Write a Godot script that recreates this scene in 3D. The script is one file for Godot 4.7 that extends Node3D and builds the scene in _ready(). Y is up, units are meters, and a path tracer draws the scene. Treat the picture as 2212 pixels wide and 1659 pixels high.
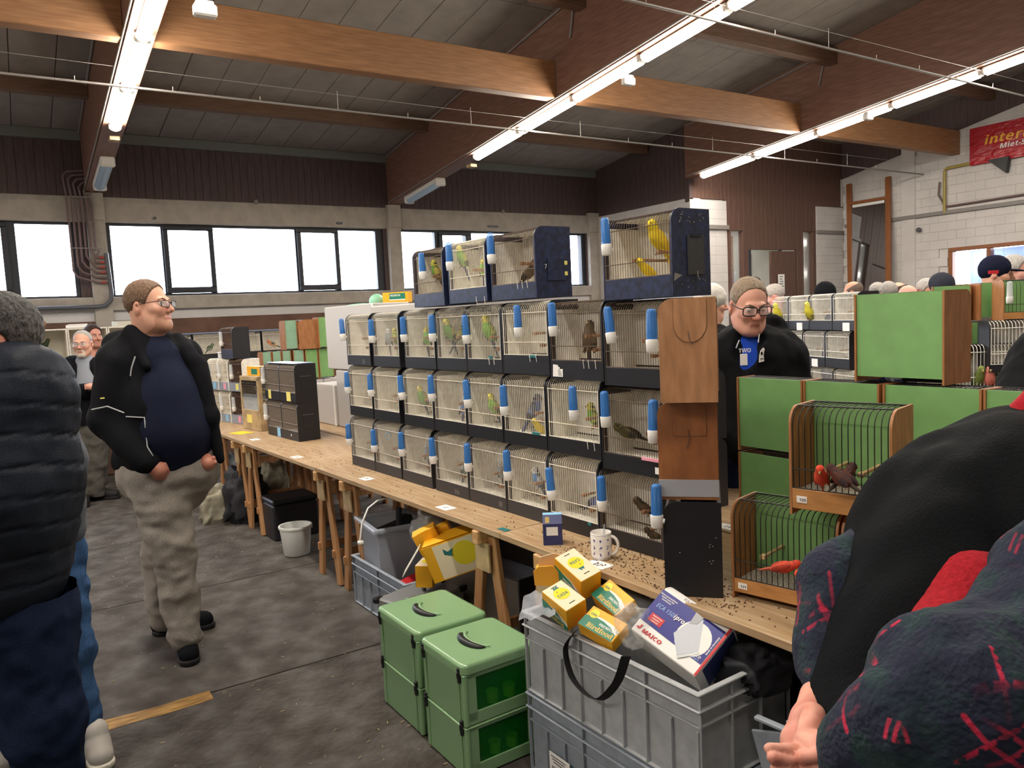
extends Node3D

# ---------- mesh builder: every shape below is written triangle by triangle ----------
class MB:
	var v := PackedVector3Array()
	var n := PackedVector3Array()
	var t := PackedVector2Array()
	var c := PackedColorArray()
	var col := Color.WHITE

	func tri(a: Vector3, b: Vector3, d: Vector3, na: Vector3, nb: Vector3, nd: Vector3, ua := Vector2.ZERO, ub := Vector2.ZERO, ud := Vector2.ZERO) -> void:
		v.append(a); n.append(na); t.append(ua); c.append(col)
		if (b - a).cross(d - a).dot(na + nb + nd) > 0.0:
			v.append(d); v.append(b); n.append(nd); n.append(nb); t.append(ud); t.append(ub)
		else:
			v.append(b); v.append(d); n.append(nb); n.append(nd); t.append(ub); t.append(ud)
		c.append(col); c.append(col)

	func quad(a: Vector3, b: Vector3, d: Vector3, e: Vector3, nn: Vector3, u := [Vector2(0, 1), Vector2(1, 1), Vector2(1, 0), Vector2(0, 0)]) -> void:
		tri(a, b, d, nn, nn, nn, u[0], u[1], u[2])
		tri(a, d, e, nn, nn, nn, u[0], u[2], u[3])

	func box(tr: Transform3D, s: Vector3, bev := 0.0) -> MB:
		var h := s * 0.5
		bev = minf(bev, minf(h.x, minf(h.y, h.z)) * 0.9)
		for a in 3:
			var b := (a + 1) % 3
			var g := (a + 2) % 3
			for sa in [-1.0, 1.0]:
				var q := []
				for w in [[-1.0, -1.0], [1.0, -1.0], [1.0, 1.0], [-1.0, 1.0]]:
					var p := Vector3.ZERO
					p[a] = h[a] * sa; p[b] = (h[b] - bev) * w[0]; p[g] = (h[g] - bev) * w[1]
					q.append(tr * p)
				var nn := Vector3.ZERO
				nn[a] = sa
				quad(q[0], q[1], q[2], q[3], (tr.basis * nn).normalized())
				if bev > 0.0:
					for sb in [-1.0, 1.0]:
						var e := []
						for w in [[0, -1.0], [0, 1.0], [1, 1.0], [1, -1.0]]:
							var p := Vector3.ZERO
							p[a] = (h[a] - (bev if w[0] else 0.0)) * sa
							p[b] = (h[b] - (0.0 if w[0] else bev)) * sb
							p[g] = (h[g] - bev) * w[1]
							e.append(tr * p)
						var en := Vector3.ZERO
						en[a] = sa; en[b] = sb
						quad(e[0], e[1], e[2], e[3], (tr.basis * en).normalized())
		if bev > 0.0:
			for k in 8:
				var sg := Vector3(1 if k & 1 else -1, 1 if k & 2 else -1, 1 if k & 4 else -1)
				var w := h - Vector3.ONE * bev
				var nn := (tr.basis * sg).normalized()
				tri(tr * (sg * Vector3(h.x, w.y, w.z)), tr * (sg * Vector3(w.x, h.y, w.z)), tr * (sg * Vector3(w.x, w.y, h.z)), nn, nn, nn)
		return self

	func bx(at: Vector3, s: Vector3, bev := 0.0) -> MB:
		return box(Transform3D(Basis(), at), s, bev)

	# a bar of rectangular section between two points
	func bar(a: Vector3, b: Vector3, w: float, d: float, side := Vector3.RIGHT, bev := 0.0) -> MB:
		var y := (b - a).normalized()
		var z := side.cross(y).normalized()
		return box(Transform3D(Basis(y.cross(z), y, z), (a + b) * 0.5), Vector3(w, a.distance_to(b), d), bev)

	# rows of points joined into a skin; wrap closes each row
	func grid(g: Array, wrap := true, cap := true, flip := false) -> MB:
		var rows := g.size()
		var m: int = g[0].size()
		var nr := []
		for i in rows:
			var r := PackedVector3Array()
			for j in m:
				var a: Vector3 = g[i][(j + 1) % m if wrap else mini(j + 1, m - 1)] - g[i][(j + m - 1) % m if wrap else maxi(j - 1, 0)]
				var b: Vector3 = g[mini(i + 1, rows - 1)][j] - g[maxi(i - 1, 0)][j]
				var k := a.cross(b)
				if k.length_squared() < 1e-16:
					k = g[i][j] - g[clampi(i, 1, maxi(rows - 2, 1))][j]
				r.append(k.normalized() * (-1.0 if flip else 1.0))
			nr.append(r)
		for i in rows - 1:
			for j in (m if wrap else m - 1):
				var k := (j + 1) % m
				var u0 := float(j) / m
				var u1 := float(j + 1) / m
				var v0 := float(i) / (rows - 1)
				var v1 := float(i + 1) / (rows - 1)
				tri(g[i][j], g[i][k], g[i + 1][k], nr[i][j], nr[i][k], nr[i + 1][k], Vector2(u0, v0), Vector2(u1, v0), Vector2(u1, v1))
				tri(g[i][j], g[i + 1][k], g[i + 1][j], nr[i][j], nr[i + 1][k], nr[i + 1][j], Vector2(u0, v0), Vector2(u1, v1), Vector2(u0, v1))
		if wrap and cap:
			for e in [0, rows - 1]:
				var mid := Vector3.ZERO
				for p in g[e]:
					mid += p
				mid /= m
				var o := Vector3.ZERO
				for p in g[1 if e == 0 else rows - 2]:
					o += p
				var nn := (mid - o / m).normalized()
				for j in m:
					tri(mid, g[e][j], g[e][(j + 1) % m], nn, nn, nn)
		return self

	func tube(p: Array, r, sides := 6, closed := false, cap := true) -> MB:
		var g := []
		var m := p.size()
		var up := Vector3.UP
		for i in m + (1 if closed else 0):
			var k := i % m
			var d: Vector3 = (p[(k + 1) % m] if closed or k < m - 1 else p[k]) - (p[(k + m - 1) % m] if closed or k > 0 else p[k])
			d = d.normalized()
			if i == 0 and absf(d.dot(up)) > 0.9:
				up = Vector3.RIGHT
			var x := up.cross(d).normalized()
			up = d.cross(x).normalized()
			var rr: float = r[k] if r is Array else r
			var row := PackedVector3Array()
			for s in sides:
				var a := TAU * s / sides
				row.append(p[k] + (x * cos(a) + up * sin(a)) * rr)
			g.append(row)
		return grid(g, true, cap and not closed)

	# profile of (radius, height) turned about y; sharp corners stay sharp
	func lathe(pr: Array, sides := 16, tr := Transform3D(), sx := 1.0) -> MB:
		var sn := []
		for i in pr.size() - 1:
			var d: Vector2 = pr[i + 1] - pr[i]
			sn.append(Vector2(d.y, -d.x).normalized())
		for i in pr.size() - 1:
			var n0: Vector2 = sn[i]
			var n1: Vector2 = sn[i]
			if i > 0 and sn[i - 1].dot(sn[i]) > 0.6:
				n0 = (sn[i - 1] + sn[i]).normalized()
			if i < sn.size() - 1 and sn[i + 1].dot(sn[i]) > 0.6:
				n1 = (sn[i + 1] + sn[i]).normalized()
			for s in sides:
				var q := []
				for w in [[0, s], [0, s + 1], [1, s + 1], [1, s]]:
					var a: float = TAU * w[1] / sides
					var pp: Vector2 = pr[i + w[0]]
					var nn: Vector2 = n1 if w[0] else n0
					q.append([tr * Vector3(cos(a) * pp.x * sx, pp.y, sin(a) * pp.x), (tr.basis * Vector3(cos(a) * nn.x, nn.y, sin(a) * nn.x)).normalized()])
				if pr[i].x > 0.0:
					tri(q[0][0], q[1][0], q[2][0], q[0][1], q[1][1], q[2][1])
				if pr[i + 1].x > 0.0:
					tri(q[0][0], q[2][0], q[3][0], q[0][1], q[2][1], q[3][1])
		return self

	# outline in the xy plane given depth along z (centred)
	func ext(poly: PackedVector2Array, depth: float, tr := Transform3D(), smooth := true) -> MB:
		var idx := Geometry2D.triangulate_polygon(poly)
		var lo := poly[0]
		var hi := poly[0]
		for p in poly:
			lo = lo.min(p); hi = hi.max(p)
		var sc := hi - lo
		for s in [-1.0, 1.0]:
			var nn: Vector3 = (tr.basis * Vector3(0, 0, s)).normalized()
			for k in range(0, idx.size(), 3):
				var q := []
				for e in 3:
					var p := poly[idx[k + e]]
					q.append([tr * Vector3(p.x, p.y, s * depth * 0.5), Vector2((p.x - lo.x) / sc.x, (hi.y - p.y) / sc.y)])
				tri(q[0][0], q[1][0], q[2][0], nn, nn, nn, q[0][1], q[1][1], q[2][1])
		var m := poly.size()
		var turn := -1.0 if Geometry2D.is_polygon_clockwise(poly) else 1.0
		var en := []
		for i in m:
			var d := (poly[(i + 1) % m] - poly[i]).normalized()
			en.append(Vector2(d.y, -d.x) * turn)
		for i in m:
			var a := poly[i]
			var b := poly[(i + 1) % m]
			var na: Vector2 = en[i]
			var nb: Vector2 = en[i]
			if smooth and en[(i + m - 1) % m].dot(en[i]) > 0.7:
				na = (en[(i + m - 1) % m] + en[i]).normalized()
			if smooth and en[(i + 1) % m].dot(en[i]) > 0.7:
				nb = (en[(i + 1) % m] + en[i]).normalized()
			var z := depth * 0.5
			var ma := (tr.basis * Vector3(na.x, na.y, 0)).normalized()
			var mc := (tr.basis * Vector3(nb.x, nb.y, 0)).normalized()
			tri(tr * Vector3(a.x, a.y, -z), tr * Vector3(b.x, b.y, -z), tr * Vector3(b.x, b.y, z), ma, mc, mc)
			tri(tr * Vector3(a.x, a.y, -z), tr * Vector3(b.x, b.y, z), tr * Vector3(a.x, a.y, z), ma, mc, ma)
		return self

	func ball(at: Vector3, r: Vector3, b := Basis(), rows := 8, sides := 12) -> MB:
		var g := []
		for i in rows + 1:
			var row := PackedVector3Array()
			var p := PI * i / rows
			for j in sides:
				var a := TAU * j / sides
				row.append(at + b * (r * Vector3(sin(p) * cos(a), cos(p), sin(p) * sin(a))))
			g.append(row)
		return grid(g, true, false)

	func add(o: MB, tr: Transform3D) -> MB:
		for i in o.v.size():
			v.append(tr * o.v[i]); n.append((tr.basis * o.n[i]).normalized())
		t.append_array(o.t); c.append_array(o.c)
		return self

	func mesh() -> ArrayMesh:
		var a := []
		a.resize(Mesh.ARRAY_MAX)
		a[Mesh.ARRAY_VERTEX] = v; a[Mesh.ARRAY_NORMAL] = n; a[Mesh.ARRAY_TEX_UV] = t; a[Mesh.ARRAY_COLOR] = c
		var m := ArrayMesh.new()
		m.add_surface_from_arrays(Mesh.PRIMITIVE_TRIANGLES, a)
		return m

# ---------- a distance field on a grid, meshed as surface nets: bodies and clothes ----------
class SDF:
	var o: Vector3
	var h: float
	var nx: int
	var ny: int
	var nz: int
	var f := PackedFloat32Array()

	func _init(lo: Vector3, hi: Vector3, cell: float) -> void:
		o = lo; h = cell
		nx = int((hi.x - lo.x) / cell) + 2
		ny = int((hi.y - lo.y) / cell) + 2
		nz = int((hi.z - lo.z) / cell) + 2
		f.resize(nx * ny * nz)
		f.fill(1.0)

	func span(lo: Vector3, hi: Vector3) -> Array:
		var a := (lo - o) / h
		var b := (hi - o) / h
		return [maxi(0, int(a.x)), mini(nx, int(b.x) + 2), maxi(0, int(a.y)), mini(ny, int(b.y) + 2), maxi(0, int(a.z)), mini(nz, int(b.z) + 2)]

	# round cone from a to b; fd and fs flatten it across fd
	func bone(a: Vector3, b: Vector3, ra: float, rb: float, k := 0.03, fd := Vector3.ZERO, fs := 1.0, carve := false) -> SDF:
		var m := Vector3.ONE * (maxf(ra, rb) + k + 2.0 * h)
		var s := span(a.min(b) - m, a.max(b) + m)
		if fs != 1.0:
			fd = fd.normalized()
		var e := fs - 1.0
		var ab := b - a
		ab += fd * (ab.dot(fd) * e)
		var inv := 1.0 / maxf(ab.length_squared(), 1e-9)
		var dr := rb - ra
		for z in range(s[4], s[5]):
			for y in range(s[2], s[3]):
				var i: int = (z * ny + y) * nx + s[0]
				var p := o + Vector3(s[0], y, z) * h - a
				for x in range(s[0], s[1]):
					var q := p + fd * (p.dot(fd) * e)
					var u := clampf(q.dot(ab) * inv, 0.0, 1.0)
					var d := (q - ab * u).length() - ra - dr * u
					var w := f[i]
					if carve:
						var g := maxf(k - absf(w + d), 0.0)
						f[i] = maxf(w, -d) + g * g * 0.25 / k
					else:
						var g := maxf(k - absf(w - d), 0.0)
						f[i] = minf(w, d) - g * g * 0.25 / k
					i += 1
					p.x += h
		return self

	func ell(at: Vector3, r: Vector3, k := 0.02, b := Basis()) -> SDF:
		var m := Vector3.ONE * (maxf(r.x, maxf(r.y, r.z)) + k + 2.0 * h)
		var s := span(at - m, at + m)
		var inv := b.inverse()
		for z in range(s[4], s[5]):
			for y in range(s[2], s[3]):
				var i: int = (z * ny + y) * nx + s[0]
				for x in range(s[0], s[1]):
					var q := inv * (o + Vector3(x, y, z) * h - at) / r
					var l := q.length()
					var d := l * (l - 1.0) / maxf((q / r).length(), 1e-6)
					var w := f[i]
					var g := maxf(k - absf(w - d), 0.0)
					f[i] = minf(w, d) - g * g * 0.25 / k
					i += 1
		return self

	# keeps what lies behind the plane
	func clip(at: Vector3, nn: Vector3, r := 9.0) -> SDF:
		nn = nn.normalized()
		var s := span(at - Vector3.ONE * r, at + Vector3.ONE * r)
		for z in range(s[4], s[5]):
			for y in range(s[2], s[3]):
				var i: int = (z * ny + y) * nx + s[0]
				var d := (o + Vector3(s[0], y, z) * h - at).dot(nn)
				for x in range(s[0], s[1]):
					if d > f[i]:
						f[i] = d
					i += 1
					d += nn.x * h
		return self

	func rough(noise: FastNoiseLite, amp: float, st := Vector3.ONE) -> SDF:
		var i := 0
		for z in nz:
			for y in ny:
				for x in nx:
					if absf(f[i]) < 4.0 * h:
						f[i] += amp * noise.get_noise_3dv((o + Vector3(x, y, z) * h) * st)
					i += 1
		return self

	func mesh(mb: MB) -> MB:
		var id := PackedInt32Array()
		id.resize(nx * ny * nz)
		id.fill(-1)
		var P := PackedVector3Array()
		var N := PackedVector3Array()
		var sy := nx
		var sz := nx * ny
		var off := [0, 1, sy, sy + 1, sz, sz + 1, sz + sy, sz + sy + 1]
		var far := 4.0 * h
		for z in nz - 1:
			for y in ny - 1:
				var i := (z * ny + y) * nx
				for x in nx - 1:
					var f0 := f[i]
					if f0 < far and f0 > -far:
						var g := [f0, f[i + 1], f[i + sy], f[i + sy + 1], f[i + sz], f[i + sz + 1], f[i + sz + sy], f[i + sz + sy + 1]]
						var cnt := 0
						for e in 8:
							if g[e] < 0.0:
								cnt += 1
						if cnt > 0 and cnt < 8:
							var sum := Vector3.ZERO
							var m := 0
							for e in [[0, 1], [2, 3], [4, 5], [6, 7], [0, 2], [1, 3], [4, 6], [5, 7], [0, 4], [1, 5], [2, 6], [3, 7]]:
								var a: float = g[e[0]]
								var b: float = g[e[1]]
								if (a < 0.0) != (b < 0.0):
									var u := a / (a - b)
									var c0 := Vector3(e[0] & 1, (e[0] >> 1) & 1, e[0] >> 2)
									var c1 := Vector3(e[1] & 1, (e[1] >> 1) & 1, e[1] >> 2)
									sum += c0.lerp(c1, u)
									m += 1
							id[i] = P.size()
							var p := o + (Vector3(x, y, z) + sum / m) * h
							var nn := Vector3(g[1] + g[3] + g[5] + g[7] - g[0] - g[2] - g[4] - g[6], g[2] + g[3] + g[6] + g[7] - g[0] - g[1] - g[4] - g[5], g[4] + g[5] + g[6] + g[7] - g[0] - g[1] - g[2] - g[3]).normalized()
							P.append(p); N.append(nn)
					i += 1
		for z in range(1, nz - 1):
			for y in range(1, ny - 1):
				var i := (z * ny + y) * nx + 1
				for x in range(1, nx - 1):
					if id[i] >= 0:
						var neg := f[i] < 0.0
						for e in [[1, sy, sz], [sy, sz, 1], [sz, 1, sy]]:
							if (f[i + e[0]] < 0.0) != neg:
								var a := id[i]
								var b := id[i - e[1]]
								var d := id[i - e[1] - e[2]]
								var g := id[i - e[2]]
								if b >= 0 and d >= 0 and g >= 0:
									for w in [[a, b, d], [a, d, g]]:
										mb.tri(P[w[0]], P[w[1]], P[w[2]], N[w[0]], N[w[1]], N[w[2]])
					i += 1
		return mb

# ---------- naming ----------
var used := {}
var M := {}
var rng := RandomNumberGenerator.new()

func put(o: Node3D, called: String, parent: Node) -> Node3D:
	if parent == self:
		var k: int = used.get(called, 0)
		used[called] = k + 1
		o.name = called if k == 0 else "%s_%03d" % [called, k]
		add_child(o)
	else:
		o.name = called
		parent.add_child(o, true)
	return o

func tag(o: Node, label: String, category: String, group := "") -> Node:
	o.set_meta("label", label)
	o.set_meta("category", category)
	if group:
		o.set_meta("group", group)
	return o

func thing(called: String, label: String, category: String, at := Vector3.ZERO, turn := 0.0, group := "") -> Node3D:
	var o := Node3D.new()
	put(o, called, self)
	o.position = at
	o.rotation.y = turn
	tag(o, label, category, group)
	return o

func part(called: String, shape, m: Material, parent: Node, at := Transform3D()) -> MeshInstance3D:
	var o := MeshInstance3D.new()
	o.mesh = shape.mesh() if shape is MB else shape
	o.material_override = m
	o.transform = at
	put(o, called, parent)
	return o

func solo(called: String, label: String, category: String, shape, m: Material, at := Transform3D(), group := "") -> MeshInstance3D:
	var o := part(called, shape, m, self, at)
	tag(o, label, category, group)
	return o

func struct(called: String, shape, m: Material) -> MeshInstance3D:
	var o := part(called, shape, m, self)
	o.set_meta("kind", "structure")
	return o

func stuff(o: Node) -> Node:
	o.set_meta("kind", "stuff")
	return o

func copy(src: Node3D, at: Vector3, turn: float, label := "", group := "") -> Node3D:
	var o: Node3D = src.duplicate()
	put(o, String(src.name).rstrip("0123456789").trim_suffix("_"), self)
	o.position = at
	o.rotation.y = turn
	if label:
		o.set_meta("label", label)
	if group:
		o.set_meta("group", group)
	return o

func V(x: float, y: float, z: float) -> Vector3:
	return Vector3(x, y, z)

func at3(x: float, y: float, z: float, yaw := 0.0) -> Transform3D:
	return Transform3D(Basis(Vector3.UP, yaw), Vector3(x, y, z))

# lettering: a thin text mesh in the xy plane of tr, s = capital height in metres, centred on the origin
func words(text: String, s: float, m: Material, parent: Node, tr: Transform3D, font := "Droid Sans", bold := false, slant := 0.0, wide := 1.0) -> MeshInstance3D:
	var f := SystemFont.new()
	f.font_names = PackedStringArray([font])
	f.font_weight = 700 if bold else 400
	var t := TextMesh.new()
	t.text = text
	t.font = f
	t.font_size = 32
	t.pixel_size = s / 23.0
	t.depth = s * 0.02
	t.curve_step = 3.0
	t.material = m
	return part("lettering", t, m, parent, tr * Transform3D(Basis(Vector3(wide, 0, 0), Vector3(slant, 1, 0), Vector3(0, 0, 1)), Vector3.ZERO))

# ---------- materials ----------
func mat(name: String, col: Color, rough := 0.6, metal := 0.0) -> StandardMaterial3D:
	var m := StandardMaterial3D.new()
	m.resource_name = name
	m.albedo_color = col
	m.roughness = rough
	m.metallic = metal
	M[name] = m
	return m

func hexmat(name: String, hex: String, rough := 0.6, metal := 0.0) -> StandardMaterial3D:
	return mat(name, Color(hex), rough, metal)

func noise_tex(freq: float, lo: Color, hi: Color, oct := 4, sd := 1, kind := FastNoiseLite.TYPE_SIMPLEX_SMOOTH, size := 256) -> NoiseTexture2D:
	var f := FastNoiseLite.new()
	f.noise_type = kind
	f.frequency = freq
	f.fractal_octaves = oct
	f.seed = sd
	var t := NoiseTexture2D.new()
	t.width = size
	t.height = size
	t.seamless = true
	t.noise = f
	var g := Gradient.new()
	g.set_color(0, lo)
	g.set_color(1, hi)
	t.color_ramp = g
	return t

func bump_tex(freq: float, strength: float, oct := 3, sd := 5, kind := FastNoiseLite.TYPE_SIMPLEX_SMOOTH) -> NoiseTexture2D:
	var f := FastNoiseLite.new()
	f.noise_type = kind
	f.frequency = freq
	f.fractal_octaves = oct
	f.seed = sd
	var t := NoiseTexture2D.new()
	t.width = 256
	t.height = 256
	t.seamless = true
	t.noise = f
	t.as_normal_map = true
	t.bump_strength = strength
	return t

func grain(m: StandardMaterial3D, t: Texture2D, sc: Vector3, world := false) -> StandardMaterial3D:
	m.albedo_texture = t
	m.uv1_triplanar = true
	m.uv1_world_triplanar = world
	m.uv1_scale = sc
	m.uv1_triplanar_sharpness = 4.0
	return m

func relief(m: StandardMaterial3D, t: Texture2D, k := 1.0) -> StandardMaterial3D:
	m.normal_enabled = true
	m.normal_texture = t
	m.normal_scale = k
	return m

func _ready() -> void:
	# camera
	var cam := Camera3D.new()
	cam.name = "camera"
	cam.fov = 53.1025
	cam.near = 0.05
	cam.far = 200.0
	cam.transform = Transform3D(Basis(V(0.838073, -0.048014, 0.543442), V(0.087683, 0.995024, -0.047309), V(-0.538466, 0.087299, 0.838113)), V(0, 1.65, 0))
	add_child(cam)
	cam.current = true
	# overcast sky behind the windows, exposure
	var sm := ProceduralSkyMaterial.new()
	sm.sky_top_color = Color(0.80, 0.86, 0.95)
	sm.sky_horizon_color = Color(0.93, 0.96, 1.0)
	sm.ground_horizon_color = Color(0.80, 0.82, 0.84)
	sm.ground_bottom_color = Color(0.45, 0.45, 0.44)
	sm.sky_energy_multiplier = 3.0
	var sky := Sky.new()
	sky.sky_material = sm
	var env := Environment.new()
	env.background_mode = Environment.BG_SKY
	env.sky = sky
	env.ambient_light_source = Environment.AMBIENT_SOURCE_SKY
	env.tonemap_mode = Environment.TONE_MAPPER_LINEAR
	env.tonemap_exposure = 1.6
	env.sdfgi_enabled = true
	env.ssao_enabled = true
	env.ssil_enabled = true
	var we := WorldEnvironment.new()
	we.name = "surroundings"
	we.environment = env
	add_child(we)
	rng.seed = 7
	materials()
	lamps()
	hall()
	roof()
	end_wall()
	tables()
	stack()
	right_cages()
	far_cages()
	under_table()
	hall_details()
	people()
	crowd()
	for o in find_children("*", "GeometryInstance3D", true, false):
		o.cast_shadow = GeometryInstance3D.SHADOW_CASTING_SETTING_ON

# ---------- lamps: rows of fluorescent fittings under the main beams ----------
const BEAMS := [-3.0, 1.0, 5.05, 9.05]
const LAMP_EMIT := 10.0
const LAMP_LIGHT := 1.5
const LAMP_SIDE := 0.42

func lamp_y(z: float) -> float:
	return 3.625 + 0.094 * (z + 8.45)

func lamps() -> void:
	var tr := MB.new()
	tr.box(Transform3D(Basis(), V(0, 0.055, 0)), V(0.075, 0.03, 1.0), 0.008)
	var df := MB.new()
	var pr := PackedVector2Array()
	for i in 15:
		var a := PI - 0.75 + (PI + 1.5) * i / 14.0
		pr.append(Vector2(cos(a) * 0.052, sin(a) * 0.042 + 0.022))
	df.ext(pr, 0.95)
	var cp := MB.new()
	cp.box(Transform3D(Basis(), V(0, 0.026, 0)), V(0.11, 0.06, 0.034), 0.012)
	var mt := tr.mesh()
	var md := df.mesh()
	var mc := cp.mesh()
	for b in BEAMS.size():
		for k in 13:
			var z := -7.93 + 1.02 * k
			if z > 3.6:
				continue
			var near: String = ["in the leftmost row", "in the row over the aisle", "in the row over the cage stack", "in the row before the red banner"][b]
			var t := thing("ceiling_light", "lit fluorescent fitting %s, %s from the window wall" % [near, ordinal(k)], "ceiling light", V(BEAMS[b], lamp_y(z), z), 0.0, "fluorescent fittings in rows under the beams")
			t.rotation.x = -atan(0.094)
			part("housing", mt, M.lampwhite, t)
			part("lamp_diffuser", md, M.tube, t)
			for s in [-0.49, 0.49]:
				part("end_cap", mc, M.lampcap, t, at3(0, 0, s))
			# the round diffuser shines down and to both sides
			for q in [[V(0, -1, 0), V(0, -0.03, 0), LAMP_LIGHT], [V(0.94, 0.34, 0), V(0.062, 0.022, 0), LAMP_SIDE], [V(-0.94, 0.34, 0), V(-0.062, 0.022, 0), LAMP_SIDE]]:
				var l := AreaLight3D.new()
				l.name = "lamp_light"
				l.area_size = Vector2(0.95, 0.09)
				l.light_color = Color(1.0, 0.96, 0.9)
				l.light_energy = q[2]
				l.area_range = 30.0
				l.shadow_enabled = true
				var zz: Vector3 = -q[0]
				l.transform = Transform3D(Basis(V(0, 0, 1), zz.cross(V(0, 0, 1)), zz), q[1])
				t.add_child(l, true)

func ordinal(k: int) -> String:
	return ["first", "second", "third", "fourth", "fifth", "sixth", "seventh", "eighth", "ninth", "tenth", "eleventh", "twelfth", "thirteenth", "fourteenth"][k]

func materials() -> void:
	var t_wood := noise_tex(0.02, Color(0.8, 0.77, 0.74), Color.WHITE, 4, 3)
	var t_mott := noise_tex(0.012, Color(0.72, 0.72, 0.72), Color.WHITE, 5, 8)
	var t_soft := noise_tex(0.02, Color(0.88, 0.88, 0.88), Color.WHITE, 5, 17)
	var t_fine := noise_tex(0.08, Color(0.8, 0.8, 0.8), Color.WHITE, 3, 12)
	var t_knot := noise_tex(0.015, Color(0.86, 0.78, 0.68), Color.WHITE, 5, 21)
	var t_dirt := noise_tex(0.02, Color(0.55, 0.5, 0.46), Color(1, 1, 1), 6, 33)
	var b_cloth := bump_tex(0.12, 2.0, 3, 5)
	var b_fold := bump_tex(0.012, 6.0, 3, 9)
	# lamps
	var tube := hexmat("tube", "ffffff", 0.4)
	tube.emission_enabled = true
	tube.emission = Color(1.0, 0.97, 0.92)
	tube.emission_energy_multiplier = LAMP_EMIT
	hexmat("lampwhite", "d8d6d0", 0.5)
	hexmat("lampcap", "e6e4dc", 0.5)
	hexmat("lampoff", "a9c4dc", 0.25)
	# shell
	grain(hexmat("carpet", "625f5c", 0.95), t_dirt, V(0.9, 0.9, 0.9), true)
	relief(M.carpet, bump_tex(0.1, 3.0), 0.6)
	grain(hexmat("carpet2", "666360", 0.95), t_dirt, V(0.8, 0.8, 0.7), true)
	grain(hexmat("concrete", "b6ada1", 0.85), t_soft, V(0.8, 0.8, 0.8), true)
	grain(hexmat("whitewall", "d6d2cf", 0.8), noise_tex(0.01, Color(0.93, 0.93, 0.93), Color.WHITE), V(0.5, 0.5, 0.5), true)
	grain(hexmat("darkboard", "5c4c4b", 0.7), t_wood, V(6, 0.5, 6), true)
	grain(hexmat("brownboard", "6c5147", 0.65), t_wood, V(6, 0.5, 6), true)
	grain(hexmat("skirtboard", "7d5a48", 0.7), t_mott, V(0.7, 0.7, 0.7), true)
	grain(hexmat("ceilpanel", "948b83", 0.85), t_soft, V(0.6, 0.6, 0.6), true)
	hexmat("eaves", "727570", 0.85)
	grain(hexmat("beam", "8e6a5b", 0.55), t_wood, V(6, 6, 0.5), true)
	grain(hexmat("purlin", "aa7d56", 0.55), t_wood, V(0.5, 7, 7), true)
	grain(hexmat("slimpurlin", "7c614e", 0.6), t_wood, V(0.5, 7, 7), true)
	hexmat("frame", "23262e", 0.45)
	var g := hexmat("pane", "f4f8ff", 0.08)
	g.transparency = BaseMaterial3D.TRANSPARENCY_ALPHA
	g.albedo_color.a = 0.08
	hexmat("conduit", "85807c", 0.5)
	hexmat("conduit_brown", "6f5a58", 0.5)
	hexmat("pipe_grey", "55565c", 0.4)
	hexmat("gas", "a3924a", 0.45)
	hexmat("tag_red", "a8483c", 0.6)
	hexmat("steelwire", "b8b4ae", 0.4, 0.6)
	# wood
	grain(hexmat("pine", "b9a283", 0.6), t_knot, V(9, 9, 0.8))
	grain(hexmat("pinex", "d3ad7c", 0.6), t_knot, V(0.9, 8, 8))
	grain(hexmat("piney", "c0946a", 0.6), t_knot, V(8, 0.8, 8))
	grain(hexmat("plywood", "d8bb8e", 0.6), t_mott, V(2, 2, 2))
	grain(hexmat("veneer", "ca966c", 0.5), t_wood, V(5, 1.2, 5))
	grain(hexmat("veneer2", "ba7848", 0.45), t_mott, V(3, 1.2, 3))
	grain(hexmat("orangewood", "cf9558", 0.45), t_wood, V(1.5, 6, 6))
	grain(hexmat("sidewood", "b47b4c", 0.5), t_wood, V(6, 1.2, 6))
	grain(hexmat("mirrorwood", "9c6136", 0.45), t_wood, V(8, 0.6, 8))
	grain(hexmat("cardboard", "9a6b42", 0.75), t_mott, V(2, 2, 2))
	# cages
	grain(hexmat("black", "222227", 0.42), t_fine, V(3, 3, 3))
	grain(hexmat("navy", "2c3a66", 0.4), t_dirt, V(5, 5, 5))
	grain(hexmat("charcoal", "3b3a3d", 0.5), t_fine, V(3, 3, 3))
	grain(hexmat("cream", "fbf6ea", 0.7), t_soft, V(4, 4, 4))
	grain(hexmat("white_lining", "ece8df", 0.6), t_mott, V(3, 3, 3))
	hexmat("creamwire", "e9e1d1", 0.5)
	hexmat("greywire", "d0cabf", 0.45)
	hexmat("brownwire", "5a4636", 0.4)
	hexmat("blackwire", "141414", 0.4)
	hexmat("dustwire", "8f857a", 0.5)
	hexmat("whitewire", "efece4", 0.5)
	grain(hexmat("perch", "a97e5a", 0.7), t_wood, V(8, 8, 8))
	grain(hexmat("perchpale", "cfb384", 0.7), t_wood, V(8, 8, 8))
	grain(hexmat("green", "80b06c", 0.55), noise_tex(0.02, Color(0.93, 0.93, 0.93), Color.WHITE), V(2, 2, 2))
	grain(hexmat("mint", "8fb79a", 0.55), noise_tex(0.02, Color(0.93, 0.93, 0.93), Color.WHITE), V(2, 2, 2))
	grain(hexmat("sand", "d8d2c2", 0.9), noise_tex(0.2, Color(0.35, 0.3, 0.28), Color.WHITE, 2, 4), V(3, 3, 3))
	var b := hexmat("bluecup", "3f80cc", 0.18)
	b.transparency = BaseMaterial3D.TRANSPARENCY_ALPHA
	b.albedo_color.a = 0.78
	b.roughness = 0.3
	hexmat("bluewater", "1f4fa6", 0.3)
	var cc := hexmat("clearcup", "dfe4e6", 0.3)
	cc.transparency = BaseMaterial3D.TRANSPARENCY_ALPHA
	cc.albedo_color.a = 0.45
	hexmat("whiteplastic", "f0eeea", 0.35)
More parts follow.
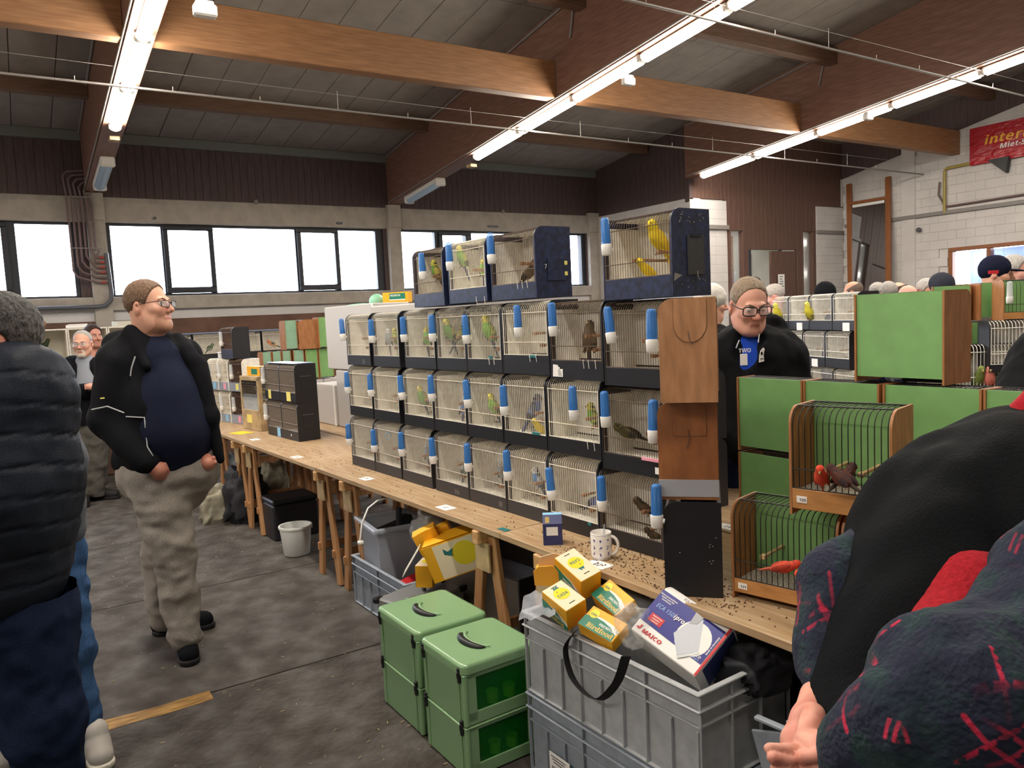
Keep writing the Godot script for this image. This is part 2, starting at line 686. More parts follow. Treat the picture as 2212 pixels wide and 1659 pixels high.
	hexmat("offwhite", "d9d4c6", 0.5)
	hexmat("paper", "f1efec", 0.8)
	hexmat("ink", "1c1c22", 0.7)
	hexmat("yellow", "f2cf2a", 0.75)
	hexmat("paleyellow", "efe07a", 0.75)
	hexmat("pink", "ef9db4", 0.75)
	hexmat("lightblue", "8fc4e6", 0.75)
	hexmat("bluesheet", "8298bd", 0.4)
	hexmat("ducttape", "a9acb2", 0.5)
	hexmat("mintgreen", "8bc3a5", 0.4)
	# birds
	for q in [["b_beak", "c9b27a"], ["b_eye", "0c0c0c"], ["b_foot", "9a8078"]]:
		hexmat(q[0], q[1], 0.5)
	var bf := mat("feather", Color.WHITE, 0.85)
	bf.vertex_color_use_as_albedo = true
	# boxes and crates
	grain(hexmat("crate", "b4b8bc", 0.5), t_soft, V(3, 3, 3))
	grain(hexmat("crate2", "9fa8b4", 0.5), t_soft, V(3, 3, 3))
	hexmat("boxgreen", "86ab7f", 0.22)
	var gw := hexmat("greenpane", "0b6a22", 0.12)
	gw.transparency = BaseMaterial3D.TRANSPARENCY_ALPHA
	gw.albedo_color.a = 0.35
	gw.roughness = 0.3
	gw.albedo_color = Color(0.02, 0.45, 0.1, 0.42)
	hexmat("neon", "8ef04a", 0.4)
	hexmat("blackplastic", "19191b", 0.4)
	hexmat("webbing", "17171a", 0.8)
	var tp := hexmat("clearbox", "b9c0cc", 0.3)
	tp.transparency = BaseMaterial3D.TRANSPARENCY_ALPHA
	tp.albedo_color.a = 0.5
	var bag := hexmat("bagclear", "e8ecee", 0.3)
	bag.transparency = BaseMaterial3D.TRANSPARENCY_ALPHA
	bag.albedo_color.a = 0.2
	relief(bag, b_fold)
	hexmat("bucket", "e2e3e0", 0.35)
	hexmat("alu", "b9bcbe", 0.35, 0.7)
	hexmat("casegrey", "6d645c", 0.6)
	hexmat("red", "c2202c", 0.5)
	hexmat("cedeyellow", "f0b01e", 0.45)
	hexmat("cedecream", "efe0c0", 0.45)
	hexmat("cedegreen", "0f7a62", 0.45)
	hexmat("lemon", "f3dc2c", 0.45)
	hexmat("textgold", "f2c25a", 0.5)
	hexmat("teal", "1f6f74", 0.5)
	hexmat("boxblue", "2c2f86", 0.35)
	hexmat("textcyan", "9fc6ec", 0.5)
	hexmat("bluepack", "2b3568", 0.35)
	grain(hexmat("canvas", "b3ad98", 0.85), t_mott, V(3, 3, 3))
	hexmat("darkbag", "24252b", 0.8)
	hexmat("silverprint", "c3c8d2", 0.4)
	hexmat("porcelain", "efebe6", 0.15)
	hexmat("banner", "b02430", 0.3)
	relief(M.banner, b_fold)
	M.banner.uv1_scale = V(2, 2, 2)
	hexmat("bannertext", "f0b43c", 0.4)
	hexmat("tapeyellow", "c49a4c", 0.7)
	M.tapeyellow.albedo_texture = t_dirt
	hexmat("mirror", "c8ccd0", 0.05, 1.0)
	hexmat("styro", "bdbab8", 0.75)
	grain(hexmat("curtain", "c4cfe2", 0.85), t_fine, V(2, 2, 2))
	M.curtain.backlight_enabled = true
	M.curtain.backlight = Color(0.5, 0.6, 0.75)
	hexmat("straw", "a8946c", 0.9)
	hexmat("seed", "5b3f28", 0.9)
	# people
	var sk := mat("skin", Color.WHITE, 0.5)
	sk.vertex_color_use_as_albedo = true
	sk.subsurf_scatter_enabled = true
	sk.subsurf_scatter_strength = 0.08
	var hr := mat("hair", Color.WHITE, 0.7)
	hr.vertex_color_use_as_albedo = true
	relief(grain(hr, noise_tex(0.05, Color(0.6, 0.6, 0.6), Color.WHITE, 4, 41), V(14, 4, 14)), bump_tex(0.05, 5.0), 0.8)
	for q in [["jacketblack", "1b1c20"], ["hoodblack", "17181b"], ["shirtnavy", "23283c"], ["puffer", "252a34"], ["hoodie", "5b6068"], ["jeans", "41618c"], ["darkjeans", "1f2a44"], ["greyjeans", "a79f97"], ["greytrousers", "67655f"], ["royal", "2449b4"], ["vest", "101215"], ["olive", "4d4b3c"], ["plaid", "9aa0ab"], ["bluecloth", "2d3c63"], ["navycap", "1e2136"], ["greybeanie", "3e414d"], ["fleece", "a5202a"]]:
		relief(grain(hexmat(q[0], q[1], 0.85), t_fine, V(5, 5, 5)), b_cloth, 0.5)
		M[q[0]].metallic_specular = 0.2
	for q in ["fleece", "hoodie"]:
		M[q].rim_enabled = true
		M[q].rim = 0.3
	M.puffer.roughness = 0.5
	hexmat("soleblack", "17161a", 0.7)
	hexmat("sneaker", "b7b2ac", 0.7)
	hexmat("reflective", "b9bcc0", 0.5)
	hexmat("glassframe", "121214", 0.3)
	hexmat("eyewhite", "e9e3dc", 0.25)
	hexmat("iris", "2b2a2c", 0.2)
	var ln := hexmat("lens", "e8f0f4", 0.05)
	ln.transparency = BaseMaterial3D.TRANSPARENCY_ALPHA
	ln.albedo_color.a = 0.12
	var kn := mat("knit", Color.WHITE, 0.95)
	grain(kn, knit_print(), V(3.2, 3.2, 3.2))
	relief(kn, b_cloth, 0.8)

# navy wool with green flecks and red stitched crosses
func knit_print() -> ImageTexture:
	var im := Image.create(192, 192, false, Image.FORMAT_RGB8)
	var ns := FastNoiseLite.new()
	ns.frequency = 0.02
	for y in 192:
		for x in 192:
			var g := ns.get_noise_2d(x, y) + 0.35 * ns.get_noise_2d(x * 9.0, y * 9.0)
			var c := Color("13182f").lerp(Color("15332f"), clampf(g * 1.6 + 0.15, 0.0, 0.8))
			var lx := (x % 96) - 48
			var ly := (y % 96) - 48
			var arm := mini(absi(lx - ly), absi(lx + ly))
			if maxi(absi(lx), absi(ly)) < 17 and arm < 3 and (int(x / 3) + int(y / 4)) % 5 != 0:
				c = Color("b3203f")
			if absi(absi(lx) - 45) < 2 and absi(ly) < 7:
				c = Color("a51f3c")
			im.set_pixel(x, y, c)
	return ImageTexture.create_from_image(im)

# ---------- the hall ----------
const ZX := Basis(Vector3(0, 0, 1), Vector3(0, 1, 0), Vector3(-1, 0, 0))   # profile drawn in z and y, given a width along x

func roof_y(z: float) -> float:
	return 4.17 + 0.135 * (z + 11.0) if z < 0.0 else 5.655 - 0.135 * z

func span(x0: float, x1: float, y0: float, y1: float, z0: float, z1: float, bev := 0.0) -> MB:
	return MB.new().bx(V((x0 + x1) / 2, (y0 + y1) / 2, (z0 + z1) / 2), V(x1 - x0, y1 - y0, z1 - z0), bev)

func hall() -> void:
	var fl := struct("floor", span(-8, 13.3, -0.2, -0.006, -11.4, 4.9), M.carpet2)
	var zs := [-11.0, -9.85, -8.3, -6.75, -5.2, -3.64, -2.1, -0.55, 1.0, 2.6, 4.5]
	for i in 10:
		var mb := span(-7.5, 12.95, -0.008, 0.0, zs[i] + 0.006, zs[i + 1] - 0.006, 0.002)
		part("carpet_run", mb, M.carpet if i % 2 else M.carpet2, fl)
	# wall under and over the windows
	var wb := struct("wall_back", span(-7.5, 9.03, 0, 1.84, -11.25, -11.0), M.skirtboard)
	part("white_band", span(-7.5, 9.03, 1.84, 1.965, -11.25, -10.99), M.whitewall, wb)
	part("concrete_sill", span(-7.5, 9.03, 1.965, 2.14, -11.3, -10.93, 0.01), M.concrete, wb)
	part("concrete_lintel", span(-7.5, 9.03, 3.075, 3.39, -11.25, -10.97, 0.01), M.concrete, wb)
	part("backing", span(-7.5, 9.03, 3.39, 4.4, -11.25, -11.02), M.darkboard, wb)
	var bm := span(0.001, 0.099, 3.385, 4.2, -11.02, -11.0, 0.003).mesh()
	for i in 121:
		part("cladding_board", bm, M.darkboard, wb, at3(-3.0 + i * 0.1, 0, rng.randf() * 0.003))
	part("eaves_plank", span(-7.5, 9.03, 4.06, 4.18, -11.02, -10.93, 0.01), M.eaves, wb)
	for x in [-3.0, 0.985, 5.03, 8.95]:
		var pw := 0.13 if x > 8 else 0.105
		part("pilaster", span(x - pw, x + pw, 0, 3.1, -11.3, -10.92, 0.008), M.concrete, wb)
		part("pilaster_head", span(x - pw, x + pw, 3.09, 3.43, -11.3, -10.9, 0.008), M.concrete, wb)
	for q in [[-7.5, -3.105], [-2.895, -2.72], [0.76, 0.88], [1.09, 1.06], [4.866, 4.925], [5.135, 5.11], [8.8, 8.82]]:
		if q[1] > q[0]:
			part("window_jamb", span(q[0], q[1], 2.14, 3.08, -11.25, -11.0), M.darkboard, wb)
	pane_row("window_1", -2.72, 0.76, [[-2.65, -2.05, 0], [-1.93, -1.42, 1], [-1.33, -0.66, 0], [-0.55, -0.02, 1], [0.127, 0.708, 0]])
	pane_row("window_2", 1.09, 4.866, [[1.146, 1.739, 0], [1.817, 2.324, 1], [2.396, 3.513, 0], [3.593, 4.09, 1], [4.167, 4.752, 0]])
	pane_row("window_3", 5.11, 8.8, [[5.162, 5.764, 0], [5.888, 6.312, 1], [6.443, 7.55, 0], [7.66, 8.13, 1], [8.231, 8.717, 0]])
	# walls that close the hall outside the picture
	struct("wall_left", span(-7.75, -7.5, 0, 6, -11.25, 4.75), M.whitewall)
	struct("wall_front", span(-7.75, 13.2, 0, 6, 4.5, 4.75), M.whitewall)

func pane_row(called: String, x0: float, x1: float, panes: Array) -> void:
	var w := struct(called, span(x0, x1, 2.13, 2.17, -11.14, -11.04, 0.006).add(span(x0, x1, 3.05, 3.09, -11.14, -11.04, 0.006), Transform3D()), M.frame)
	var ends := [x0]
	for p in panes:
		ends.append_array([p[0], p[1]])
	ends.append(x1)
	for i in range(0, ends.size(), 2):
		part("mullion", span(ends[i], ends[i + 1], 2.16, 3.06, -11.13, -11.04, 0.006), M.frame, w)
	for p in panes:
		var lo := 2.25 if p[2] else 2.168
		var hi := 3.0 if p[2] else 3.052
		if p[2]:
			var s := MB.new()
			for e in [[p[0] - 0.06, p[1] + 0.06, 2.172, lo], [p[0] - 0.06, p[1] + 0.06, hi, 3.05], [p[0] - 0.06, p[0], lo, hi], [p[1], p[1] + 0.06, lo, hi]]:
				s.add(span(e[0], e[1], e[2], e[3], -11.06, -11.0, 0.006), Transform3D())
			part("sash", s, M.frame, w)
		part("pane", span(p[0] - 0.005, p[1] + 0.005, lo - 0.005, hi + 0.005, -11.095, -11.09), M.pane, w)

func roof() -> void:
	var pr := PackedVector2Array([Vector2(-11.3, roof_y(-11.3) + 0.06), Vector2(0, 5.715), Vector2(4.9, roof_y(4.9) + 0.06), Vector2(4.9, 5.9), Vector2(-11.3, 5.9)])
	var c := struct("ceiling", MB.new().ext(pr, 21.2, Transform3D(ZX, V(2.6, 0, 0)), false), M.eaves)
	var zs := [-11.0, -9.5, -6.6, -3.3, 0.0]
	for k in 4:
		var l: float = (zs[k + 1] - zs[k]) / cos(atan(0.135))
		var m := MB.new().bx(V(0, 0.02, 0), V(0.394, 0.04, l - 0.004), 0.004).mesh()
		var zm: float = (zs[k] + zs[k + 1]) / 2
		for i in 41:
			var x := -3.2 + i * 0.4
			part("ceiling_panel", m, M.ceilpanel, c, Transform3D(Basis(Vector3.RIGHT, -atan(0.135)), V(x, roof_y(zm) + rng.randf() * 0.004, zm)))
	# glued timber main beams, each under its row of lamps
	for i in 4:
		var x: float = BEAMS[i]
		var z0 := -10.95 if i < 3 else -8.68
		var p2 := PackedVector2Array()
		for z in [z0, -0.3, 4.5]:
			p2.append(Vector2(z, 3.43 + 0.1 * (minf(z, -0.3) + 10.95) - maxf(z + 0.3, 0) * 0.1))
		for z in [4.5, 0.0, z0]:
			p2.append(Vector2(z, roof_y(z) - 0.002))
		var b := solo("main_beam", ["glued timber main beam outside the picture on the left", "glued timber main beam over the aisle, running to the conduit pilaster", "glued timber main beam over the cage stack", "glued timber main beam ending at the dark boarded cross wall"][i], "beam", MB.new().ext(p2, 0.2, Transform3D(ZX, V(x, 0, 0)), false), M.beam, Transform3D(), "main roof beams")
		# conduit along the upper edge and along the lower edge of the side that faces the aisle
		var cb := MB.new()
		cb.tube([V(x - 0.115, roof_y(z0 + 0.05) - 0.05, z0 + 0.05), V(x - 0.115, roof_y(-6.2) - 0.05, -6.2)], 0.014, 6)
		cb.tube([V(x - 0.115, 3.45 + 0.1 * (z0 + 11.0), z0 + 0.05), V(x - 0.115, 3.45 + 0.1 * 10.5, -0.45)], 0.009, 5)
		cb.tube([V(x - 0.115, roof_y(-6.2) - 0.05, -6.2), V(x - 0.115, roof_y(-6.2) - 0.42, -6.3)], 0.013, 6)
		part("conduit", cb, M.conduit, b)
	# cross beams between the main beams
	var k := 0
	for q in [[-6.65, 3.885, 4.255, 0.14, "deep golden cross beam"], [-9.55, 4.2, 4.36, 0.12, "slim brown purlin near the window wall"], [-6.1, 4.6, 4.8, 0.12, "slim purlin above the deep cross beam"], [-3.2, 4.2, 4.6, 0.14, "deep cross beam overhead"], [-0.3, 4.9, 5.3, 0.14, "cross beam at the ridge"]]:
		for i in 4:
			if i == 3 and q[0] < -8.0:
				continue
			var a: float = [-2.9, 1.1, 5.15, 9.15][i]
			var b: float = [0.9, 4.95, 8.95, 12.95][i]
			solo("cross_beam", "%s, %s bay from the left" % [q[4], ordinal(i)], "beam", span(a, b, q[1], q[2], q[0] - q[3] / 2, q[0] + q[3] / 2, 0.006), M.purlin if q[3] > 0.13 else M.slimpurlin, Transform3D(), "cross beams of the roof")
			k += 1

func end_wall() -> void:
	# the boarded wing with white block piers, right of the window wall
	var z := -8.67
	var s := struct("wall_wing", span(9.03, 9.25, 0, 3.36, -11.25, z), M.whitewall)
	part("backing", span(9.06, 9.25, 3.36, 4.8, -11.25, z - 0.02), M.darkboard, s)
	for i in 23:
		part("cladding_board", span(9.035, 9.06, 3.35, roof_y(-11 + i * 0.1) + 0.05, -10.99 + i * 0.1, -10.895 + i * 0.1, 0.003), M.darkboard, s)
	var w := struct("wall_end", span(9.25, 9.8, 0, 3.36, z - 0.25, z - 0.03), M.whitewall)
	part("corner_post", span(9.02, 9.1, 3.3, roof_y(z), z - 0.1, z, 0.004), M.darkboard, w)
	var bk := MB.new().bx(V(0.1375, 0.07, 0), V(0.274, 0.1425, 0.05), 0.002).mesh()
	for j in 23:
		for i in 3:
			part("block", bk, M.whitewall, w, at3(9.02 + i * 0.275, 0.13 + j * 0.144 - 0.1, z - 0.018 + rng.randf() * 0.003))
	for j in 24:
		for i in 3:
			if j * 0.144 < 3.3:
				part("block", bk, M.whitewall, w, at3(12.16 + i * 0.262, 0.03 + j * 0.144, z - 0.018 + rng.randf() * 0.003))
	part("pier", span(12.18, 13.25, 0, 3.36, z - 0.25, z - 0.03), M.whitewall, w)
	for k in 8:
		part("cladding_board", span(9.03 + k * 0.099, 9.127 + k * 0.099, 3.36, 4.6, z - 0.06, z - 0.002, 0.003), M.brownboard, w)
	part("cable_trunking", span(9.03, 9.86, 2.88, 2.95, z, z + 0.05, 0.006), M.conduit, w)
	part("cable_trunking", span(12.15, 12.93, 2.86, 2.92, z + 0.01, z + 0.05, 0.006), M.conduit, w)
	var xs := [9.82, 9.91, 10.26, 10.39, 11.63, 11.77, 12.1, 12.18]
	var tops := [0.0, 2.875, 0.0, 2.57, 0.0, 2.895, 0.0]
	for i in 7:
		var n := maxi(1, roundi((xs[i + 1] - xs[i]) / 0.1))
		var bw: float = (xs[i + 1] - xs[i]) / n
		for k in n:
			part("cladding_board", span(xs[i] + k * bw + 0.001, xs[i] + (k + 1) * bw - 0.001, tops[i], 4.6, z - 0.06, z - rng.randf() * 0.003, 0.003), M.brownboard, w)
	part("upper_boards", span(12.18, 13.25, 3.355, 4.6, z - 0.06, z), M.brownboard, w)
	part("white_step", span(12.9, 12.96, 3.36, 3.85, z - 0.05, z + 0.01), M.whitewall, w)
	# glazed niche, doors and the lit lobby behind them
	part("niche_frame", span(10.22, 10.26, 0, 2.87, z - 0.09, z + 0.01, 0.004).add(span(9.9, 9.93, 0, 2.87, z - 0.09, z + 0.01, 0.004), Transform3D()), M.brownboard, w)
	part("niche_panel", span(9.93, 10.08, 0, 2.8, z - 0.12, z - 0.08), M.cardboard, w)
	part("niche_glass", span(9.93, 10.22, 0, 2.86, z - 0.07, z - 0.065), M.pane, w)
	var d1 := struct("door_1", span(10.95, 11.61, 0.01, 2.55, z - 0.06, z - 0.015, 0.004), M.brownboard)
	part("door_handle", MB.new().tube([V(11.02, 1.05, z - 0.01), V(11.02, 1.05, z + 0.04), V(11.13, 1.05, z + 0.04)], 0.011, 6), M.alu, d1)
	var d2 := struct("door_2", span(10.36, 10.42, 0, 2.57, z - 0.1, z + 0.005, 0.004), M.frame)
	part("door_leaf", MB.new().box(Transform3D(Basis(Vector3.UP, -0.9), V(10.78, 1.27, z - 0.32)), V(0.05, 2.5, 0.55), 0.005), M.whitewall, d2)
	var n2 := struct("window_4", span(11.77, 11.8, 0, 2.89, z - 0.09, z + 0.005, 0.004).add(span(12.06, 12.1, 0, 2.89, z - 0.09, z + 0.005, 0.004), Transform3D()), M.brownboard)
	part("pane", span(11.8, 12.06, 0, 2.87, z - 0.06, z - 0.055), M.pane, n2)
	var lb := struct("wall_lobby", span(9.25, 13.2, 0, 3.2, -11.25, -11.0), M.whitewall)
	part("lobby_partition", span(11.25, 11.35, 0, 3.2, -11.0, z - 0.1), M.whitewall, lb)
	part("lobby_side", span(13.2, 13.3, 0, 4.8, -11.25, z), M.whitewall, lb)
	part("lobby_ceiling", span(9.25, 13.2, 3.1, 3.2, -11.0, z - 0.06), M.whitewall, lb)
	for q in [[10.4, "left"], [12.2, "right"]]:
		var lt := thing("ceiling_light", "round white lobby lamp behind the %s opening of the boarded wall" % q[1], "ceiling light", V(q[0], 3.1, -9.7))
		part("lamp_disc", MB.new().lathe([Vector2(0.16, 0), Vector2(0.16, -0.03), Vector2(0.12, -0.06), Vector2(0, -0.07)], 20), M.tube, lt)
		var l := AreaLight3D.new()
		l.name = "lamp_light"
		l.area_size = Vector2(0.28, 0.28)
		l.light_energy = 0.4
		l.light_color = Color(0.97, 1.0, 0.9)
		l.shadow_enabled = true
		l.transform = Transform3D(Basis(V(1, 0, 0), V(0, 0, -1), V(0, 1, 0)), V(0, -0.08, 0))
		lt.add_child(l)
	part("yellow_poster", span(11.8, 11.86, 2.2, 2.8, -9.2, -9.19), M.paleyellow, lb)
	# gable wall with its sloped boarding
	var gx := 12.95
	var wr := struct("wall_right", span(gx + 0.03, gx + 0.25, 0, 6, z, -7.0), M.whitewall)
	part("wall_under", span(gx + 0.03, gx + 0.25, 0, 1.78, -7.0, -4.2), M.whitewall, wr)
	part("wall_over", span(gx + 0.03, gx + 0.25, 2.42, 6, -7.0, -4.2), M.whitewall, wr)
	part("wall_strip", span(gx + 0.03, gx + 0.25, 1.78, 2.42, -7.0, -6.75), M.whitewall, wr)
	part("wall_rest", span(gx + 0.03, gx + 0.25, 0, 6, -4.2, 4.75), M.whitewall, wr)
	var gb := MB.new().bx(V(0, 0.07, 0.145), V(0.05, 0.1425, 0.2885), 0.002).mesh()
	for j in 19:
		for i in 14:
			var y := 1.7 + j * 0.144
			var zz := -8.66 + i * 0.29 - (0.145 if j % 2 else 0.0)
			if zz < -8.7 or y + 0.1 > 3.85 + 0.2 * (zz + 8.66):
				continue
			if zz + 0.29 > -6.75 and y > 1.68 and y < 2.42:
				continue
			part("block", gb, M.whitewall, wr, at3(gx + 0.02 + rng.randf() * 0.003, y, zz))
	part("pier", span(gx - 0.03, gx + 0.1, 0, 4.32, -7.545, -7.305, 0.006), M.whitewall, wr)
	for i in 60:
		var z0 := -8.66 + i * 0.1
		var y0 := 3.86 + 0.2 * (z0 + 8.66)
		var pl := PackedVector2Array([Vector2(z0, y0), Vector2(z0 + 0.098, y0 + 0.02), Vector2(z0 + 0.098, 5.75), Vector2(z0, 5.75)])
		if z0 > -7.6 and z0 < -7.3:
			pl = PackedVector2Array([Vector2(z0, 4.3), Vector2(z0 + 0.098, 4.3), Vector2(z0 + 0.098, 5.75), Vector2(z0, 5.75)])
		part("cladding_board", MB.new().ext(pl, 0.03, Transform3D(ZX, V(gx - 0.015, 0, 0)), false), M.darkboard, wr)
	# curtained window in the gable wall
	var w5 := struct("window_5", span(gx - 0.02, gx + 0.1, 2.36, 2.42, -6.76, -4.2, 0.006), M.mirrorwood)
	part("frame", span(gx - 0.02, gx + 0.1, 1.76, 2.36, -6.76, -6.69, 0.006), M.mirrorwood, w5)
	part("frame", span(gx - 0.02, gx + 0.1, 1.76, 1.82, -6.69, -4.2, 0.006), M.mirrorwood, w5)
	for zz in [-6.17, -5.3]:
		part("mullion", span(gx - 0.02, gx + 0.1, 1.82, 2.36, zz, zz + 0.06, 0.006), M.mirrorwood, w5)
	part("pane", span(gx + 0.05, gx + 0.055, 1.8, 2.38, -6.7, -4.2), M.pane, w5)
	var g := []
	for y in [1.8, 2.35]:
		var row := PackedVector3Array()
		for i in 80:
			row.append(V(gx + 0.13 + 0.02 * sin(i * 0.9) + 0.012 * sin(i * 2.3), y, -6.48 + i * 0.028))
		g.append(row)
	part("curtain", MB.new().grid(g, false, false), M.curtain, w5)

func hall_details() -> void:
	# two unlit fittings near the window wall
	for q in [[1.0, "over the aisle"], [5.05, "over the cage stack"]]:
		var t := thing("ceiling_light", "unlit fluorescent fitting at the low end of the beam %s" % q[1], "ceiling light", V(q[0] + 0.02, 3.36 + 0.094 * 0.9, -9.95), 0.0, "unlit fittings by the window wall")
		t.rotation.x = -atan(0.094)
		part("housing", MB.new().bx(V(0, 0.06, 0), V(0.14, 0.06, 1.05), 0.012), M.lampcap, t)
		var pr := PackedVector2Array()
		for i in 9:
			var a := PI + PI * i / 8.0
			pr.append(Vector2(cos(a) * 0.062, sin(a) * 0.06 + 0.04))
		part("lamp_diffuser", MB.new().ext(pr, 0.96), M.lampoff, t)
		for s in [-0.5, 0.5]:
			part("end_cap", MB.new().bx(V(0, 0.03, s), V(0.145, 0.1, 0.06), 0.015), M.lampcap, t)
	for q in [[1.0, "aisle"], [5.05, "stack"]]:
		solo("junction_plate", "small wooden plate at the end of the lit lamp row over the %s" % q[1], "plate", MB.new().bx(V(0, 0, 0), V(0.09, 0.04, 0.12), 0.004), M.plywood, at3(q[0], 3.57, -8.56))
	# white sensor boxes beside the lamps
	for q in [[V(1.119,3.535,-4.9), "below the ceiling over the aisle"], [V(5.059,3.798,-5.6), "under the lamp row over the stack"], [V(8.892,3.843,-5.6), "under the lamp row before the banner"]]:
		solo("emergency_light", "small white emergency light box " + q[1], "lamp", MB.new().bx(V(0, 0, 0), V(0.13, 0.07, 0.07), 0.01).bx(V(0, 0.045, 0), V(0.1, 0.02, 0.05), 0.004), M.whiteplastic, Transform3D(Basis(), q[0]))
	# suspended cable tubes with their wires
	for q in [[-7.15, 3.69, -2.0, 12.9, "far"], [-4.35, 3.9, 3.0, 12.9, "near"]]:
		var t := thing("cable_tube", "thin grey tube hung across the hall below the lamps, the %s one of two" % q[4], "pipe", V(0, q[1], q[0]))
		part("tube", MB.new().tube([V(q[2], 0, 0), V(q[3], -0.02, 0)], 0.011, 8), M.conduit, t)
		part("wire", MB.new().tube([V(q[2], 0.17, 0), V(4, 0.13, 0), V(q[3], 0.15, 0)], 0.0025, 4), M.steelwire, t)
		var hk := MB.new()
		var x: float = q[2] + 0.4
		while x < q[3]:
			hk.tube([V(x, 0, 0), V(x, 0.17 if int(x * 10) % 3 == 0 else 0.04, 0)], 0.003, 4)
			x += 0.73
		part("hook", hk, M.steelwire, t)
	# conduits down the left pilaster
	var p := thing("conduit_bundle", "six brown conduits bending down the left concrete pilaster to a black pipe", "conduit", V(0, 0, 0))
	for i in 6:
		var x := 0.66 + i * 0.052
		var top := 3.66 - i * 0.045
		var low := 2.32 + i * 0.062
		var mb := MB.new()
		mb.tube([V(0.92, top + 0.02, -10.86), V(x + 0.05, top, -10.86), V(x + 0.01, top - 0.05, -10.87), V(x + 0.03, 3.3, -10.87), V(x + 0.03, low + 0.14, -10.87), V(x + 0.07, low + 0.07, -10.87), V(0.94, low, -10.87), V(1.05, low, -10.87)], 0.014, 6)
		part("conduit", mb, M.conduit_brown, p)
		if i != 1:
			part("red_marker", MB.new().tube([V(0.98, low, -10.87), V(1.035, low, -10.87)], 0.016, 6), M.tag_red, p)
	part("clamp", MB.new().bx(V(0.82, 3.36, -10.86), V(0.32, 0.012, 0.02), 0.002).bx(V(0.86, 2.74, -10.86), V(0.32, 0.012, 0.02), 0.002), M.conduit, p)
	part("black_pipe", MB.new().tube([V(1.06, 2.68, -10.86), V(1.08, 2.2, -10.86), V(1.07, 2.1, -10.86), V(1.0, 2.03, -10.86), V(0.9, 2.02, -10.86), V(-7.4, 2.0, -10.86)], 0.026, 8), M.pipe_grey, p)
	# gable: gas pipe, trunking, banner
	var gx := 12.9
	var gp := thing("gas_pipe", "ochre gas pipe running up the white gable wall beside the banner", "pipe")
	part("pipe", MB.new().tube([V(gx, 3.0, -6.8), V(gx, 3.66, -6.8), V(gx, 3.7, -6.76), V(gx, 3.72, -5.9)], 0.025, 8), M.gas, gp)
	part("pipe_foot", MB.new().tube([V(gx, 3.03, -6.8), V(gx + 0.04, 2.98, -6.8)], 0.028, 8), M.gas, gp)
	var ct := thing("cable_trunking", "grey cable trunking with a brown pipe along the white gable wall", "trunking")
	part("duct", span(gx - 0.01, gx + 0.04, 2.97, 3.03, -8.6, -4.5, 0.006), M.conduit, ct)
	part("brown_pipe", MB.new().tube([V(gx, 3.5, -6.88), V(gx, 3.3, -6.9), V(gx, 3.12, -6.8), V(gx, 3.09, -6.75), V(gx, 3.12, -4.5)], 0.016, 6), M.conduit_brown, ct)
	var bn := thing("banner", "red vinyl banner with yellow and white lettering on the gable wall", "banner", V(12.88, 3.95, -5.65))
	part("sheet", MB.new().bx(V(0, 0, 0), V(0.012, 0.57, 1.5), 0.003), M.banner, bn)
	var face := Transform3D(Basis(V(0, 0, 1), V(0, 1, 0), V(-1, 0, 0)), V(-0.008, 0, 0))
	words("intertrain", 0.13, M.bannertext, bn, face * Transform3D(Basis(), V(0.0, 0.06, 0)), "Droid Sans", true, 0.25, 1.25)
	words("Miet-Service", 0.075, M.paper, bn, face * Transform3D(Basis(), V(0.05, -0.07, 0)), "Droid Sans", true, 0.2, 1.15)
	solo("bracket", "black triangular bracket under the red banner", "bracket", MB.new().ext(PackedVector2Array([Vector2(-0.16, 0.12), Vector2(0.14, 0.12), Vector2(0.1, -0.12)]), 0.1), M.blackplastic, Transform3D(Basis(V(0, 0, 1), V(0, 1, 0), V(-1, 0, 0)), V(12.87, 3.58, -5.95)))
	solo("wall_socket", "small round fixture on the white pier of the gable wall", "fixture", MB.new().lathe([Vector2(0.04, 0), Vector2(0.04, 0.03), Vector2(0.02, 0.05), Vector2(0, 0.05)], 12, Transform3D(Basis(V(0, -1, 0), V(-1, 0, 0), V(0, 0, -1)), V(12.9, 2.77, -7.22))), M.pipe_grey)
	# tall framed mirror leaning on the gable
	var mr := thing("leaning_mirror", "tall wooden framed mirror panel leaning against the white gable wall", "mirror")
	var bl := V(12.66, 1.5, -8.33)
	var br := V(12.66, 1.5, -7.62)
	var tl := V(12.9, 3.74, -8.5)
	var tr := V(12.9, 3.74, -7.76)
	part("stile", MB.new().bar(bl, tl, 0.09, 0.05, V(0, 0, 1), 0.006), M.mirrorwood, mr)
	part("stile", MB.new().bar(br, tr, 0.09, 0.05, V(0, 0, 1), 0.006), M.mirrorwood, mr)
	part("rail", MB.new().bar(bl.lerp(tl, 0.84), br.lerp(tr, 0.84), 0.05, 0.06, V(0, 1, 0), 0.006), M.mirrorwood, mr)
	part("rail", MB.new().bar(bl.lerp(tl, 0.12), br.lerp(tr, 0.12), 0.05, 0.09, V(0, 1, 0), 0.006), M.mirrorwood, mr)
	var ux := (br - bl).normalized()
	var uy := (tl.lerp(tr, 0.5) - bl.lerp(br, 0.5)).normalized()
	var fb := Basis(ux, uy, ux.cross(uy))
	var ctr := bl.lerp(br, 0.5).lerp(tl.lerp(tr, 0.5), 0.48)
	part("glass", MB.new().box(Transform3D(fb, ctr), V(0.64, 1.56, 0.012)), M.mirror, mr)
	part("white_strip", MB.new().box(Transform3D(fb, bl.lerp(br, 0.5).lerp(tl.lerp(tr, 0.5), 0.815)), V(0.6, 0.05, 0.03), 0.004), M.paper, mr)
	notice("printed white notice on the brown board door", Transform3D(Basis(), V(11.176,1.982,-8.66)), 0.17, 0.34)
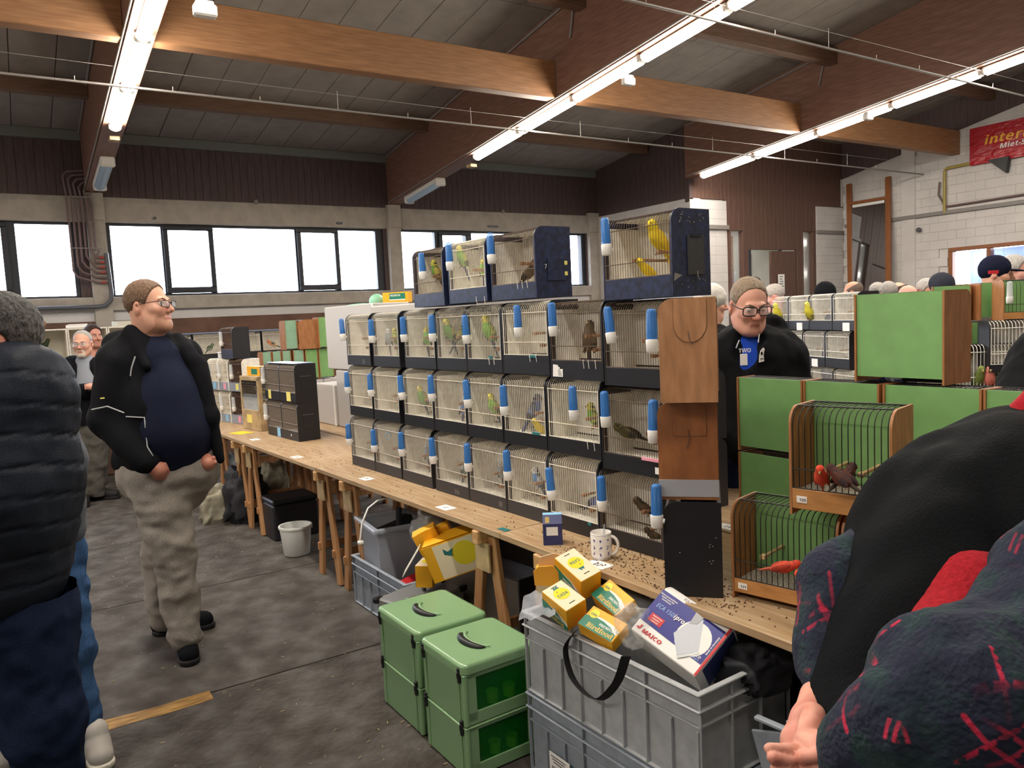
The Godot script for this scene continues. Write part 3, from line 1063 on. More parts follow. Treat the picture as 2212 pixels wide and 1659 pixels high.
	# notes on the wall
	for q in [[V(4.163,3.139,-10.96), 0.09, "left"], [V(6.818,3.151,-10.96), 0.2, "right"], [V(1.669,3.142,-10.96), 0.03, "small dark"]]:
		solo("wall_fixture", "flat grey fixture on the concrete lintel over the windows, %s one" % q[2], "fixture", MB.new().bx(V(0, 0, 0), V(q[1], 0.03, 0.03), 0.005), M.pipe_grey, Transform3D(Basis(), q[0]))
	for q in [[V(2.982,3.402,-10.97), "left"], [V(7.029,3.402,-10.97), "right"]]:
		solo("wall_lamp", "tiny pale round fixture on the dark cladding, %s one" % q[1], "fixture", MB.new().ball(V(0, 0, 0), V(0.035, 0.035, 0.03)), M.conduit, Transform3D(Basis(), q[0]))
	# floor: tape, litter
	var tp := MB.new()
	var g := []
	for i in 9:
		var x := -0.25 + i * 0.108
		g.append(PackedVector3Array([V(x, 0.0015, -3.66 + 0.008 * sin(i * 1.3)), V(x, 0.0015, -3.56 + 0.006 * sin(i * 2.1 + 1))]))
	tp.grid(g, false, false)
	solo("floor_tape", "strip of dirty yellow tape stuck on the dark floor", "tape", tp, M.tapeyellow)
	scatter("straw_litter", "pale straw bits scattered over the dark floor", "straw", 650, M.straw, V(0.014, 0.002, 0.003), true)
	scatter("seed_litter", "brown bird seeds spilled over the near end of the table", "seeds", 900, M.seed, V(0.006, 0.003, 0.003), false)

func scatter(called: String, label: String, cat: String, n: int, m: Material, s: Vector3, on_floor: bool) -> void:
	var mm := MultiMesh.new()
	mm.transform_format = MultiMesh.TRANSFORM_3D
	mm.mesh = MB.new().bx(V(0, 0, 0), s, s.y * 0.4).mesh()
	mm.instance_count = n
	for i in n:
		var k := 0.4 + rng.randf()
		var p := V(rng.randf_range(-0.6, 2.4), 0.004, rng.randf_range(-8.5, -1.2))
		if not on_floor:
			var u := rng.randf()
			var z := rng.randf_range(-2.35, -1.5) if u > 0.3 else rng.randf_range(-6.0, -1.0)
			p = V(edge_x(z) + rng.randf_range(0.02, 0.26), 0.752, z)
		mm.set_instance_transform(i, Transform3D(Basis(Vector3.UP, rng.randf() * TAU).scaled(Vector3.ONE * k), p))
	var o := MultiMeshInstance3D.new()
	o.multimesh = mm
	o.material_override = m
	put(o, called, self)
	tag(o, label, cat)
	stuff(o)

# a sheet of paper with rows of print
func notice(label: String, tr: Transform3D, w: float, h: float) -> void:
	var o := thing("notice", label, "notice")
	o.transform = tr
	part("sheet", MB.new().bx(V(0, 0, 0), V(w, h, 0.004), 0.001), M.paper, o)
	var mb := MB.new()
	for i in 7:
		mb.bx(V(rng.randf_range(-0.1, 0.1) * w, h * (0.38 - i * 0.12), 0.003), V(w * rng.randf_range(0.3, 0.75), h * 0.035, 0.001))
	part("print", mb, M.ink, o)

# ---------- trestle tables ----------
func edge_x(z: float) -> float:
	return 1.454 + 0.0443 * (z + 6.85) if z < -2.71 else 1.636 + 0.0195 * (z + 2.71)

func tables() -> void:
	var q := [[-9.0, -6.86, "far"], [-6.85, -4.79, "third"], [-4.78, -2.715, "second"], [-2.705, -0.6, "near"]]
	for i in 4:
		var z0: float = q[i][0]
		var z1: float = q[i][1]
		var turn := atan(0.0443 if i < 3 else 0.0195)
		for r in 2:
			var w: float = [0.665, 0.62][r]
			var x: float = edge_x((z0 + z1) / 2) + [0.333, 1.0][r]
			var mb := MB.new().bx(V(0, -0.014, 0), V(w, 0.028, z1 - z0), 0.003)
			solo("tabletop", "pale pine tabletop board, %s one of the %s row of tables" % [q[i][2], ["front", "back"][r]], "tabletop", mb, M.pine, at3(x, 0.75, (z0 + z1) / 2, turn), "pine boards laid on trestles")
	var tz := [-8.6, -7.2, -6.67, -6.35, -4.8, -4.38, -2.9, -2.44, -0.68]
	for i in tz.size():
		for r in 2:
			trestle(edge_x(tz[i]) + [0.33, 1.0][r], tz[i], "light wooden trestle under the %s tables, %s from the window wall" % [["front", "back"][r], ordinal(i)])
	# number slips lying on the front tables
	for l in [[V(1.652,0.751,-3.244), "22", "below the fifth cage column of the stack"], [V(1.633,0.751,-4.188), "21", "below the far end of the stack"], [V(1.558,0.751,-5.264), "20", "right of the twin black cages"], [V(1.561,0.751,-6.389), "19", "in front of the wooden aviary box"], [V(1.666,0.751,-2.11), "23", "under the mug"], [V(2.364,0.751,-2.129), "24", "between the angled tower and the orange cages"]]:
		var t := thing("number_slip", "white numbered paper slip on the table " + l[2], "paper", V(l[0].x + 0.02, 0.7505, l[0].z), 0.06, "number slips on the tables")
		part("sheet", MB.new().bx(V(0, 0.0004, 0), V(0.065, 0.0008, 0.1)), M.paper, t)
		words(l[1], 0.02, M.ink, t, Transform3D(Basis(V(0, 0, 1), V(1, 0, 0), V(0, -1, 0)).rotated(Vector3.RIGHT, 0), V(0, 0.0012, 0)))
	var ys := solo("price_sheet", "yellow price sheet lying on the far table before the wooden aviary", "paper", MB.new().bx(V(0, 0.0005, 0), V(0.14, 0.001, 0.2)), M.yellow, Transform3D(Basis(Vector3.UP, 0.3), V(1.598,0.751,-6.907)))
	solo("tape_strip", "short blue tape strip at the seam of two tabletops", "tape", MB.new().bx(V(0, 0.0006, 0), V(0.03, 0.0012, 0.06)), M.teal, Transform3D(Basis(Vector3.UP, 0.1), V(1.676,0.751,-2.726)))

func trestle(x: float, z: float, label: String) -> void:
	var t := thing("trestle", label, "trestle", V(x, 0, z), 0.04, "wooden trestles under the tables")
	part("beam", MB.new().bx(V(0, 0.692, 0), V(0.68, 0.06, 0.045), 0.004), M.pinex, t)
	for sx in [-0.27, 0.27]:
		for sz in [-1.0, 1.0]:
			part("leg", MB.new().bar(V(sx, 0.001, sz * 0.155), V(sx, 0.715, sz * 0.036), 0.062, 0.026, V(0, 0, 1) , 0.004), M.piney, t)
		part("gusset", MB.new().bx(V(sx + 0.03 * signf(sx), 0.6, 0), V(0.012, 0.13, 0.11), 0.002), M.plywood, t)
	for sz in [-1.0, 1.0]:
		part("brace", MB.new().bx(V(0, 0.2, sz * 0.122), V(0.6, 0.05, 0.018), 0.003), M.piney, t)

# ---------- cages ----------
# front looks along local +z, origin in the middle of the base
func cage(o: Dictionary) -> Node3D:
	var w: float = o.w
	var h: float = o.h
	var d: float = o.get("d", 0.17)
	var r: float = o.get("r", 0.045)
	var lip: float = o.get("lip", 0.062)
	var leg: float = o.get("leg", 0.0)
	var shell: Material = o.get("shell", M.black)
	var side: Material = o.get("side", shell)
	var back: Material = o.get("back", shell)
	var wire: Material = o.get("wire", M.creamwire)
	var lining: Material = o.get("lining", M.cream)
	var pitch: float = o.get("pitch", 0.0135)
	var thick: float = o.get("bar", 0.0013)
	var top_wire: bool = o.get("top_wire", false)
	var t := thing(o.get("name", "birdcage"), o.label, "birdcage", o.get("at", Vector3.ZERO), o.get("turn", 0.0), o.get("group", ""))
	var pr := PackedVector2Array([Vector2(-d / 2, 0), Vector2(d / 2, 0)])
	for i in 7:
		var a := PI / 2 * i / 6.0
		pr.append(Vector2(d / 2 - r + cos(a) * r, h - r + sin(a) * r))
	pr.append(Vector2(-d / 2, h))
	var sp := MB.new().ext(pr, 0.007, Transform3D(ZX, Vector3.ZERO)).mesh()
	for s in [-1.0, 1.0]:
		part("side_panel", sp, o.get("right_side", side) if s > 0 else side, t, at3(s * (w / 2 - 0.0035), 0, 0))
	part("back_panel", MB.new().bx(V(0, (h + leg) / 2, -d / 2 + 0.008), V(w - 0.0145, h - leg - 0.002, 0.006)), back, t)
	part("floor_tray", MB.new().bx(V(0, leg + 0.006, 0), V(w - 0.0145, 0.008, d - 0.02)), o.get("tray", shell), t)
	part("front_lip", MB.new().bx(V(0, (lip + leg) / 2, d / 2 - 0.004), V(w - 0.0145, lip - leg, 0.008), 0.0015), o.get("front", shell), t)
	if not top_wire:
		part("top_panel", MB.new().bx(V(0, h - 0.004, -d / 2 + (d - r - 0.012) / 2), V(w - 0.0145, 0.007, d - r - 0.014), 0.001), shell, t)
	if lining:
		var ln := MB.new()
		ln.bx(V(0, h / 2 + lip / 2 - 0.006, -d / 2 + 0.0135), V(w - 0.017, h - lip - 0.006, 0.003))
		if not top_wire:
			for s in [-1.0, 1.0]:
				ln.bx(V(s * (w / 2 - 0.0088), h / 2 - 0.01, -0.008), V(0.0025, h - 0.045, d - 0.03))
			ln.bx(V(0, h - 0.0095, -d / 2 + (d - r - 0.02) / 2 + 0.006), V(w - 0.02, 0.003, d - r - 0.03))
		part("lining", ln, lining, t)
		part("floor_sand", MB.new().bx(V(0, lip - 0.012, 0), V(w - 0.018, 0.004, d - 0.026)), o.get("sand", M.cream), t)
	# wire front: upright bars bent over at the top, and cross wires
	var n := int((w - 0.02) / pitch)
	var bars := MB.new()
	for i in n + 1:
		var x := -w / 2 + 0.011 + (w - 0.022) * i / n
		var p := [V(x, lip - 0.004, d / 2 - 0.004), V(x, h - r, d / 2 - 0.004)]
		for k in range(1, 6):
			var a := PI / 2 * k / 5.0
			p.append(V(x, h - r + sin(a) * (r - 0.004), d / 2 - r + cos(a) * (r - 0.004)))
		p.append(V(x, h - 0.004, -d / 2 + 0.012 if top_wire else d / 2 - r - 0.012))
		if o.get("single", false):
			part("bar", MB.new().tube(p, thick, 5), wire, t)
		else:
			bars.tube(p, thick, 4)
	var cross := bars
	for y in [lip + 0.001, lip + (h - lip) * 0.24, h - r - 0.004]:
		if y > h - r - 0.01 and top_wire:
			continue
		if o.get("single", false):
			part("cross_wire", MB.new().tube([V(-w / 2 + 0.008, y, d / 2 - 0.002), V(w / 2 - 0.008, y, d / 2 - 0.002)], thick * 1.25, 5), wire, t)
			continue
		cross.tube([V(-w / 2 + 0.008, y, d / 2 - 0.002), V(w / 2 - 0.008, y, d / 2 - 0.002)], thick * 1.25, 5)
	if top_wire:
		for z in [d / 2 - r, -d / 2 + 0.012]:
			if o.get("single", false):
				part("cross_wire", MB.new().tube([V(-w / 2, h - 0.002, z), V(w / 2, h - 0.002, z)], thick * 1.5, 5), wire, t)
			else:
				cross.tube([V(-w / 2, h - 0.002, z), V(w / 2, h - 0.002, z)], thick * 1.5, 5)
	else:
		for s in [-1.0, 1.0]:
			cross.bx(V(s * (w / 2 - 0.012), (h - r + lip) / 2, d / 2 - 0.003), V(0.006, h - r - lip, 0.003), 0.001)
	if not o.get("single", false):
		part("wire_front", bars, wire, t)
	if not o.get("noperch", false):
		var pm: Material = o.get("perchmat", M.perch)
		for q in o.get("perches", [[0.16, 0.42], [0.3, 0.2]]):
			var x: float = w * q[0]
			var y: float = lip + (h - lip) * q[1]
			var mb := MB.new().tube([V(x, y, d / 2 - 0.02), V(x, y, -d / 2 + 0.016)], 0.0055, 8)
			mb.bx(V(x, y, d / 2 - 0.016), V(0.017, 0.014, 0.022), 0.002)
			part("perch", mb, pm, t)
	return t

# frame of the big stack: s runs along the row toward the near end, in looks into the cages
const ST_U := Vector3(0.0466, 0, 0.9989)
const ST_IN := Vector3(0.9989, 0, -0.0466)
const ST_TURN := -1.5242

func st(s: float, y: float, inward: float) -> Vector3:
	return V(1.765, 0, -4.694) + ST_U * s + ST_IN * inward + V(0, y, 0)

func stack() -> void:
	var edges := [[0.03, 0.41, 0.81, 1.163, 1.45, 1.755, 2.1, 2.43, 2.735], [0.02, 0.37, 0.76, 1.1, 1.425, 1.735, 2.06, 2.4, 2.725], [0.0, 0.345, 0.7, 1.075, 1.41, 1.735, 2.05, 2.37, 2.715]]
	var rows := ["upper", "middle", "bottom"]
	var base := [1.396, 1.075, 0.7515]
	var has := [["", "grey budgie", "green budgie", "two green budgies", "bright green budgie", "", "dark mottled canary", ""], ["", "", "plump green budgie", "blue budgie", "bright green budgie", "violet blue budgie", "half hidden budgie", "olive canary"], ["", "blue toy ring", "grey budgie", "teal budgie", "spotted budgie", "blue budgie", "a dark tail", "brown canaries"]]
	var made := {}
	for r in 3:
		for k in 8:
			var s0: float = edges[r][k]
			var w: float = minf(0.338, edges[r][k + 1] - s0 - 0.006)
			var y: float = base[r]
			var h := 0.316
			if k == 7:
				y = [1.372, 1.047, 0.7515][r]
				h = [0.316, 0.318, 0.293][r]
			elif k == 6 and r == 0:
				y = 1.385
			var lip := 0.062
			if r == 0 and k >= 5:
				lip = [0.085, 0.078, 0.07][k - 5]
			if r == 1 and k >= 6:
				lip = 0.066
			var dark: bool = k == 7 or (k == 6 and r == 0)
			var wm: Material = M.brownwire if dark else ([M.greywire, M.creamwire, M.greywire][r] if k < 5 else M.creamwire)
			var lb: String = "black show cage, %s from far end of %s stack row" % [ordinal(k), rows[r]]
			if has[r][k]:
				lb += ", with " + has[r][k]
			made[[r, k]] = cage({"w": w, "h": h, "lip": lip, "label": lb, "group": "black show cages of the big stack", "wire": wm, "bar": 0.0014 if dark else 0.0013, "pitch": 0.0118 if dark else 0.0135, "shell": M.charcoal if (k == 3 and r == 0) or r == 2 else M.black, "at": st(s0 + w / 2, y, 0.085), "turn": ST_TURN, "front": M.charcoal if r == 2 and k < 6 else M.black, "perches": [[0.18, 0.4], [0.32, 0.18]] if r != 1 else [[0.25, 0.36], [0.34, 0.24]]})
	# navy cages on top
	for q in [[0.955, 0.312, 1.722, "first navy cage from the left on top of the stack, bare dark wire"], [1.318, 0.335, 1.726, "second navy cage on top of the stack, scratched paint and pale wire"], [1.692, 0.335, 1.724, "third navy cage on top of the stack, number seven on its side"], [2.443, 0.345, 1.692, "large scuffed navy cage alone at the right on top of the stack, yellow canary inside"]]:
		var i: float = q[0]
		var big: bool = i > 2.0
		var c := cage({"w": q[1], "h": 0.3, "d": 0.195, "lip": 0.068 if not big else 0.075, "label": q[3], "shell": M.navy, "wire": M.brownwire if i != 1.318 else M.creamwire, "bar": 0.0013, "pitch": 0.0125, "at": st(i + q[1] / 2, q[2], 0.098), "turn": ST_TURN, "perches": [[0.16, 0.36], [0.3, 0.34]] if not big else [[0.3, 0.36], [-0.05, 0.28]]})
		if i > 1.5:
			var side := Transform3D(Basis(V(0, 0, -1), V(0, 1, 0), V(1, 0, 0)), V(q[1] / 2 + 0.001, 0, 0))
			if big:
				var dr := part("side_door", MB.new().bx(V(0.02, 0.14, 0.001), V(0.085, 0.135, 0.004), 0.001), M.charcoal, c, side)
				part("hinge", MB.new().bx(V(0.02, 0.207, 0.004), V(0.05, 0.008, 0.004)), M.blackplastic, dr)
				part("hook", MB.new().tube([V(0.025, 0.085, 0.003), V(0.02, 0.065, 0.008), V(0.035, 0.055, 0.004)], 0.0015, 5), M.steelwire, dr)
				var chips := MB.new()
				for k in 26:
					var y := rng.randf_range(0.25, 0.29) if k < 18 else rng.randf_range(0.02, 0.06)
					chips.bx(V(rng.randf_range(-0.06, 0.07), y, 0.0005), V(rng.randf_range(0.002, 0.007), rng.randf_range(0.002, 0.005), 0.001))
				part("chipped_paint", chips, M.conduit, c, side)
				part("chipped_paint", MB.new().ext(PackedVector2Array([Vector2(-0.092, 0.052), Vector2(-0.05, 0.072), Vector2(-0.088, 0.08)]), 0.001), M.conduit, c, side)
			else:
				part("side_door", MB.new().bx(V(0.015, 0.12, 0.0012), V(0.1, 0.1, 0.0025), 0.001), M.navy, c, side)
				for y in [0.1, 0.145]:
					part("hinge", MB.new().bx(V(0.065, y, 0.003), V(0.016, 0.017, 0.003), 0.001), M.paleyellow, c, side)
				words("7", 0.018, M.paper, c, side * Transform3D(Basis(), V(-0.045, 0.13, 0.002)))
	# the angled tower at the near end
	for q in [[0.7515, V(1.653, 0.75, -1.737), V(1.772, 0.75, -1.607), 0.3, "black cage at the foot of the angled tower at the near end of the stack"], [1.058, V(1.654,1.06,-1.751), V(1.774,1.06,-1.617), 0.305, "orange brown sided cage with grey tape, middle of the angled tower"], [1.37, V(1.61,1.37,-1.687), V(1.721,1.37,-1.562), 0.31, "orange brown sided cage with arched side door, top of the angled tower"]]:
		tower_cage(q[0], q[1], q[2], q[3], q[4])
	solo("clear_tape_handle", "pale green plastic rod lying on the top cage of the angled tower", "rod", MB.new().tube([V(1.694,1.665,-1.717), V(1.764,1.665,-1.613), V(1.723,1.66,-1.567)], 0.005, 6), M.mintgreen)
	drinkers()
	stack_birds()
	# slips, clips and marks on the stack
	var face := Basis(ST_U, Vector3.UP, -ST_IN)
	for q in [[2.165, 1.413, 0.03, 0.028, "small white square tag on the cage of the dark mottled canary"], [2.69, 1.075, 0.022, 0.024, "small white number tag on the cage of the olive canary"]]:
		solo("tag", q[4], "tag", MB.new().bx(V(0, 0, 0), V(q[2], q[3], 0.001)), M.paper, Transform3D(face, st(q[0], q[1], -0.001)))
	var torn := PackedVector2Array([Vector2(0, 0), Vector2(0.065, 0), Vector2(0.055, 0.012), Vector2(0.06, 0.022), Vector2(0.045, 0.028), Vector2(0.046, 0.038), Vector2(0.034, 0.042), Vector2(0.036, 0.048), Vector2(0.004, 0.05)])
	solo("torn_sticker", "torn white sticker on the cage of the dark mottled canary", "sticker", MB.new().ext(torn, 0.001), M.paper, Transform3D(face, st(2.115, 1.395, -0.001)))
	solo("pink_clip", "pink and grey plastic strip under the olive canary cage front", "clip", MB.new().bx(V(0, 0, 0), V(0.11, 0.012, 0.004), 0.001), M.pink, Transform3D(face, st(2.67, 1.112, -0.003)))
	for q in [[1.98, 1.476, 0.05], [1.66, 1.468, 0.03], [1.98, 1.142, 0.05], [2.31, 0.808, 0.02]]:
		solo("green_clip", "green plastic seed tray edge in the cage front, %s" % ["second below the top left navy cages", "under the bright green budgie", "under the violet blue budgie", "in the bottom row beside the mug"][[1.98, 1.66].find(q[0]) if q[1] > 1.3 else (2 if q[1] > 1.0 else 3)], "clip", MB.new().bx(V(0, 0, 0), V(q[2], 0.012, 0.005), 0.001), M.teal, Transform3D(face, st(q[0], q[1], -0.002)))
	for q in [[1.64, 1.735, "right clip below the second navy cage"], [1.57, 1.738, "left clip below the second navy cage"], [1.97, 1.79, "rightmost clip below the third navy cage"], [1.935, 1.79, "middle clip below the third navy cage"], [1.9, 1.79, "leftmost clip below the third navy cage"], [2.385, 1.455, "rightmost clip below the dark mottled canary"], [2.315, 1.455, "leftmost clip below the dark mottled canary"], [2.345, 1.455, "middle clip below the dark mottled canary"], [1.69, 1.455, "right clip below the fifth upper cage"], [1.65, 1.455, "left clip below the fifth upper cage"], [2.01, 1.475, "right clip below the sixth upper cage"], [1.965, 1.475, "left clip below the sixth upper cage"], [2.32, 1.135, "left clip below the seventh middle cage"], [2.36, 1.132, "right clip below the seventh middle cage"]]:
		solo("wire_clip", "bent white wire clip, " + q[2], "clip", MB.new().tube([V(0, 0.012, 0.002), V(0, 0.012, 0.006), V(0.002, -0.022, 0.004)], 0.0014, 5), M.whitewire, Transform3D(face, st(q[0], q[1], -0.001)), "wire clips on the cage lips")
	for q in [[1.29, 0.775, "Ho", [2, 3]], [1.68, 0.778, "W", [2, 4]], [0.27, 1.42, "IV", [0, 0]]]:
		words(q[2], 0.026, M.conduit, made[q[3]], made[q[3]].transform.affine_inverse() * Transform3D(face, st(q[0], q[1], -0.0005)))
	# paper on the back cages
	for r in 2:
		for k in 3:
			cage({"w": 0.335, "h": 0.308, "d": 0.2, "label": "black cage of the back row facing the far aisle, %s from the near end, %s" % [ordinal(k), ["lower", "upper"][r]], "group": "black cages of the back row", "at": V(2.55 - k * 0.016, 0.7515 + r * 0.309, -2.53 - k * 0.34), "turn": PI / 2 + 0.046, "pitch": 0.02})
	solo("paper_pile", "white paper lying on the black back row cages before the man with glasses", "paper", MB.new().bx(V(0, 0.003, 0), V(0.16, 0.006, 0.22), 0.001), M.paper, at3(2.54, 1.3695, -2.48, 0.1))

func tower_cage(y: float, a: Vector3, b: Vector3, h: float, label: String) -> void:
	# a, b: front and rear foot of the side panel that shows
	var d := a.distance_to(b)
	var fr := (a - b).normalized()
	var turn := atan2(fr.x, fr.z)
	var right := V(cos(turn), 0, -sin(turn))
	var w := 0.33
	var c := (a + b) * 0.5 + right * w * 0.5 * (1.0 if right.dot(V(-0.54, 0, 0.84)) < 0.0 else -1.0)
	var flip := right.dot(V(-0.54, 0, 0.84)) > 0.0
	var low := y < 1.0
	var k := cage({"w": w, "h": h, "d": d, "label": label, "shell": M.black, "side": M.black if low else (M.veneer if y > 1.3 else M.veneer2), "wire": M.brownwire, "bar": 0.0013, "at": V(c.x, y, c.z), "turn": turn, "r": 0.04})
	var s := Transform3D(Basis(V(0, 0, -1), V(0, 1, 0), V(1, 0, 0)), V(w / 2 + 0.0005, 0, 0)) if flip else Transform3D(Basis(V(0, 0, 1), V(0, 1, 0), V(-1, 0, 0)), V(-w / 2 - 0.0005, 0, 0))
	var mir := 1.0 if flip else -1.0
	if low:
		var sc := MB.new()
		for q in [[0.05, 0.16], [0.06, 0.163], [0.052, 0.168], [0.05, 0.115], [0.06, 0.117], [0.055, 0.108], [-0.04, 0.14], [0.07, 0.19]]:
			sc.ball(V(q[0] * mir, q[1], 0.001), V(0.0022, 0.0022, 0.0015), Basis(), 4, 6)
		part("screw", sc, M.conduit, k, s)
	else:
		var top := h * 0.985
		var pl := PackedVector2Array()
		if y > 1.3:
			pl.append(Vector2(-0.04 * mir, top))
			for i in 13:
				var t := PI + PI * i / 12.0
				pl.append(Vector2((0.008 + cos(t) * 0.048) * mir, 0.235 + sin(t) * 0.055))
			pl.append(Vector2(0.056 * mir, top))
		else:
			for q in [[-0.045, top], [-0.045, 0.205], [-0.04, 0.2], [0.052, 0.2], [0.057, 0.205], [0.057, top]]:
				pl.append(Vector2(q[0] * mir, q[1]))
		var dm: Material = M.veneer if y > 1.3 else M.veneer2
		part("side_door", MB.new().ext(pl, 0.003), dm, k, s)
		var gap := MB.new()
		for i in pl.size() - 1:
			gap.tube([V(pl[i].x, pl[i].y, 0.0015), V(pl[i + 1].x, pl[i + 1].y, 0.0015)], 0.0007, 4)
		part("door_gap", gap, M.cardboard, k, s)
		part("hook", MB.new().tube([V(0.002 * mir, 0.213 if y > 1.3 else 0.22, 0.004), V(0.006 * mir, 0.19, 0.006), V(0.014 * mir if y > 1.3 else -0.004 * mir, 0.172 if y > 1.3 else 0.16, 0.004)], 0.0013, 5), M.conduit_brown, k, s)
		if y < 1.3:
			part("duct_tape", MB.new().bx(V(0, 0.036, 0.001), V(d + 0.002, 0.054, 0.002), 0.0005), M.ducttape, k, s)

var drinker_proto: Node3D

func drinker(at: Vector3, turn: float, tilt: float, label: String, clear := false, group := "") -> Node3D:
	var t := thing("drinker", label, "drinker", at, turn, group)
	t.rotation.z = tilt
	part("cup", MB.new().lathe([Vector2(0, 0), Vector2(0.0165, 0), Vector2(0.0185, 0.003), Vector2(0.0205, 0.038), Vector2(0.0195, 0.041), Vector2(0.0175, 0.041), Vector2(0.016, 0.02)], 18), M.whiteplastic, t)
	part("bottle", MB.new().lathe([Vector2(0.0178, 0.03), Vector2(0.0172, 0.05), Vector2(0.0152, 0.128), Vector2(0.0135, 0.134), Vector2(0.009, 0.1375), Vector2(0, 0.138)], 18), M.clearcup if clear else M.bluecup, t)
	part("water", MB.new().lathe([Vector2(0.0158, 0.031), Vector2(0.0155, 0.05), Vector2(0.0148, 0.072), Vector2(0, 0.072)], 14), M.whiteplastic if clear else M.bluewater, t)
	var rib := MB.new()
	for i in 8:
		var a := TAU * i / 8
		rib.tube([V(cos(a) * 0.0172, 0.05, sin(a) * 0.0172), V(cos(a) * 0.0153, 0.126, sin(a) * 0.0153)], 0.0008, 4)
	part("rib", rib, M.clearcup if clear else M.bluecup, t)
	part("spout", MB.new().tube([V(0, 0.022, -0.018), V(0, 0.021, -0.024)], 0.008, 8), M.whiteplastic, t)
	return t

func drinkers() -> void:
	var rows := ["upper", "middle", "bottom"]
	var q := [[0.035, 0.455, 0.855, 1.168, 1.493, 1.915, 2.157, 2.5], [0.05, 0.392, 0.793, 1.124, 1.476, 1.781, 2.264, 2.45], [0.018, 0.388, 0.747, 1.101, 1.446, 1.783, 2.101, 2.414]]
	var low := [[1.552, 1.537, 1.541, 1.543, 1.532, 1.562, 1.563, 1.534], [1.216, 1.215, 1.22, 1.232, 1.222, 1.209, 1.227, 1.216], [0.882, 0.88, 0.898, 0.901, 0.908, 0.913, 0.875, 0.885]]
	for r in 3:
		for k in 8:
			drinker(st(q[r][k], low[r][k] - 0.001, -0.022), ST_TURN, [0.1, 0.02, 0.04, 0.05, 0.03, 0.13, 0.02, 0.03, 0.06][(k * 2 + r) % 9], "blue drinker with white cup, %s from far end along the %s stack row" % [ordinal(k), rows[r]], false, "blue drinkers on the stack")
	for i in 4:
		var a: Array = [[1.105, 1.861, "first"], [1.378, 1.887, "second"], [1.738, 1.889, "third"], [2.492, 1.857, "large right"]][i]
		drinker(st(a[0], a[1], -0.022), ST_TURN, 0.05, "blue drinker with white cup on the %s navy cage on top of the stack" % a[2], false, "blue drinkers on the stack")
	for a in [[V(1.689,1.516,-1.8), "top"], [V(1.662,1.232,-1.776), "middle"], [V(1.633,0.972,-1.744), "lowest"]]:
		drinker(a[0], -2.4, 0.05, "blue drinker with white cup at the edge of the %s cage of the angled tower" % a[1], false, "blue drinkers on the stack")

# ---------- birds ----------
func bird(called: String, label: String, cat: String, at: Vector3, turn: float, k: Dictionary, size := 1.0, pitch := 0.0, tail := 0.085) -> Node3D:
	var t := thing(called, label, cat, at, turn)
	t.scale = Vector3.ONE * size
	var tilt := Transform3D(Basis(Vector3.RIGHT, pitch), V(0, 0, 0))
	var sp := [[0.0, -0.014, 0.005], [0.008, -0.01, 0.013], [0.022, -0.002, 0.0195], [0.04, 0.005, 0.0225], [0.056, 0.009, 0.021], [0.07, 0.012, 0.0172], [0.08, 0.0145, 0.0165], [0.092, 0.0165, 0.0158], [0.102, 0.0165, 0.012], [0.108, 0.016, 0.003]]
	var g := []
	for i in sp.size() * 2 - 1:
		var a: Array = sp[i / 2]
		var b: Array = sp[mini((i + 1) / 2, sp.size() - 1)]
		var row := PackedVector3Array()
		for j in 12:
			var w := TAU * j / 12
			var r: float = (a[2] + b[2]) / 2
			row.append(tilt * V(cos(w) * r, (a[0] + b[0]) / 2, (a[1] + b[1]) / 2 + sin(w) * r * 1.05))
		g.append(row)
	var body := MB.new().grid(g)
	var inv := tilt.affine_inverse()
	var belly: Color = k.belly
	var head: Color = k.head
	var back: Color = k.back
	var bars: Color = k.bars
	for i in body.v.size():
		var p := inv * body.v[i]
		var c := belly
		var axis := -0.01 + 0.26 * p.y
		var behind := p.z < axis - 0.004
		if p.y > 0.078:
			c = head
			if behind and int(p.y * 240.0) % 2 == 0:
				c = bars
		elif behind:
			c = back if int(p.y * 230.0 + absf(p.x) * 120.0) % 2 == 0 else bars
		body.c[i] = c.srgb_to_linear()
	part("body", body, M.feather, t)
	for s in [-1.0, 1.0]:
		var wg := MB.new().ball(V(0, 0, 0), V(0.0062, 0.04, 0.0145), Basis(), 14, 10)
		for i in wg.v.size():
			wg.c[i] = (back if int(wg.v[i].y * 260.0 + 40.0) % 2 == 0 else bars).srgb_to_linear()
		part("wing", wg, M.feather, t, tilt * Transform3D(Basis(Vector3.RIGHT, 0.32) * Basis(Vector3.BACK, s * 0.05), V(s * 0.0195, 0.034, -0.006)))
	var tl := MB.new()
	tl.col = (k.tail as Color).srgb_to_linear()
	tl.tube([V(0, 0.008, -0.012), V(0, -0.02, -0.024), V(0, 0.008 - tail, -0.012 - tail * 0.42)], [0.008, 0.007, 0.0025], 6)
	part("tail", tl, M.feather, t, tilt)
	part("beak", MB.new().tube([V(0, 0.092, 0.031), V(0, 0.088, 0.037), V(0, 0.083, 0.036)], [0.0045, 0.0035, 0.001], 6), k.get("beak", M.b_beak), t, tilt)
	for s in [-1.0, 1.0]:
		part("eye", MB.new().ball(V(s * 0.0128, 0.0955, 0.0255), Vector3.ONE * 0.0022, Basis(), 5, 6), M.b_eye, t, tilt)
		part("foot", MB.new().tube([V(s * 0.008, 0.014, 0.004), V(s * 0.008, -0.004, 0.01), V(s * 0.008, -0.006, 0.016)], 0.0018, 5), M.b_foot, t)
	return t

func kind(belly: String, head: String, back: String, bars: String, tail: String) -> Dictionary:
	return {"belly": Color(belly), "head": Color(head), "back": Color(back), "bars": Color(bars), "tail": Color(tail)}

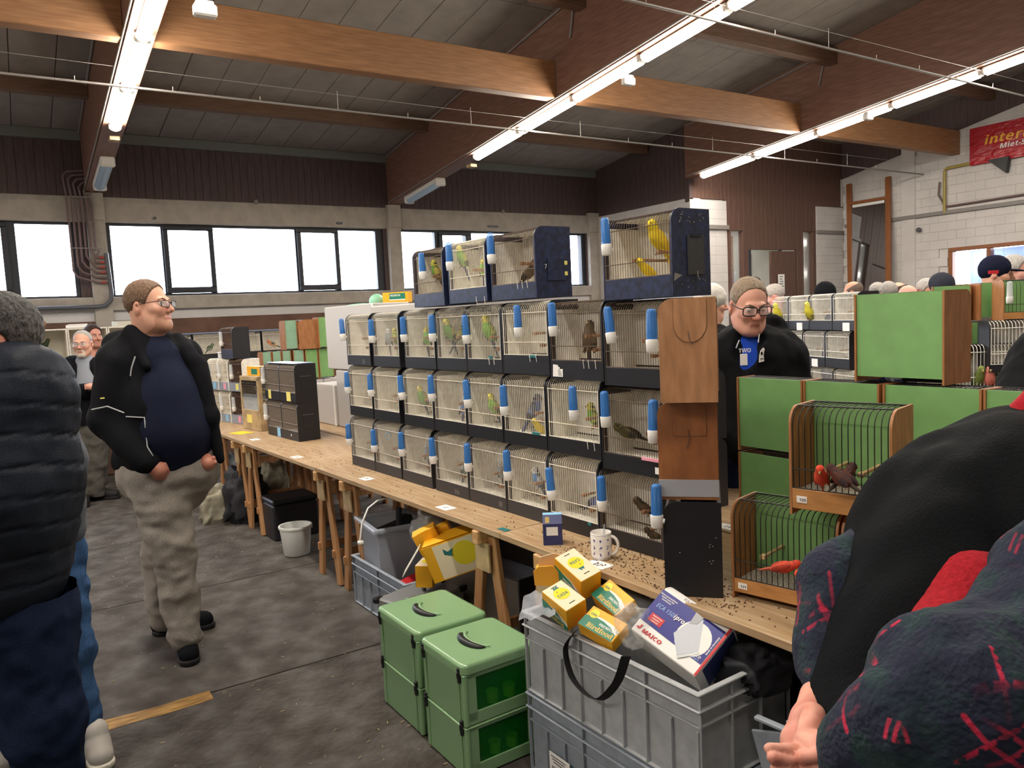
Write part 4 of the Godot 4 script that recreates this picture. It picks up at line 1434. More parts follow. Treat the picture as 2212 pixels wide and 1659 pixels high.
func stack_birds() -> void:
	var gr := kind("6cae3a", "d8cf4a", "b9b04a", "2e3120", "2a3a4c")
	var yg := kind("86bf35", "e3d745", "b8c04a", "4a5a2a", "33435c")
	var gy := kind("9aa8b4", "d8dade", "c9ccd2", "3a3d44", "4a5262")
	var bl := kind("4a86c8", "e6e8ec", "c2c8d2", "30343c", "2c3c6c")
	var vi := kind("5f76c4", "8a8fa0", "6a7090", "2c2e3a", "2c3466")
	var te := kind("5fa6a4", "d8dade", "a9b2b4", "33383c", "2c4c5c")
	var dk := kind("5a4c3a", "564838", "6a5844", "2a231c", "2c2620")
	var ol := kind("5c5a2c", "6a6430", "4c4626", "26241a", "2a281c")
	var yl := kind("e8c820", "ecd02c", "dfbc20", "cfae1c", "d8b820")
	# s, y, inward, turn offset, kind, size, pitch, where
	var q := [
		[0.499, 1.516, 0.06, 0.7, gy, 0.9, -0.15, "grey budgie with barred back in the second cage of the upper row"],
		[0.583, 1.526, 0.07, -1.4, yg, 0.85, 0.0, "yellow green budgie half hidden at the edge of the second upper cage"],
		[0.963, 1.514, 0.06, 0.9, gr, 0.95, -0.1, "green budgie clinging at the right of the third upper cage"],
		[1.205, 1.542, 0.06, 0.4, gr, 1.1, 0.1, "green budgie with barred head in the fourth upper cage"],
		[1.239, 1.535, 0.09, 2.6, gr, 0.9, 0.15, "darker budgie behind its mate in the fourth upper cage"],
		[1.566, 1.540, 0.06, 0.15, yg, 1.15, 0.0, "bright green budgie with yellow face in the fifth upper cage"],
		[2.250, 1.500, 0.07, 0.2, dk, 1.15, -0.45, "dark mottled canary in the seventh upper cage"],
		[0.875, 1.186, 0.06, 0.3, gr, 1.05, 0.0, "plump green budgie in the third cage of the middle row"],
		[1.282, 1.163, 0.07, 1.3, bl, 0.9, 0.0, "blue budgie at the right edge of the fourth middle cage"],
		[1.576, 1.186, 0.06, 0.0, yg, 1.0, 0.0, "bright green budgie with dark mask in the fifth middle cage"],
		[1.861, 1.179, 0.07, 2.5, vi, 1.15, 0.1, "violet blue budgie with turned back in the sixth middle cage"],
		[1.929, 1.127, 0.07, -0.4, yl, 0.75, 0.3, "small yellow green budgie on the floor of the sixth middle cage"],
		[2.274, 1.182, 0.08, -0.9, yg, 1.0, 0.0, "green budgie at the right edge of the seventh middle cage"],
		[2.514, 1.163, 0.07, -1.2, ol, 0.95, 0.85, "olive canary on the perch of the eighth middle cage"],
		[0.896, 0.882, 0.06, 0.9, gy, 0.95, -0.1, "grey budgie with scalloped back in the third bottom cage"],
		[1.271, 0.853, 0.07, 1.7, te, 0.95, 0.0, "teal budgie at the right edge of the fourth bottom cage"],
		[1.597, 0.879, 0.07, 0.8, gy, 0.8, 0.0, "spotted budgie at the right edge of the fifth bottom cage"],
		[1.906, 0.877, 0.06, -0.5, bl, 0.95, 0.0, "blue budgie with white face in the sixth bottom cage"],
		[2.227, 0.850, 0.09, 1.5, vi, 0.8, 0.6, "dark budgie by the right edge of the seventh bottom cage"],
		[2.576, 0.879, 0.07, -0.6, dk, 0.85, 0.5, "brown canary on the perch of the eighth bottom cage"],
		[2.622, 0.795, 0.06, -0.3, dk, 0.7, 0.6, "small brown canary on the floor of the eighth bottom cage"],
		[1.095, 1.857, 0.07, -0.9, gr, 1.0, 0.0, "green budgie with yellow head in the first navy cage on top"],
		[1.375, 1.906, 0.05, 0.2, yg, 0.95, 0.0, "pale green budgie in the second navy cage on top"],
		[1.510, 1.848, 0.08, 1.0, yg, 0.75, 0.0, "yellow green budgie at the right edge of the second navy cage"],
		[1.875, 1.799, 0.06, 2.4, dk, 1.0, 0.3, "brown scalloped bird with turned back in the third navy cage"],
		[2.669, 1.852, 0.07, -0.35, yl, 1.12, 0.1, "yellow canary on the perch of the large navy cage"],
		[2.632, 1.763, 0.06, -0.5, yl, 0.8, 0.4, "second yellow canary on the floor of the large navy cage"]]
	for b in q:
		bird("budgie" if not "canary" in b[7] else "canary", b[7], "bird", st(b[0], b[1], b[2]), ST_TURN + b[3], b[4], b[5], b[6], 0.085 if not "canary" in b[7] else 0.05)
	var rg := []
	for i in 16:
		var a := TAU * i / 16
		rg.append(V(cos(a) * 0.017, sin(a) * 0.02, 0))
	var o := thing("toy_ring", "light blue ring toy hanging in the second cage of the bottom row", "toy", st(0.5, 0.985, 0.02), ST_TURN + 0.5)
	part("ring", MB.new().tube(rg, 0.004, 6, true), M.lightblue, o)
	part("hanger", MB.new().tube([V(0, 0.02, 0), V(0.003, 0.045, 0)], 0.0015, 4), M.whitewire, o)

# ---------- wooden cages at the right ----------
func wood_cage(o: Dictionary) -> Node3D:
	for q in [["h", 0.3], ["d", 0.165], ["r", 0.05], ["lip", 0.062], ["leg", 0.018], ["pitch", 0.0165], ["bar", 0.0015], ["top_wire", true]]:
		if not o.has(q[0]):
			o[q[0]] = q[1]
	o.shell = M.orangewood
	o.front = M.orangewood
	o.side = M.sidewood
	o.back = o.get("back", M.green)
	o.wire = M.blackwire
	o.lining = o.get("lining", o.back)
	o.tray = M.sidewood
	o.sand = o.get("sand", M.sand)
	o.perchmat = M.perchpale
	return cage(o)

func num_tag(c: Node3D, text: String, x: float, y: float, z: float) -> void:
	var n := part("number_tag", MB.new().bx(V(0, 0, 0), V(0.03, 0.019, 0.0012), 0.0004), M.paper, c, at3(x, y, z))
	words(text, 0.0075, M.ink, n, Transform3D(Basis(), V(0.003, -0.001, 0.0009)), "Droid Sans", true, 0, 1.15)

func from_edge(a: Vector3, dir: Vector3, w: float, d: float, s := 0.0) -> Array:
	# a: left front foot seen from the front, dir: along the front; gives the middle of the base and the turn
	var u := dir.normalized()
	var inward := V(u.z, 0, -u.x)
	return [a + u * (s + w / 2) + inward * d / 2, atan2(-inward.x, -inward.z)]

func right_cages() -> void:
	var u := V(0.222, 0, 0.975)
	var e := from_edge(V(1.804, 0.7515, -1.6), u, 0.328, 0.165)
	var c := wood_cage({"w": 0.328, "label": "orange wooden cage tagged 131 on the table, two red canaries on the floor", "at": e[0], "turn": e[1], "perches": [[-0.2, 0.33], [0.12, 0.3]], "single": true, "group": "orange wooden show cages"})
	num_tag(c, "131", -0.128, 0.04, 0.0835)
	e = from_edge(V(1.804, 0.7515, -1.6), u, 0.328, 0.165, 0.336)
	wood_cage({"w": 0.328, "label": "orange wooden cage half hidden behind the knitted sleeve, beside cage 131", "at": e[0], "turn": e[1], "perches": [[-0.1, 0.3], [0.2, 0.3]], "single": true, "group": "orange wooden show cages"})
	e = from_edge(V(1.812, 1.0525, -1.389), V(0.225, 0, 0.974), 0.276, 0.17)
	c = wood_cage({"w": 0.276, "h": 0.308, "d": 0.17, "lip": 0.076, "label": "orange wooden cage tagged 125 standing on cage 131, one red and two dark birds", "at": e[0], "turn": e[1], "perches": [[-0.12, 0.24], [0.2, 0.24]], "single": true, "group": "orange wooden show cages"})
	num_tag(c, "125", -0.102, 0.046, 0.086)
	var red := kind("d2452c", "d8482c", "c0442c", "a83a28", "a04a34")
	var dr := kind("7a2c20", "4c201a", "4a241c", "2c1a16", "34221c")
	var q := [[V(1.702,0.915,-1.359), 1.9, red, 0.9, 0.95, "red canary at the left on the sand of cage 131"], [V(1.745,0.897,-1.258), -0.5, red, 0.9, 0.8, "orange red canary at the right on the sand of cage 131"],
		[V(1.781,1.156,-1.262), 0.3, red, 0.95, 0.45, "red canary sitting under the perch in cage 125"], [V(1.802,1.161,-1.225), 2.9, dr, 1.0, 0.75, "dark brown red bird with lowered tail in cage 125"], [V(1.771,1.167,-1.174), -2.0, dr, 1.05, 0.8, "dark reddish bird with pale beak at the front of cage 125"]]
	for b in q:
		bird("canary", b[5], "bird", b[0], -1.35 + b[1], b[2], b[3] * 0.78, b[4], 0.055)
	# green backs of the cages on the rear table: they look the other way
	var zs := [[-2.128, -1.818], [-1.813, -1.513], [-1.5, -1.182], [-1.177, -0.87]]
	for r in 2:
		for k in 4:
			var w: float = zs[k][1] - zs[k][0]
			wood_cage({"w": w, "d": 0.155, "h": 0.3 if r else 0.302, "label": "green backed wooden cage, %s from the stack, %s row on the rear table" % [ordinal(k), ["lower", "upper"][r]], "at": V(2.454 + 0.0775, 0.7515 + r * 0.309, (zs[k][0] + zs[k][1]) / 2), "turn": PI / 2, "group": "green backed wooden cages on the rear table", "lining": M.green})
	var a := V(2.494,1.363,-1.629)
	var b := V(2.485,1.363,-1.31)
	var d := (b - a).normalized()
	var rt := V(d.z, 0, -d.x)
	var m := (a + b) / 2 + rt * 0.0775
	wood_cage({"w": a.distance_to(b), "d": 0.155, "h": 0.305, "r": 0.03, "label": "wooden cage with green back turned to the aisle, standing alone on the green cages", "at": m, "turn": atan2(rt.x, rt.z), "group": "green backed wooden cages on the rear table"})
	solo("black_tray", "flat black plastic tray under the lone green cage", "tray", MB.new().bx(V(0, 0, 0), V(0.1, 0.012, 0.14), 0.004), M.blackplastic, at3(2.6, 1.369, -1.42))

# ---------- cages farther off ----------
func far_cages() -> void:
	# twin black cages with price slips on the front table
	var u := V(0.079, 0, 0.997)
	for r in 2:
		var y := 0.752 + r * 0.305
		for k in 2:
			var e := from_edge(V(1.754, y, -6.611), u, 0.335, 0.18, k * 0.337)
			var c := cage({"w": 0.335, "h": 0.304, "d": 0.18, "lip": 0.075, "label": "black cage with dense brown wire, %s of the twin stack, %s half" % [["lower", "upper"][r], ["far", "near"][k]], "at": e[0], "turn": e[1], "wire": M.dustwire, "bar": 0.0016, "pitch": 0.011, "lining": M.conduit_brown, "group": "black cages of the twin stack"})
			if k == 1:
				var sd := Transform3D(Basis(V(0, 0, -1), V(0, 1, 0), V(1, 0, 0)), V(0.169, 0, 0))
				part("side_door", MB.new().bx(V(0, 0.15, 0), V(0.09, 0.11, 0.002), 0.001), M.black, c, sd)
				part("door_gap", MB.new().bx(V(0, 0.206, 0.0005), V(0.09, 0.002, 0.002)), M.conduit, c, sd)
			if r == 1:
				part("price_slip", MB.new().bx(V(0.02 if k else -0.06, 0.045, 0.092), V(0.085 if k else 0.06, 0.075, 0.001)), M.paleyellow, c)
			elif k == 0:
				part("price_slip", MB.new().bx(V(0.09, 0.04, 0.092), V(0.07, 0.075, 0.001)), M.lightblue, c)
			else:
				part("number_tag", MB.new().bx(V(0.02, 0.04, 0.092), V(0.015, 0.018, 0.001)), M.paper, c)
		drinker(V(1.754, y + 0.13, -6.59) + u * 0.02 + V(-0.022, 0, 0), -1.5, 0.04, "clear drinker at the far corner of the %s twin black cages" % ["lower", "upper"][r], true)
	solo("blue_sheet", "pale blue plastic sheet on top of the twin black cages", "sheet", MB.new().bx(V(0, 0, 0), V(0.16, 0.004, 0.6), 0.001), M.bluesheet, Transform3D(Basis(Vector3.UP, 0.079), V(1.87, 1.3635, -6.27)))
	# wooden aviary box
	var t := thing("aviary_box", "pale wooden finch box with mesh window and yellow price slip on the far table", "birdcage", V(1.80, 0.752, -7.03), -1.40)
	part("body", MB.new().bx(V(0, 0.24, -0.07), V(0.38, 0.48, 0.006)).bx(V(0, 0.476, 0), V(0.384, 0.012, 0.16), 0.002).bx(V(0, 0.006, 0), V(0.38, 0.012, 0.15)).bx(V(-0.186, 0.24, 0), V(0.012, 0.478, 0.15)), M.plywood, t)
	part("front_panel", MB.new().bx(V(0, 0.09, 0.076), V(0.38, 0.18, 0.01), 0.002).bx(V(-0.175, 0.32, 0.076), V(0.03, 0.31, 0.01), 0.002).bx(V(0.175, 0.32, 0.076), V(0.03, 0.31, 0.01), 0.002).bx(V(0, 0.46, 0.076), V(0.38, 0.035, 0.01), 0.002), M.plywood, t)
	part("side_panel", MB.new().bx(V(0.186, 0.13, 0), V(0.012, 0.26, 0.15)).bx(V(0.186, 0.45, 0), V(0.012, 0.05, 0.15)).bx(V(0.186, 0.34, 0.06), V(0.012, 0.18, 0.03)).bx(V(0.186, 0.34, -0.06), V(0.012, 0.18, 0.03)), M.plywood, t)
	part("white_back", MB.new().bx(V(0, 0.3, -0.06), V(0.35, 0.3, 0.004)), M.white_lining, t)
	part("glass_front", MB.new().bx(V(0, 0.25, 0.07), V(0.33, 0.14, 0.003)), M.crate, t)
	var mesh := MB.new()
	for i in 14:
		mesh.tube([V(-0.155 + i * 0.024, 0.3, 0.078), V(-0.155 + i * 0.024, 0.445, 0.078)], 0.0018, 4)
	for i in 7:
		mesh.tube([V(-0.16, 0.3 + i * 0.024, 0.079), V(0.16, 0.3 + i * 0.024, 0.079)], 0.0018, 4)
	for i in 6:
		mesh.tube([V(0.19, 0.27 + i * 0.028, -0.045), V(0.19, 0.27 + i * 0.028, 0.045)], 0.0016, 4)
	part("wire_mesh", mesh, M.charcoal, t)
	part("price_slip", MB.new().bx(V(-0.03, 0.1, 0.083), V(0.1, 0.075, 0.001)), M.paleyellow, t)
	var cr := kind("d9cfa8", "cfc59c", "c2b68c", "a89c78", "9c9070")
	bird("finch", "cream finch behind the mesh of the wooden aviary box", "bird", V(1.81, 1.07, -7.0), -1.2, cr, 0.8, 0.4, 0.05)
	bird("finch", "second cream finch near the side window of the wooden aviary box", "bird", V(1.84, 1.06, -6.92), -2.2, cr, 0.8, 0.4, 0.05)
	# beige cages left of it
	u = V(0.205, 0, 0.979)
	for r in 2:
		var y := 0.752 + r * 0.312
		for k in 3:
			var w: float = [0.23, 0.225, 0.31][k]
			var e := from_edge(V(1.613, y, -8.18), u, w, 0.18, [0.0, 0.232, 0.46][k])
			var c := cage({"w": w, "h": 0.31, "d": 0.18, "lip": 0.085, "label": "%s cage with clear drinker, %s row of the far table stack, %s one" % [["beige", "beige", "dark"][k], ["lower", "upper"][r], ["far", "middle", "near"][k]], "at": e[0], "turn": e[1], "shell": M.charcoal, "side": M.cream, "front": M.crate2, "wire": M.creamwire if k < 2 else M.brownwire, "bar": 0.0016, "lining": M.cream if k < 2 else M.conduit_brown, "group": "cages of the far table stack"})
			part("price_slip", MB.new().bx(V(0.03, 0.045, 0.092), V(0.055, 0.06, 0.001)), [M.paleyellow, M.lightblue, M.pink][(k + r) % 3], c)
			drinker(e[0] + V(-0.11, 0.12, -0.03), e[1], 0.03, "clear drinker on the %s cage of the %s row on the far table stack" % [["far beige", "middle beige", "near dark"][k], ["lower", "upper"][r]], true)
	var e2 := from_edge(V(1.7, 1.377, -7.9), V(0.1, 0, 0.99), 0.33, 0.17)
	cage({"w": 0.33, "h": 0.3, "lip": 0.09, "label": "black cage standing alone on the far table stack, plain black side with a small number", "front": M.navy, "wire": M.brownwire, "at": e2[0], "turn": e2[1], "lining": M.conduit_brown})
	drinker(V(1.69, 1.5, -7.82), -1.47, 0.03, "clear drinker on the lone black cage of the far table stack", true)
	solo("lid_box", "small white plastic box on the beige cages of the far table stack", "box", MB.new().bx(V(0, 0.025, 0), V(0.07, 0.05, 0.09), 0.006).bx(V(0, 0.055, 0), V(0.075, 0.01, 0.095), 0.002), M.whiteplastic, at3(1.73, 1.377, -8.0))
	# birdseed carton lying open on the aviary box
	var ct := thing("open_carton", "opened yellow and green birdseed carton lying on the wooden aviary box", "carton", V(1.8, 1.236, -7.02), -1.4)
	part("carton_body", MB.new().bx(V(0, 0.04, 0.03), V(0.26, 0.08, 0.003)).bx(V(0, 0.04, -0.05), V(0.26, 0.08, 0.003)).bx(V(0, 0.002, 0), V(0.26, 0.003, 0.08)).bx(V(0, 0.08, -0.01), V(0.26, 0.003, 0.08)), M.cedeyellow, ct)
	part("green_print", MB.new().bx(V(0.02, 0.035, 0.0325), V(0.12, 0.05, 0.001)), M.cedegreen, ct)
	part("white_flap", MB.new().box(Transform3D(Basis(Vector3.BACK, 0.2), V(0.17, 0.07, 0)), V(0.1, 0.002, 0.08)), M.paper, ct)
	# white cabinets behind the twin cages
	for q in [[2.33, -7.04, -6.575, 0.7515, 1.12, "lower cream panelled cage box left of the white boxes"], [2.365, -6.56, -5.98, 0.7515, 1.255, "lower white box beside the big stack"], [2.365, -6.72, -5.7, 1.262, 1.81, "tall upper white box behind the big stack"]]:
		var bx := thing("white_box", q[5], "box", V(q[0] + 0.17, q[3], (q[1] + q[2]) / 2), 0.045, "white boxes behind the big stack")
		var l: float = q[2] - q[1]
		var h: float = q[4] - q[3]
		part("body", MB.new().bx(V(0, h / 2, 0), V(0.32, h, l - 0.006), 0.008), M.styro, bx)
		part("edge_strip", MB.new().bx(V(-0.162, h / 2, l / 2 - 0.02), V(0.006, h, 0.03), 0.002), M.whiteplastic, bx)
	solo("white_box", "short white box next to the tall white box, behind the navy cages", "box", MB.new().bx(V(0, 0.26, 0), V(0.4, 0.52, 0.6), 0.01).bx(V(0, -0.256, 0), V(0.4, 0.505, 0.6), 0.01), M.styro, at3(2.6, 1.262, -5.35, 0.3), "white boxes behind the big stack")
	var bf := thing("seed_carton", "yellow and green birdseed carton standing on the tall white box", "carton", V(2.792,1.815,-6.098), -0.9)
	part("carton_body", MB.new().bx(V(0, 0.045, 0), V(0.24, 0.09, 0.08), 0.002), M.cedeyellow, bf)
	part("green_print", MB.new().bx(V(0.02, 0.055, 0.041), V(0.15, 0.05, 0.001)), M.cedegreen, bf)
	part("white_print", MB.new().bx(V(0.02, 0.026, 0.041), V(0.15, 0.008, 0.001)), M.paper, bf)
	words("PREMIUM", 0.014, M.paper, bf, at3(0.0, 0.062, 0.042), "Droid Serif", true)
	var bg := solo("plastic_bag", "crumpled green plastic bag on the tall white box", "bag", MB.new().ball(V(0, 0.05, 0), V(0.07, 0.07, 0.06)).ball(V(-0.14, 0.015, 0.02), V(0.16, 0.025, 0.07)), M.mintgreen, Transform3D(Basis(), V(2.682,1.786,-6.285)))
	# green and brown cages behind, seen from their backs
	var backs := [[V(2.454,1.438,-8.3), V(2.595,1.43,-8.3), 1.405, 0.32, "mint", "mint backed cage of the top row"], [V(2.81,1.417,-8.25), V(2.989,1.406,-8.25), 1.405, 0.34, "green", "grass green backed cage of the top row"], [V(2.197,1.109,-8.3), V(2.299,1.1,-8.3), 1.075, 0.325, "mint", "first mint backed cage of the lower row"], [V(2.304,1.1,-8.3), V(2.403,1.091,-8.3), 1.075, 0.325, "mint", "second mint backed cage of the lower row"], [V(2.408,1.091,-8.3), V(2.508,1.082,-8.3), 1.075, 0.325, "mint", "third mint backed cage of the lower row"], [V(2.529,1.081,-8.3), V(2.651,1.07,-8.3), 1.075, 0.325, "mint", "fourth mint backed cage of the lower row"], [V(2.661,1.059,-8.3), V(2.806,1.047,-8.3), 1.07, 0.33, "green", "fifth, grass green backed cage of the lower row"], [V(2.811,1.046,-8.3), V(2.981,1.032,-8.3), 1.07, 0.33, "green", "sixth, grass green backed cage of the lower row"]]
	for i in backs.size():
		var b: Array = backs[i]
		wood_cage({"w": b[1].x - b[0].x - 0.004, "h": b[3], "d": 0.2, "leg": 0.012, "label": b[5] + " far behind the twin cages", "back": M[b[4]], "at": V((b[0].x + b[1].x) / 2, b[2], b[0].z - 0.1), "turn": PI, "noperch": true, "pitch": 0.04, "group": "green backed cages far behind"})
	var bs := V(2.589,1.43,-8.25)
	wood_cage({"w": 0.34, "h": 0.32, "d": 0.24, "label": "brown sided cage between the mint and the green cage of the far top row", "at": V(bs.x + 0.13, 1.405, bs.z - 0.2), "turn": -PI / 2, "pitch": 0.03, "noperch": true})
	cupboard("cream box row under the green backed cages far behind", V(2.148,0.715,-8.32), 1.05, 0.31)
	# wall shelf of pale show boxes and black cages along the window wall
	shelf()
	# cages of the third table row at the right
	var dir := V(0.41, 0, -0.91)
	for r in 3:
		for k in 4:
			var p := V(6.02, 0.75 + r * 0.325, -4.05) + dir * (k * 0.375 - 0.2 + (0.12 if r == 1 else 0.0))
			var c := cage({"w": 0.365, "h": 0.318, "d": 0.19, "lip": 0.085, "label": "white lined black cage of the far right stack, %s row, %s from the near end" % [["bottom", "middle", "top"][r], ordinal(k)], "lining": M.white_lining, "wire": M.whitewire, "bar": 0.0022, "pitch": 0.021, "at": p, "turn": -PI / 2 - 0.424, "group": "white lined cages far right", "perches": [[0.1, 0.3]]})
			if (r + k) % 2 == 0:
				part("price_slip", MB.new().bx(V(0.02, 0.03, 0.097), V(0.1, 0.07, 0.001)), M.paper, c)
	var yb := kind("c9bf3c", "d6cf5a", "b2a93c", "6a6a3a", "5c6a4a")
	for q in [[V(6.046,1.495,-4.392), "yellow budgie in the top far right cage"], [V(5.932,1.497,-4.644), "yellow green budgie in the top far right cage next to the man"], [V(6.071,0.99,-4.144), "yellow budgie low in the bottom far right cages"]]:
		bird("budgie", q[1], "bird", q[0], -1.7, yb, 1.5, 0.0, 0.07)
	# greens behind the lone green cage
	var gl := [[V(5.322,1.485,-2.887), V(5.442,1.475,-2.69), 0.235, "wide green backed cage, left of the upper far right pair"], [V(5.442,1.474,-2.63), V(5.577,1.473,-2.543), 0.25, "narrow green backed cage, right of the upper far right pair"], [V(5.367,1.221,-2.652), V(5.474,1.215,-2.583), 0.245, "left one of the lower far right green pair"], [V(5.482,1.214,-2.578), V(5.544,1.211,-2.537), 0.245, "right one of the lower far right green pair"]]
	for g in gl:
		var a: Vector3 = g[0]
		var b: Vector3 = g[1]
		var d := (b - a).normalized()
		var rt := V(d.z, 0, -d.x)
		if rt.dot(V(0.5, 0, -0.8)) < 0:
			rt = -rt
		wood_cage({"w": a.distance_to(b), "h": g[2], "d": 0.15, "r": 0.03, "label": g[3], "at": (a + b) / 2 + rt * 0.08, "turn": atan2(rt.x, rt.z), "noperch": true, "pitch": 0.03, "group": "green backed cages far right"})
	var lf := wood_cage({"w": 0.36, "h": 0.27, "d": 0.17, "label": "wooden cage with clear drinker and green inside, at the right edge of the picture", "at": V(5.54,1.461,-2.387), "turn": -0.75, "pitch": 0.022, "group": "green backed cages far right"})
	drinker(V(5.288,1.583,-2.382), -0.75, 0.0, "clear drinker with white cup on the wooden cage at the right edge", true)
	for q in [[V(5.462,1.144,-2.404), "right edge, behind the black sleeve"], [V(5.364,0.992,-2.57), "right of the lone green cage"], [V(5.347,0.979,-2.818), "seen under the lone green cage"]]:
		cage({"w": 0.42, "h": 0.33, "d": 0.18, "lip": 0.05, "label": "white wired cage at the far right, " + q[1], "lining": M.white_lining, "wire": M.whitewire, "bar": 0.0022, "pitch": 0.02, "at": q[0], "turn": -0.75, "group": "white lined cages far right"})
	bird("budgie", "olive green bird in the white wired cage right of the lone green cage", "bird", V(5.282,1.043,-2.568), -0.7, kind("6a7a3a", "7a8a44", "5a6a34", "3a4426", "3c4a34"), 1.4, 0.2)
	bird("canary", "pale red bird in the white wired cage right of the lone green cage", "bird", V(5.312,1.043,-2.514), -1.0, kind("e08478", "e4907f", "d87a6e", "c86a60", "c87060"), 1.4, 0.2, 0.05)
	for k in 3:
		var p: Vector3 = [V(6.1, 0.745, -4.0), V(6.6, 0.745, -5.1), V(5.35, 0.745, -2.75)][k]
		var tn: float = -0.424 if k < 2 else 0.1
		solo("tabletop", "pale tabletop board under the far right cages, %s one" % ordinal(k), "tabletop", MB.new().bx(V(0, -0.015, 0), V(0.7, 0.03, 1.2), 0.004), M.pine, Transform3D(Basis(Vector3.UP, tn), p))
		trestle(p.x, p.z, "light trestle under the far right cages, %s one" % ordinal(k))

func cupboard(label: String, at: Vector3, w: float, h: float) -> void:
	var t := thing("box_row", label, "box", V(at.x, 0.75, at.z - 0.1))
	for k in 3:
		part("panel", MB.new().bx(V(w * (k + 0.5) / 3, h / 2, 0), V(w / 3 - 0.008, h, 0.24), 0.005), M.styro, t)

func shelf() -> void:
	var z := -10.15
	var tb := thing("wall_table", "long pale table along the window wall carrying the shelf boxes", "table", V(1.2, 0, z))
	part("table_top", MB.new().bx(V(0, 0.93, 0), V(5.4, 0.03, 0.6), 0.004), M.plywood, tb)
	part("skirt", MB.new().bx(V(0, 0.46, -0.1), V(5.3, 0.9, 0.04)), M.skirtboard, tb)
	for k in 4:
		part("leg", MB.new().bx(V(-2.5 + k * 1.66, 0.458, 0.2), V(0.06, 0.914, 0.06), 0.004), M.piney, tb)
	var dk := kind("34402e", "3c4a34", "2c3828", "20281e", "242c24")
	var lt := kind("8a8474", "3a3a3a", "56524a", "2a2a28", "3a3834")
	for r in 2:
		for k in 6:
			var x := -0.5 + k * 0.405
			if x > 1.35:
				continue
			var y := 0.95 + r * 0.405
			var t := thing("show_box", "open cream show box on the window wall shelf, %s row, %s from the left" % [["lower", "upper"][r], ordinal(k)], "show box", V(x, y, z), 0.0, "cream show boxes by the window wall")
			part("frame", MB.new().bx(V(0, 0.008, 0), V(0.4, 0.016, 0.34), 0.002).bx(V(0, 0.393, 0), V(0.4, 0.016, 0.34), 0.002).bx(V(-0.193, 0.2, 0), V(0.014, 0.37, 0.34)).bx(V(0.193, 0.2, 0), V(0.014, 0.37, 0.34)).bx(V(0, 0.04, 0.165), V(0.38, 0.06, 0.01), 0.002), M.cream, t)
			part("back_panel", MB.new().bx(V(0, 0.2, -0.165), V(0.38, 0.37, 0.006)), M.offwhite, t)
			part("paper_tag", MB.new().bx(V(0.02, 0.17, -0.158), V(0.05, 0.03, 0.002)), M.paper, t)
			bird("parakeet", "dark long tailed parakeet in the %s cream show box, %s from the left" % [["lower", "upper"][r], ordinal(k)], "bird", V(x + rng.randf_range(-0.05, 0.06), y + 0.17, z - 0.02), rng.randf_range(-1.5, 1.5), [lt, dk][(r + k) % 2], 1.4, 0.4, 0.12)
	for q in [[-0.35, 0.3, 0.0, "first"], [0.15, 0.26, 0.2, "second"], [0.62, 0.2, -0.15, "third"]]:
		var p := solo("paper_stack", "stack of white papers on the cream show boxes, %s from the left" % q[3], "paper", MB.new().bx(V(0, 0.02, 0), V(q[1], 0.035, 0.2), 0.003).box(Transform3D(Basis(Vector3.UP, 0.2), V(0.01, 0.042, 0)), V(q[1] * 0.9, 0.01, 0.19)), M.paper, at3(q[0], 1.757, z, q[2]), "papers on the show boxes")
	solo("wood_board", "brown board lying behind the papers on the show boxes", "board", MB.new().box(Transform3D(Basis(Vector3.BACK, 0.08), V(0, 0.05, 0)), V(0.45, 0.05, 0.02), 0.004), M.mirrorwood, at3(0.1, 1.76, z - 0.13))
	solo("tape_roll", "wide white roll and dark cap on the show boxes near the standing man", "roll", MB.new().lathe([Vector2(0.06, 0), Vector2(0.17, 0), Vector2(0.17, 0.06), Vector2(0.06, 0.06)], 20), M.offwhite, at3(1.15, 1.757, z))
	for r in 2:
		for k in 5:
			var x := 1.62 + k * 0.415 + (0.1 if r == 0 else 0.0)
			cage({"w": 0.4, "h": 0.335, "d": 0.24, "lip": 0.085, "label": "black cage with cream lining by the window wall, %s row, %s from the left" % [["lower", "upper"][r], ordinal(k)], "at": V(x, 0.95 + r * 0.337, z + 0.02), "turn": 0.0, "wire": M.creamwire, "bar": 0.0016, "pitch": 0.018, "group": "black cages by the window wall", "noperch": true})
			if k < 4:
				var k2 := kind("2f5a3a", "3a6a44", "2c5034", "244028", "2a4a34")
				if r == 1 and k == 3:
					k2 = kind("d87a2c", "e0602c", "2c3a2c", "c89a3c", "2c3a2c")
				bird("parakeet", "%s in black cage by window wall, %s row, %s from left" % ["orange headed dark parrot" if r == 1 and k == 3 else "dark green parakeet", ["lower", "upper"][r], ordinal(k)], "bird", V(x, 1.07 + r * 0.337, z + 0.03), 1.3 - k, k2, 1.25, 0.7, 0.11)
	solo("blue_strip", "pale blue plastic strip along the top of the black cages by the window wall", "strip", MB.new().bx(V(0, 0, 0), V(2.1, 0.012, 0.05), 0.002), M.bluesheet, at3(2.45, 1.631, z + 0.12))

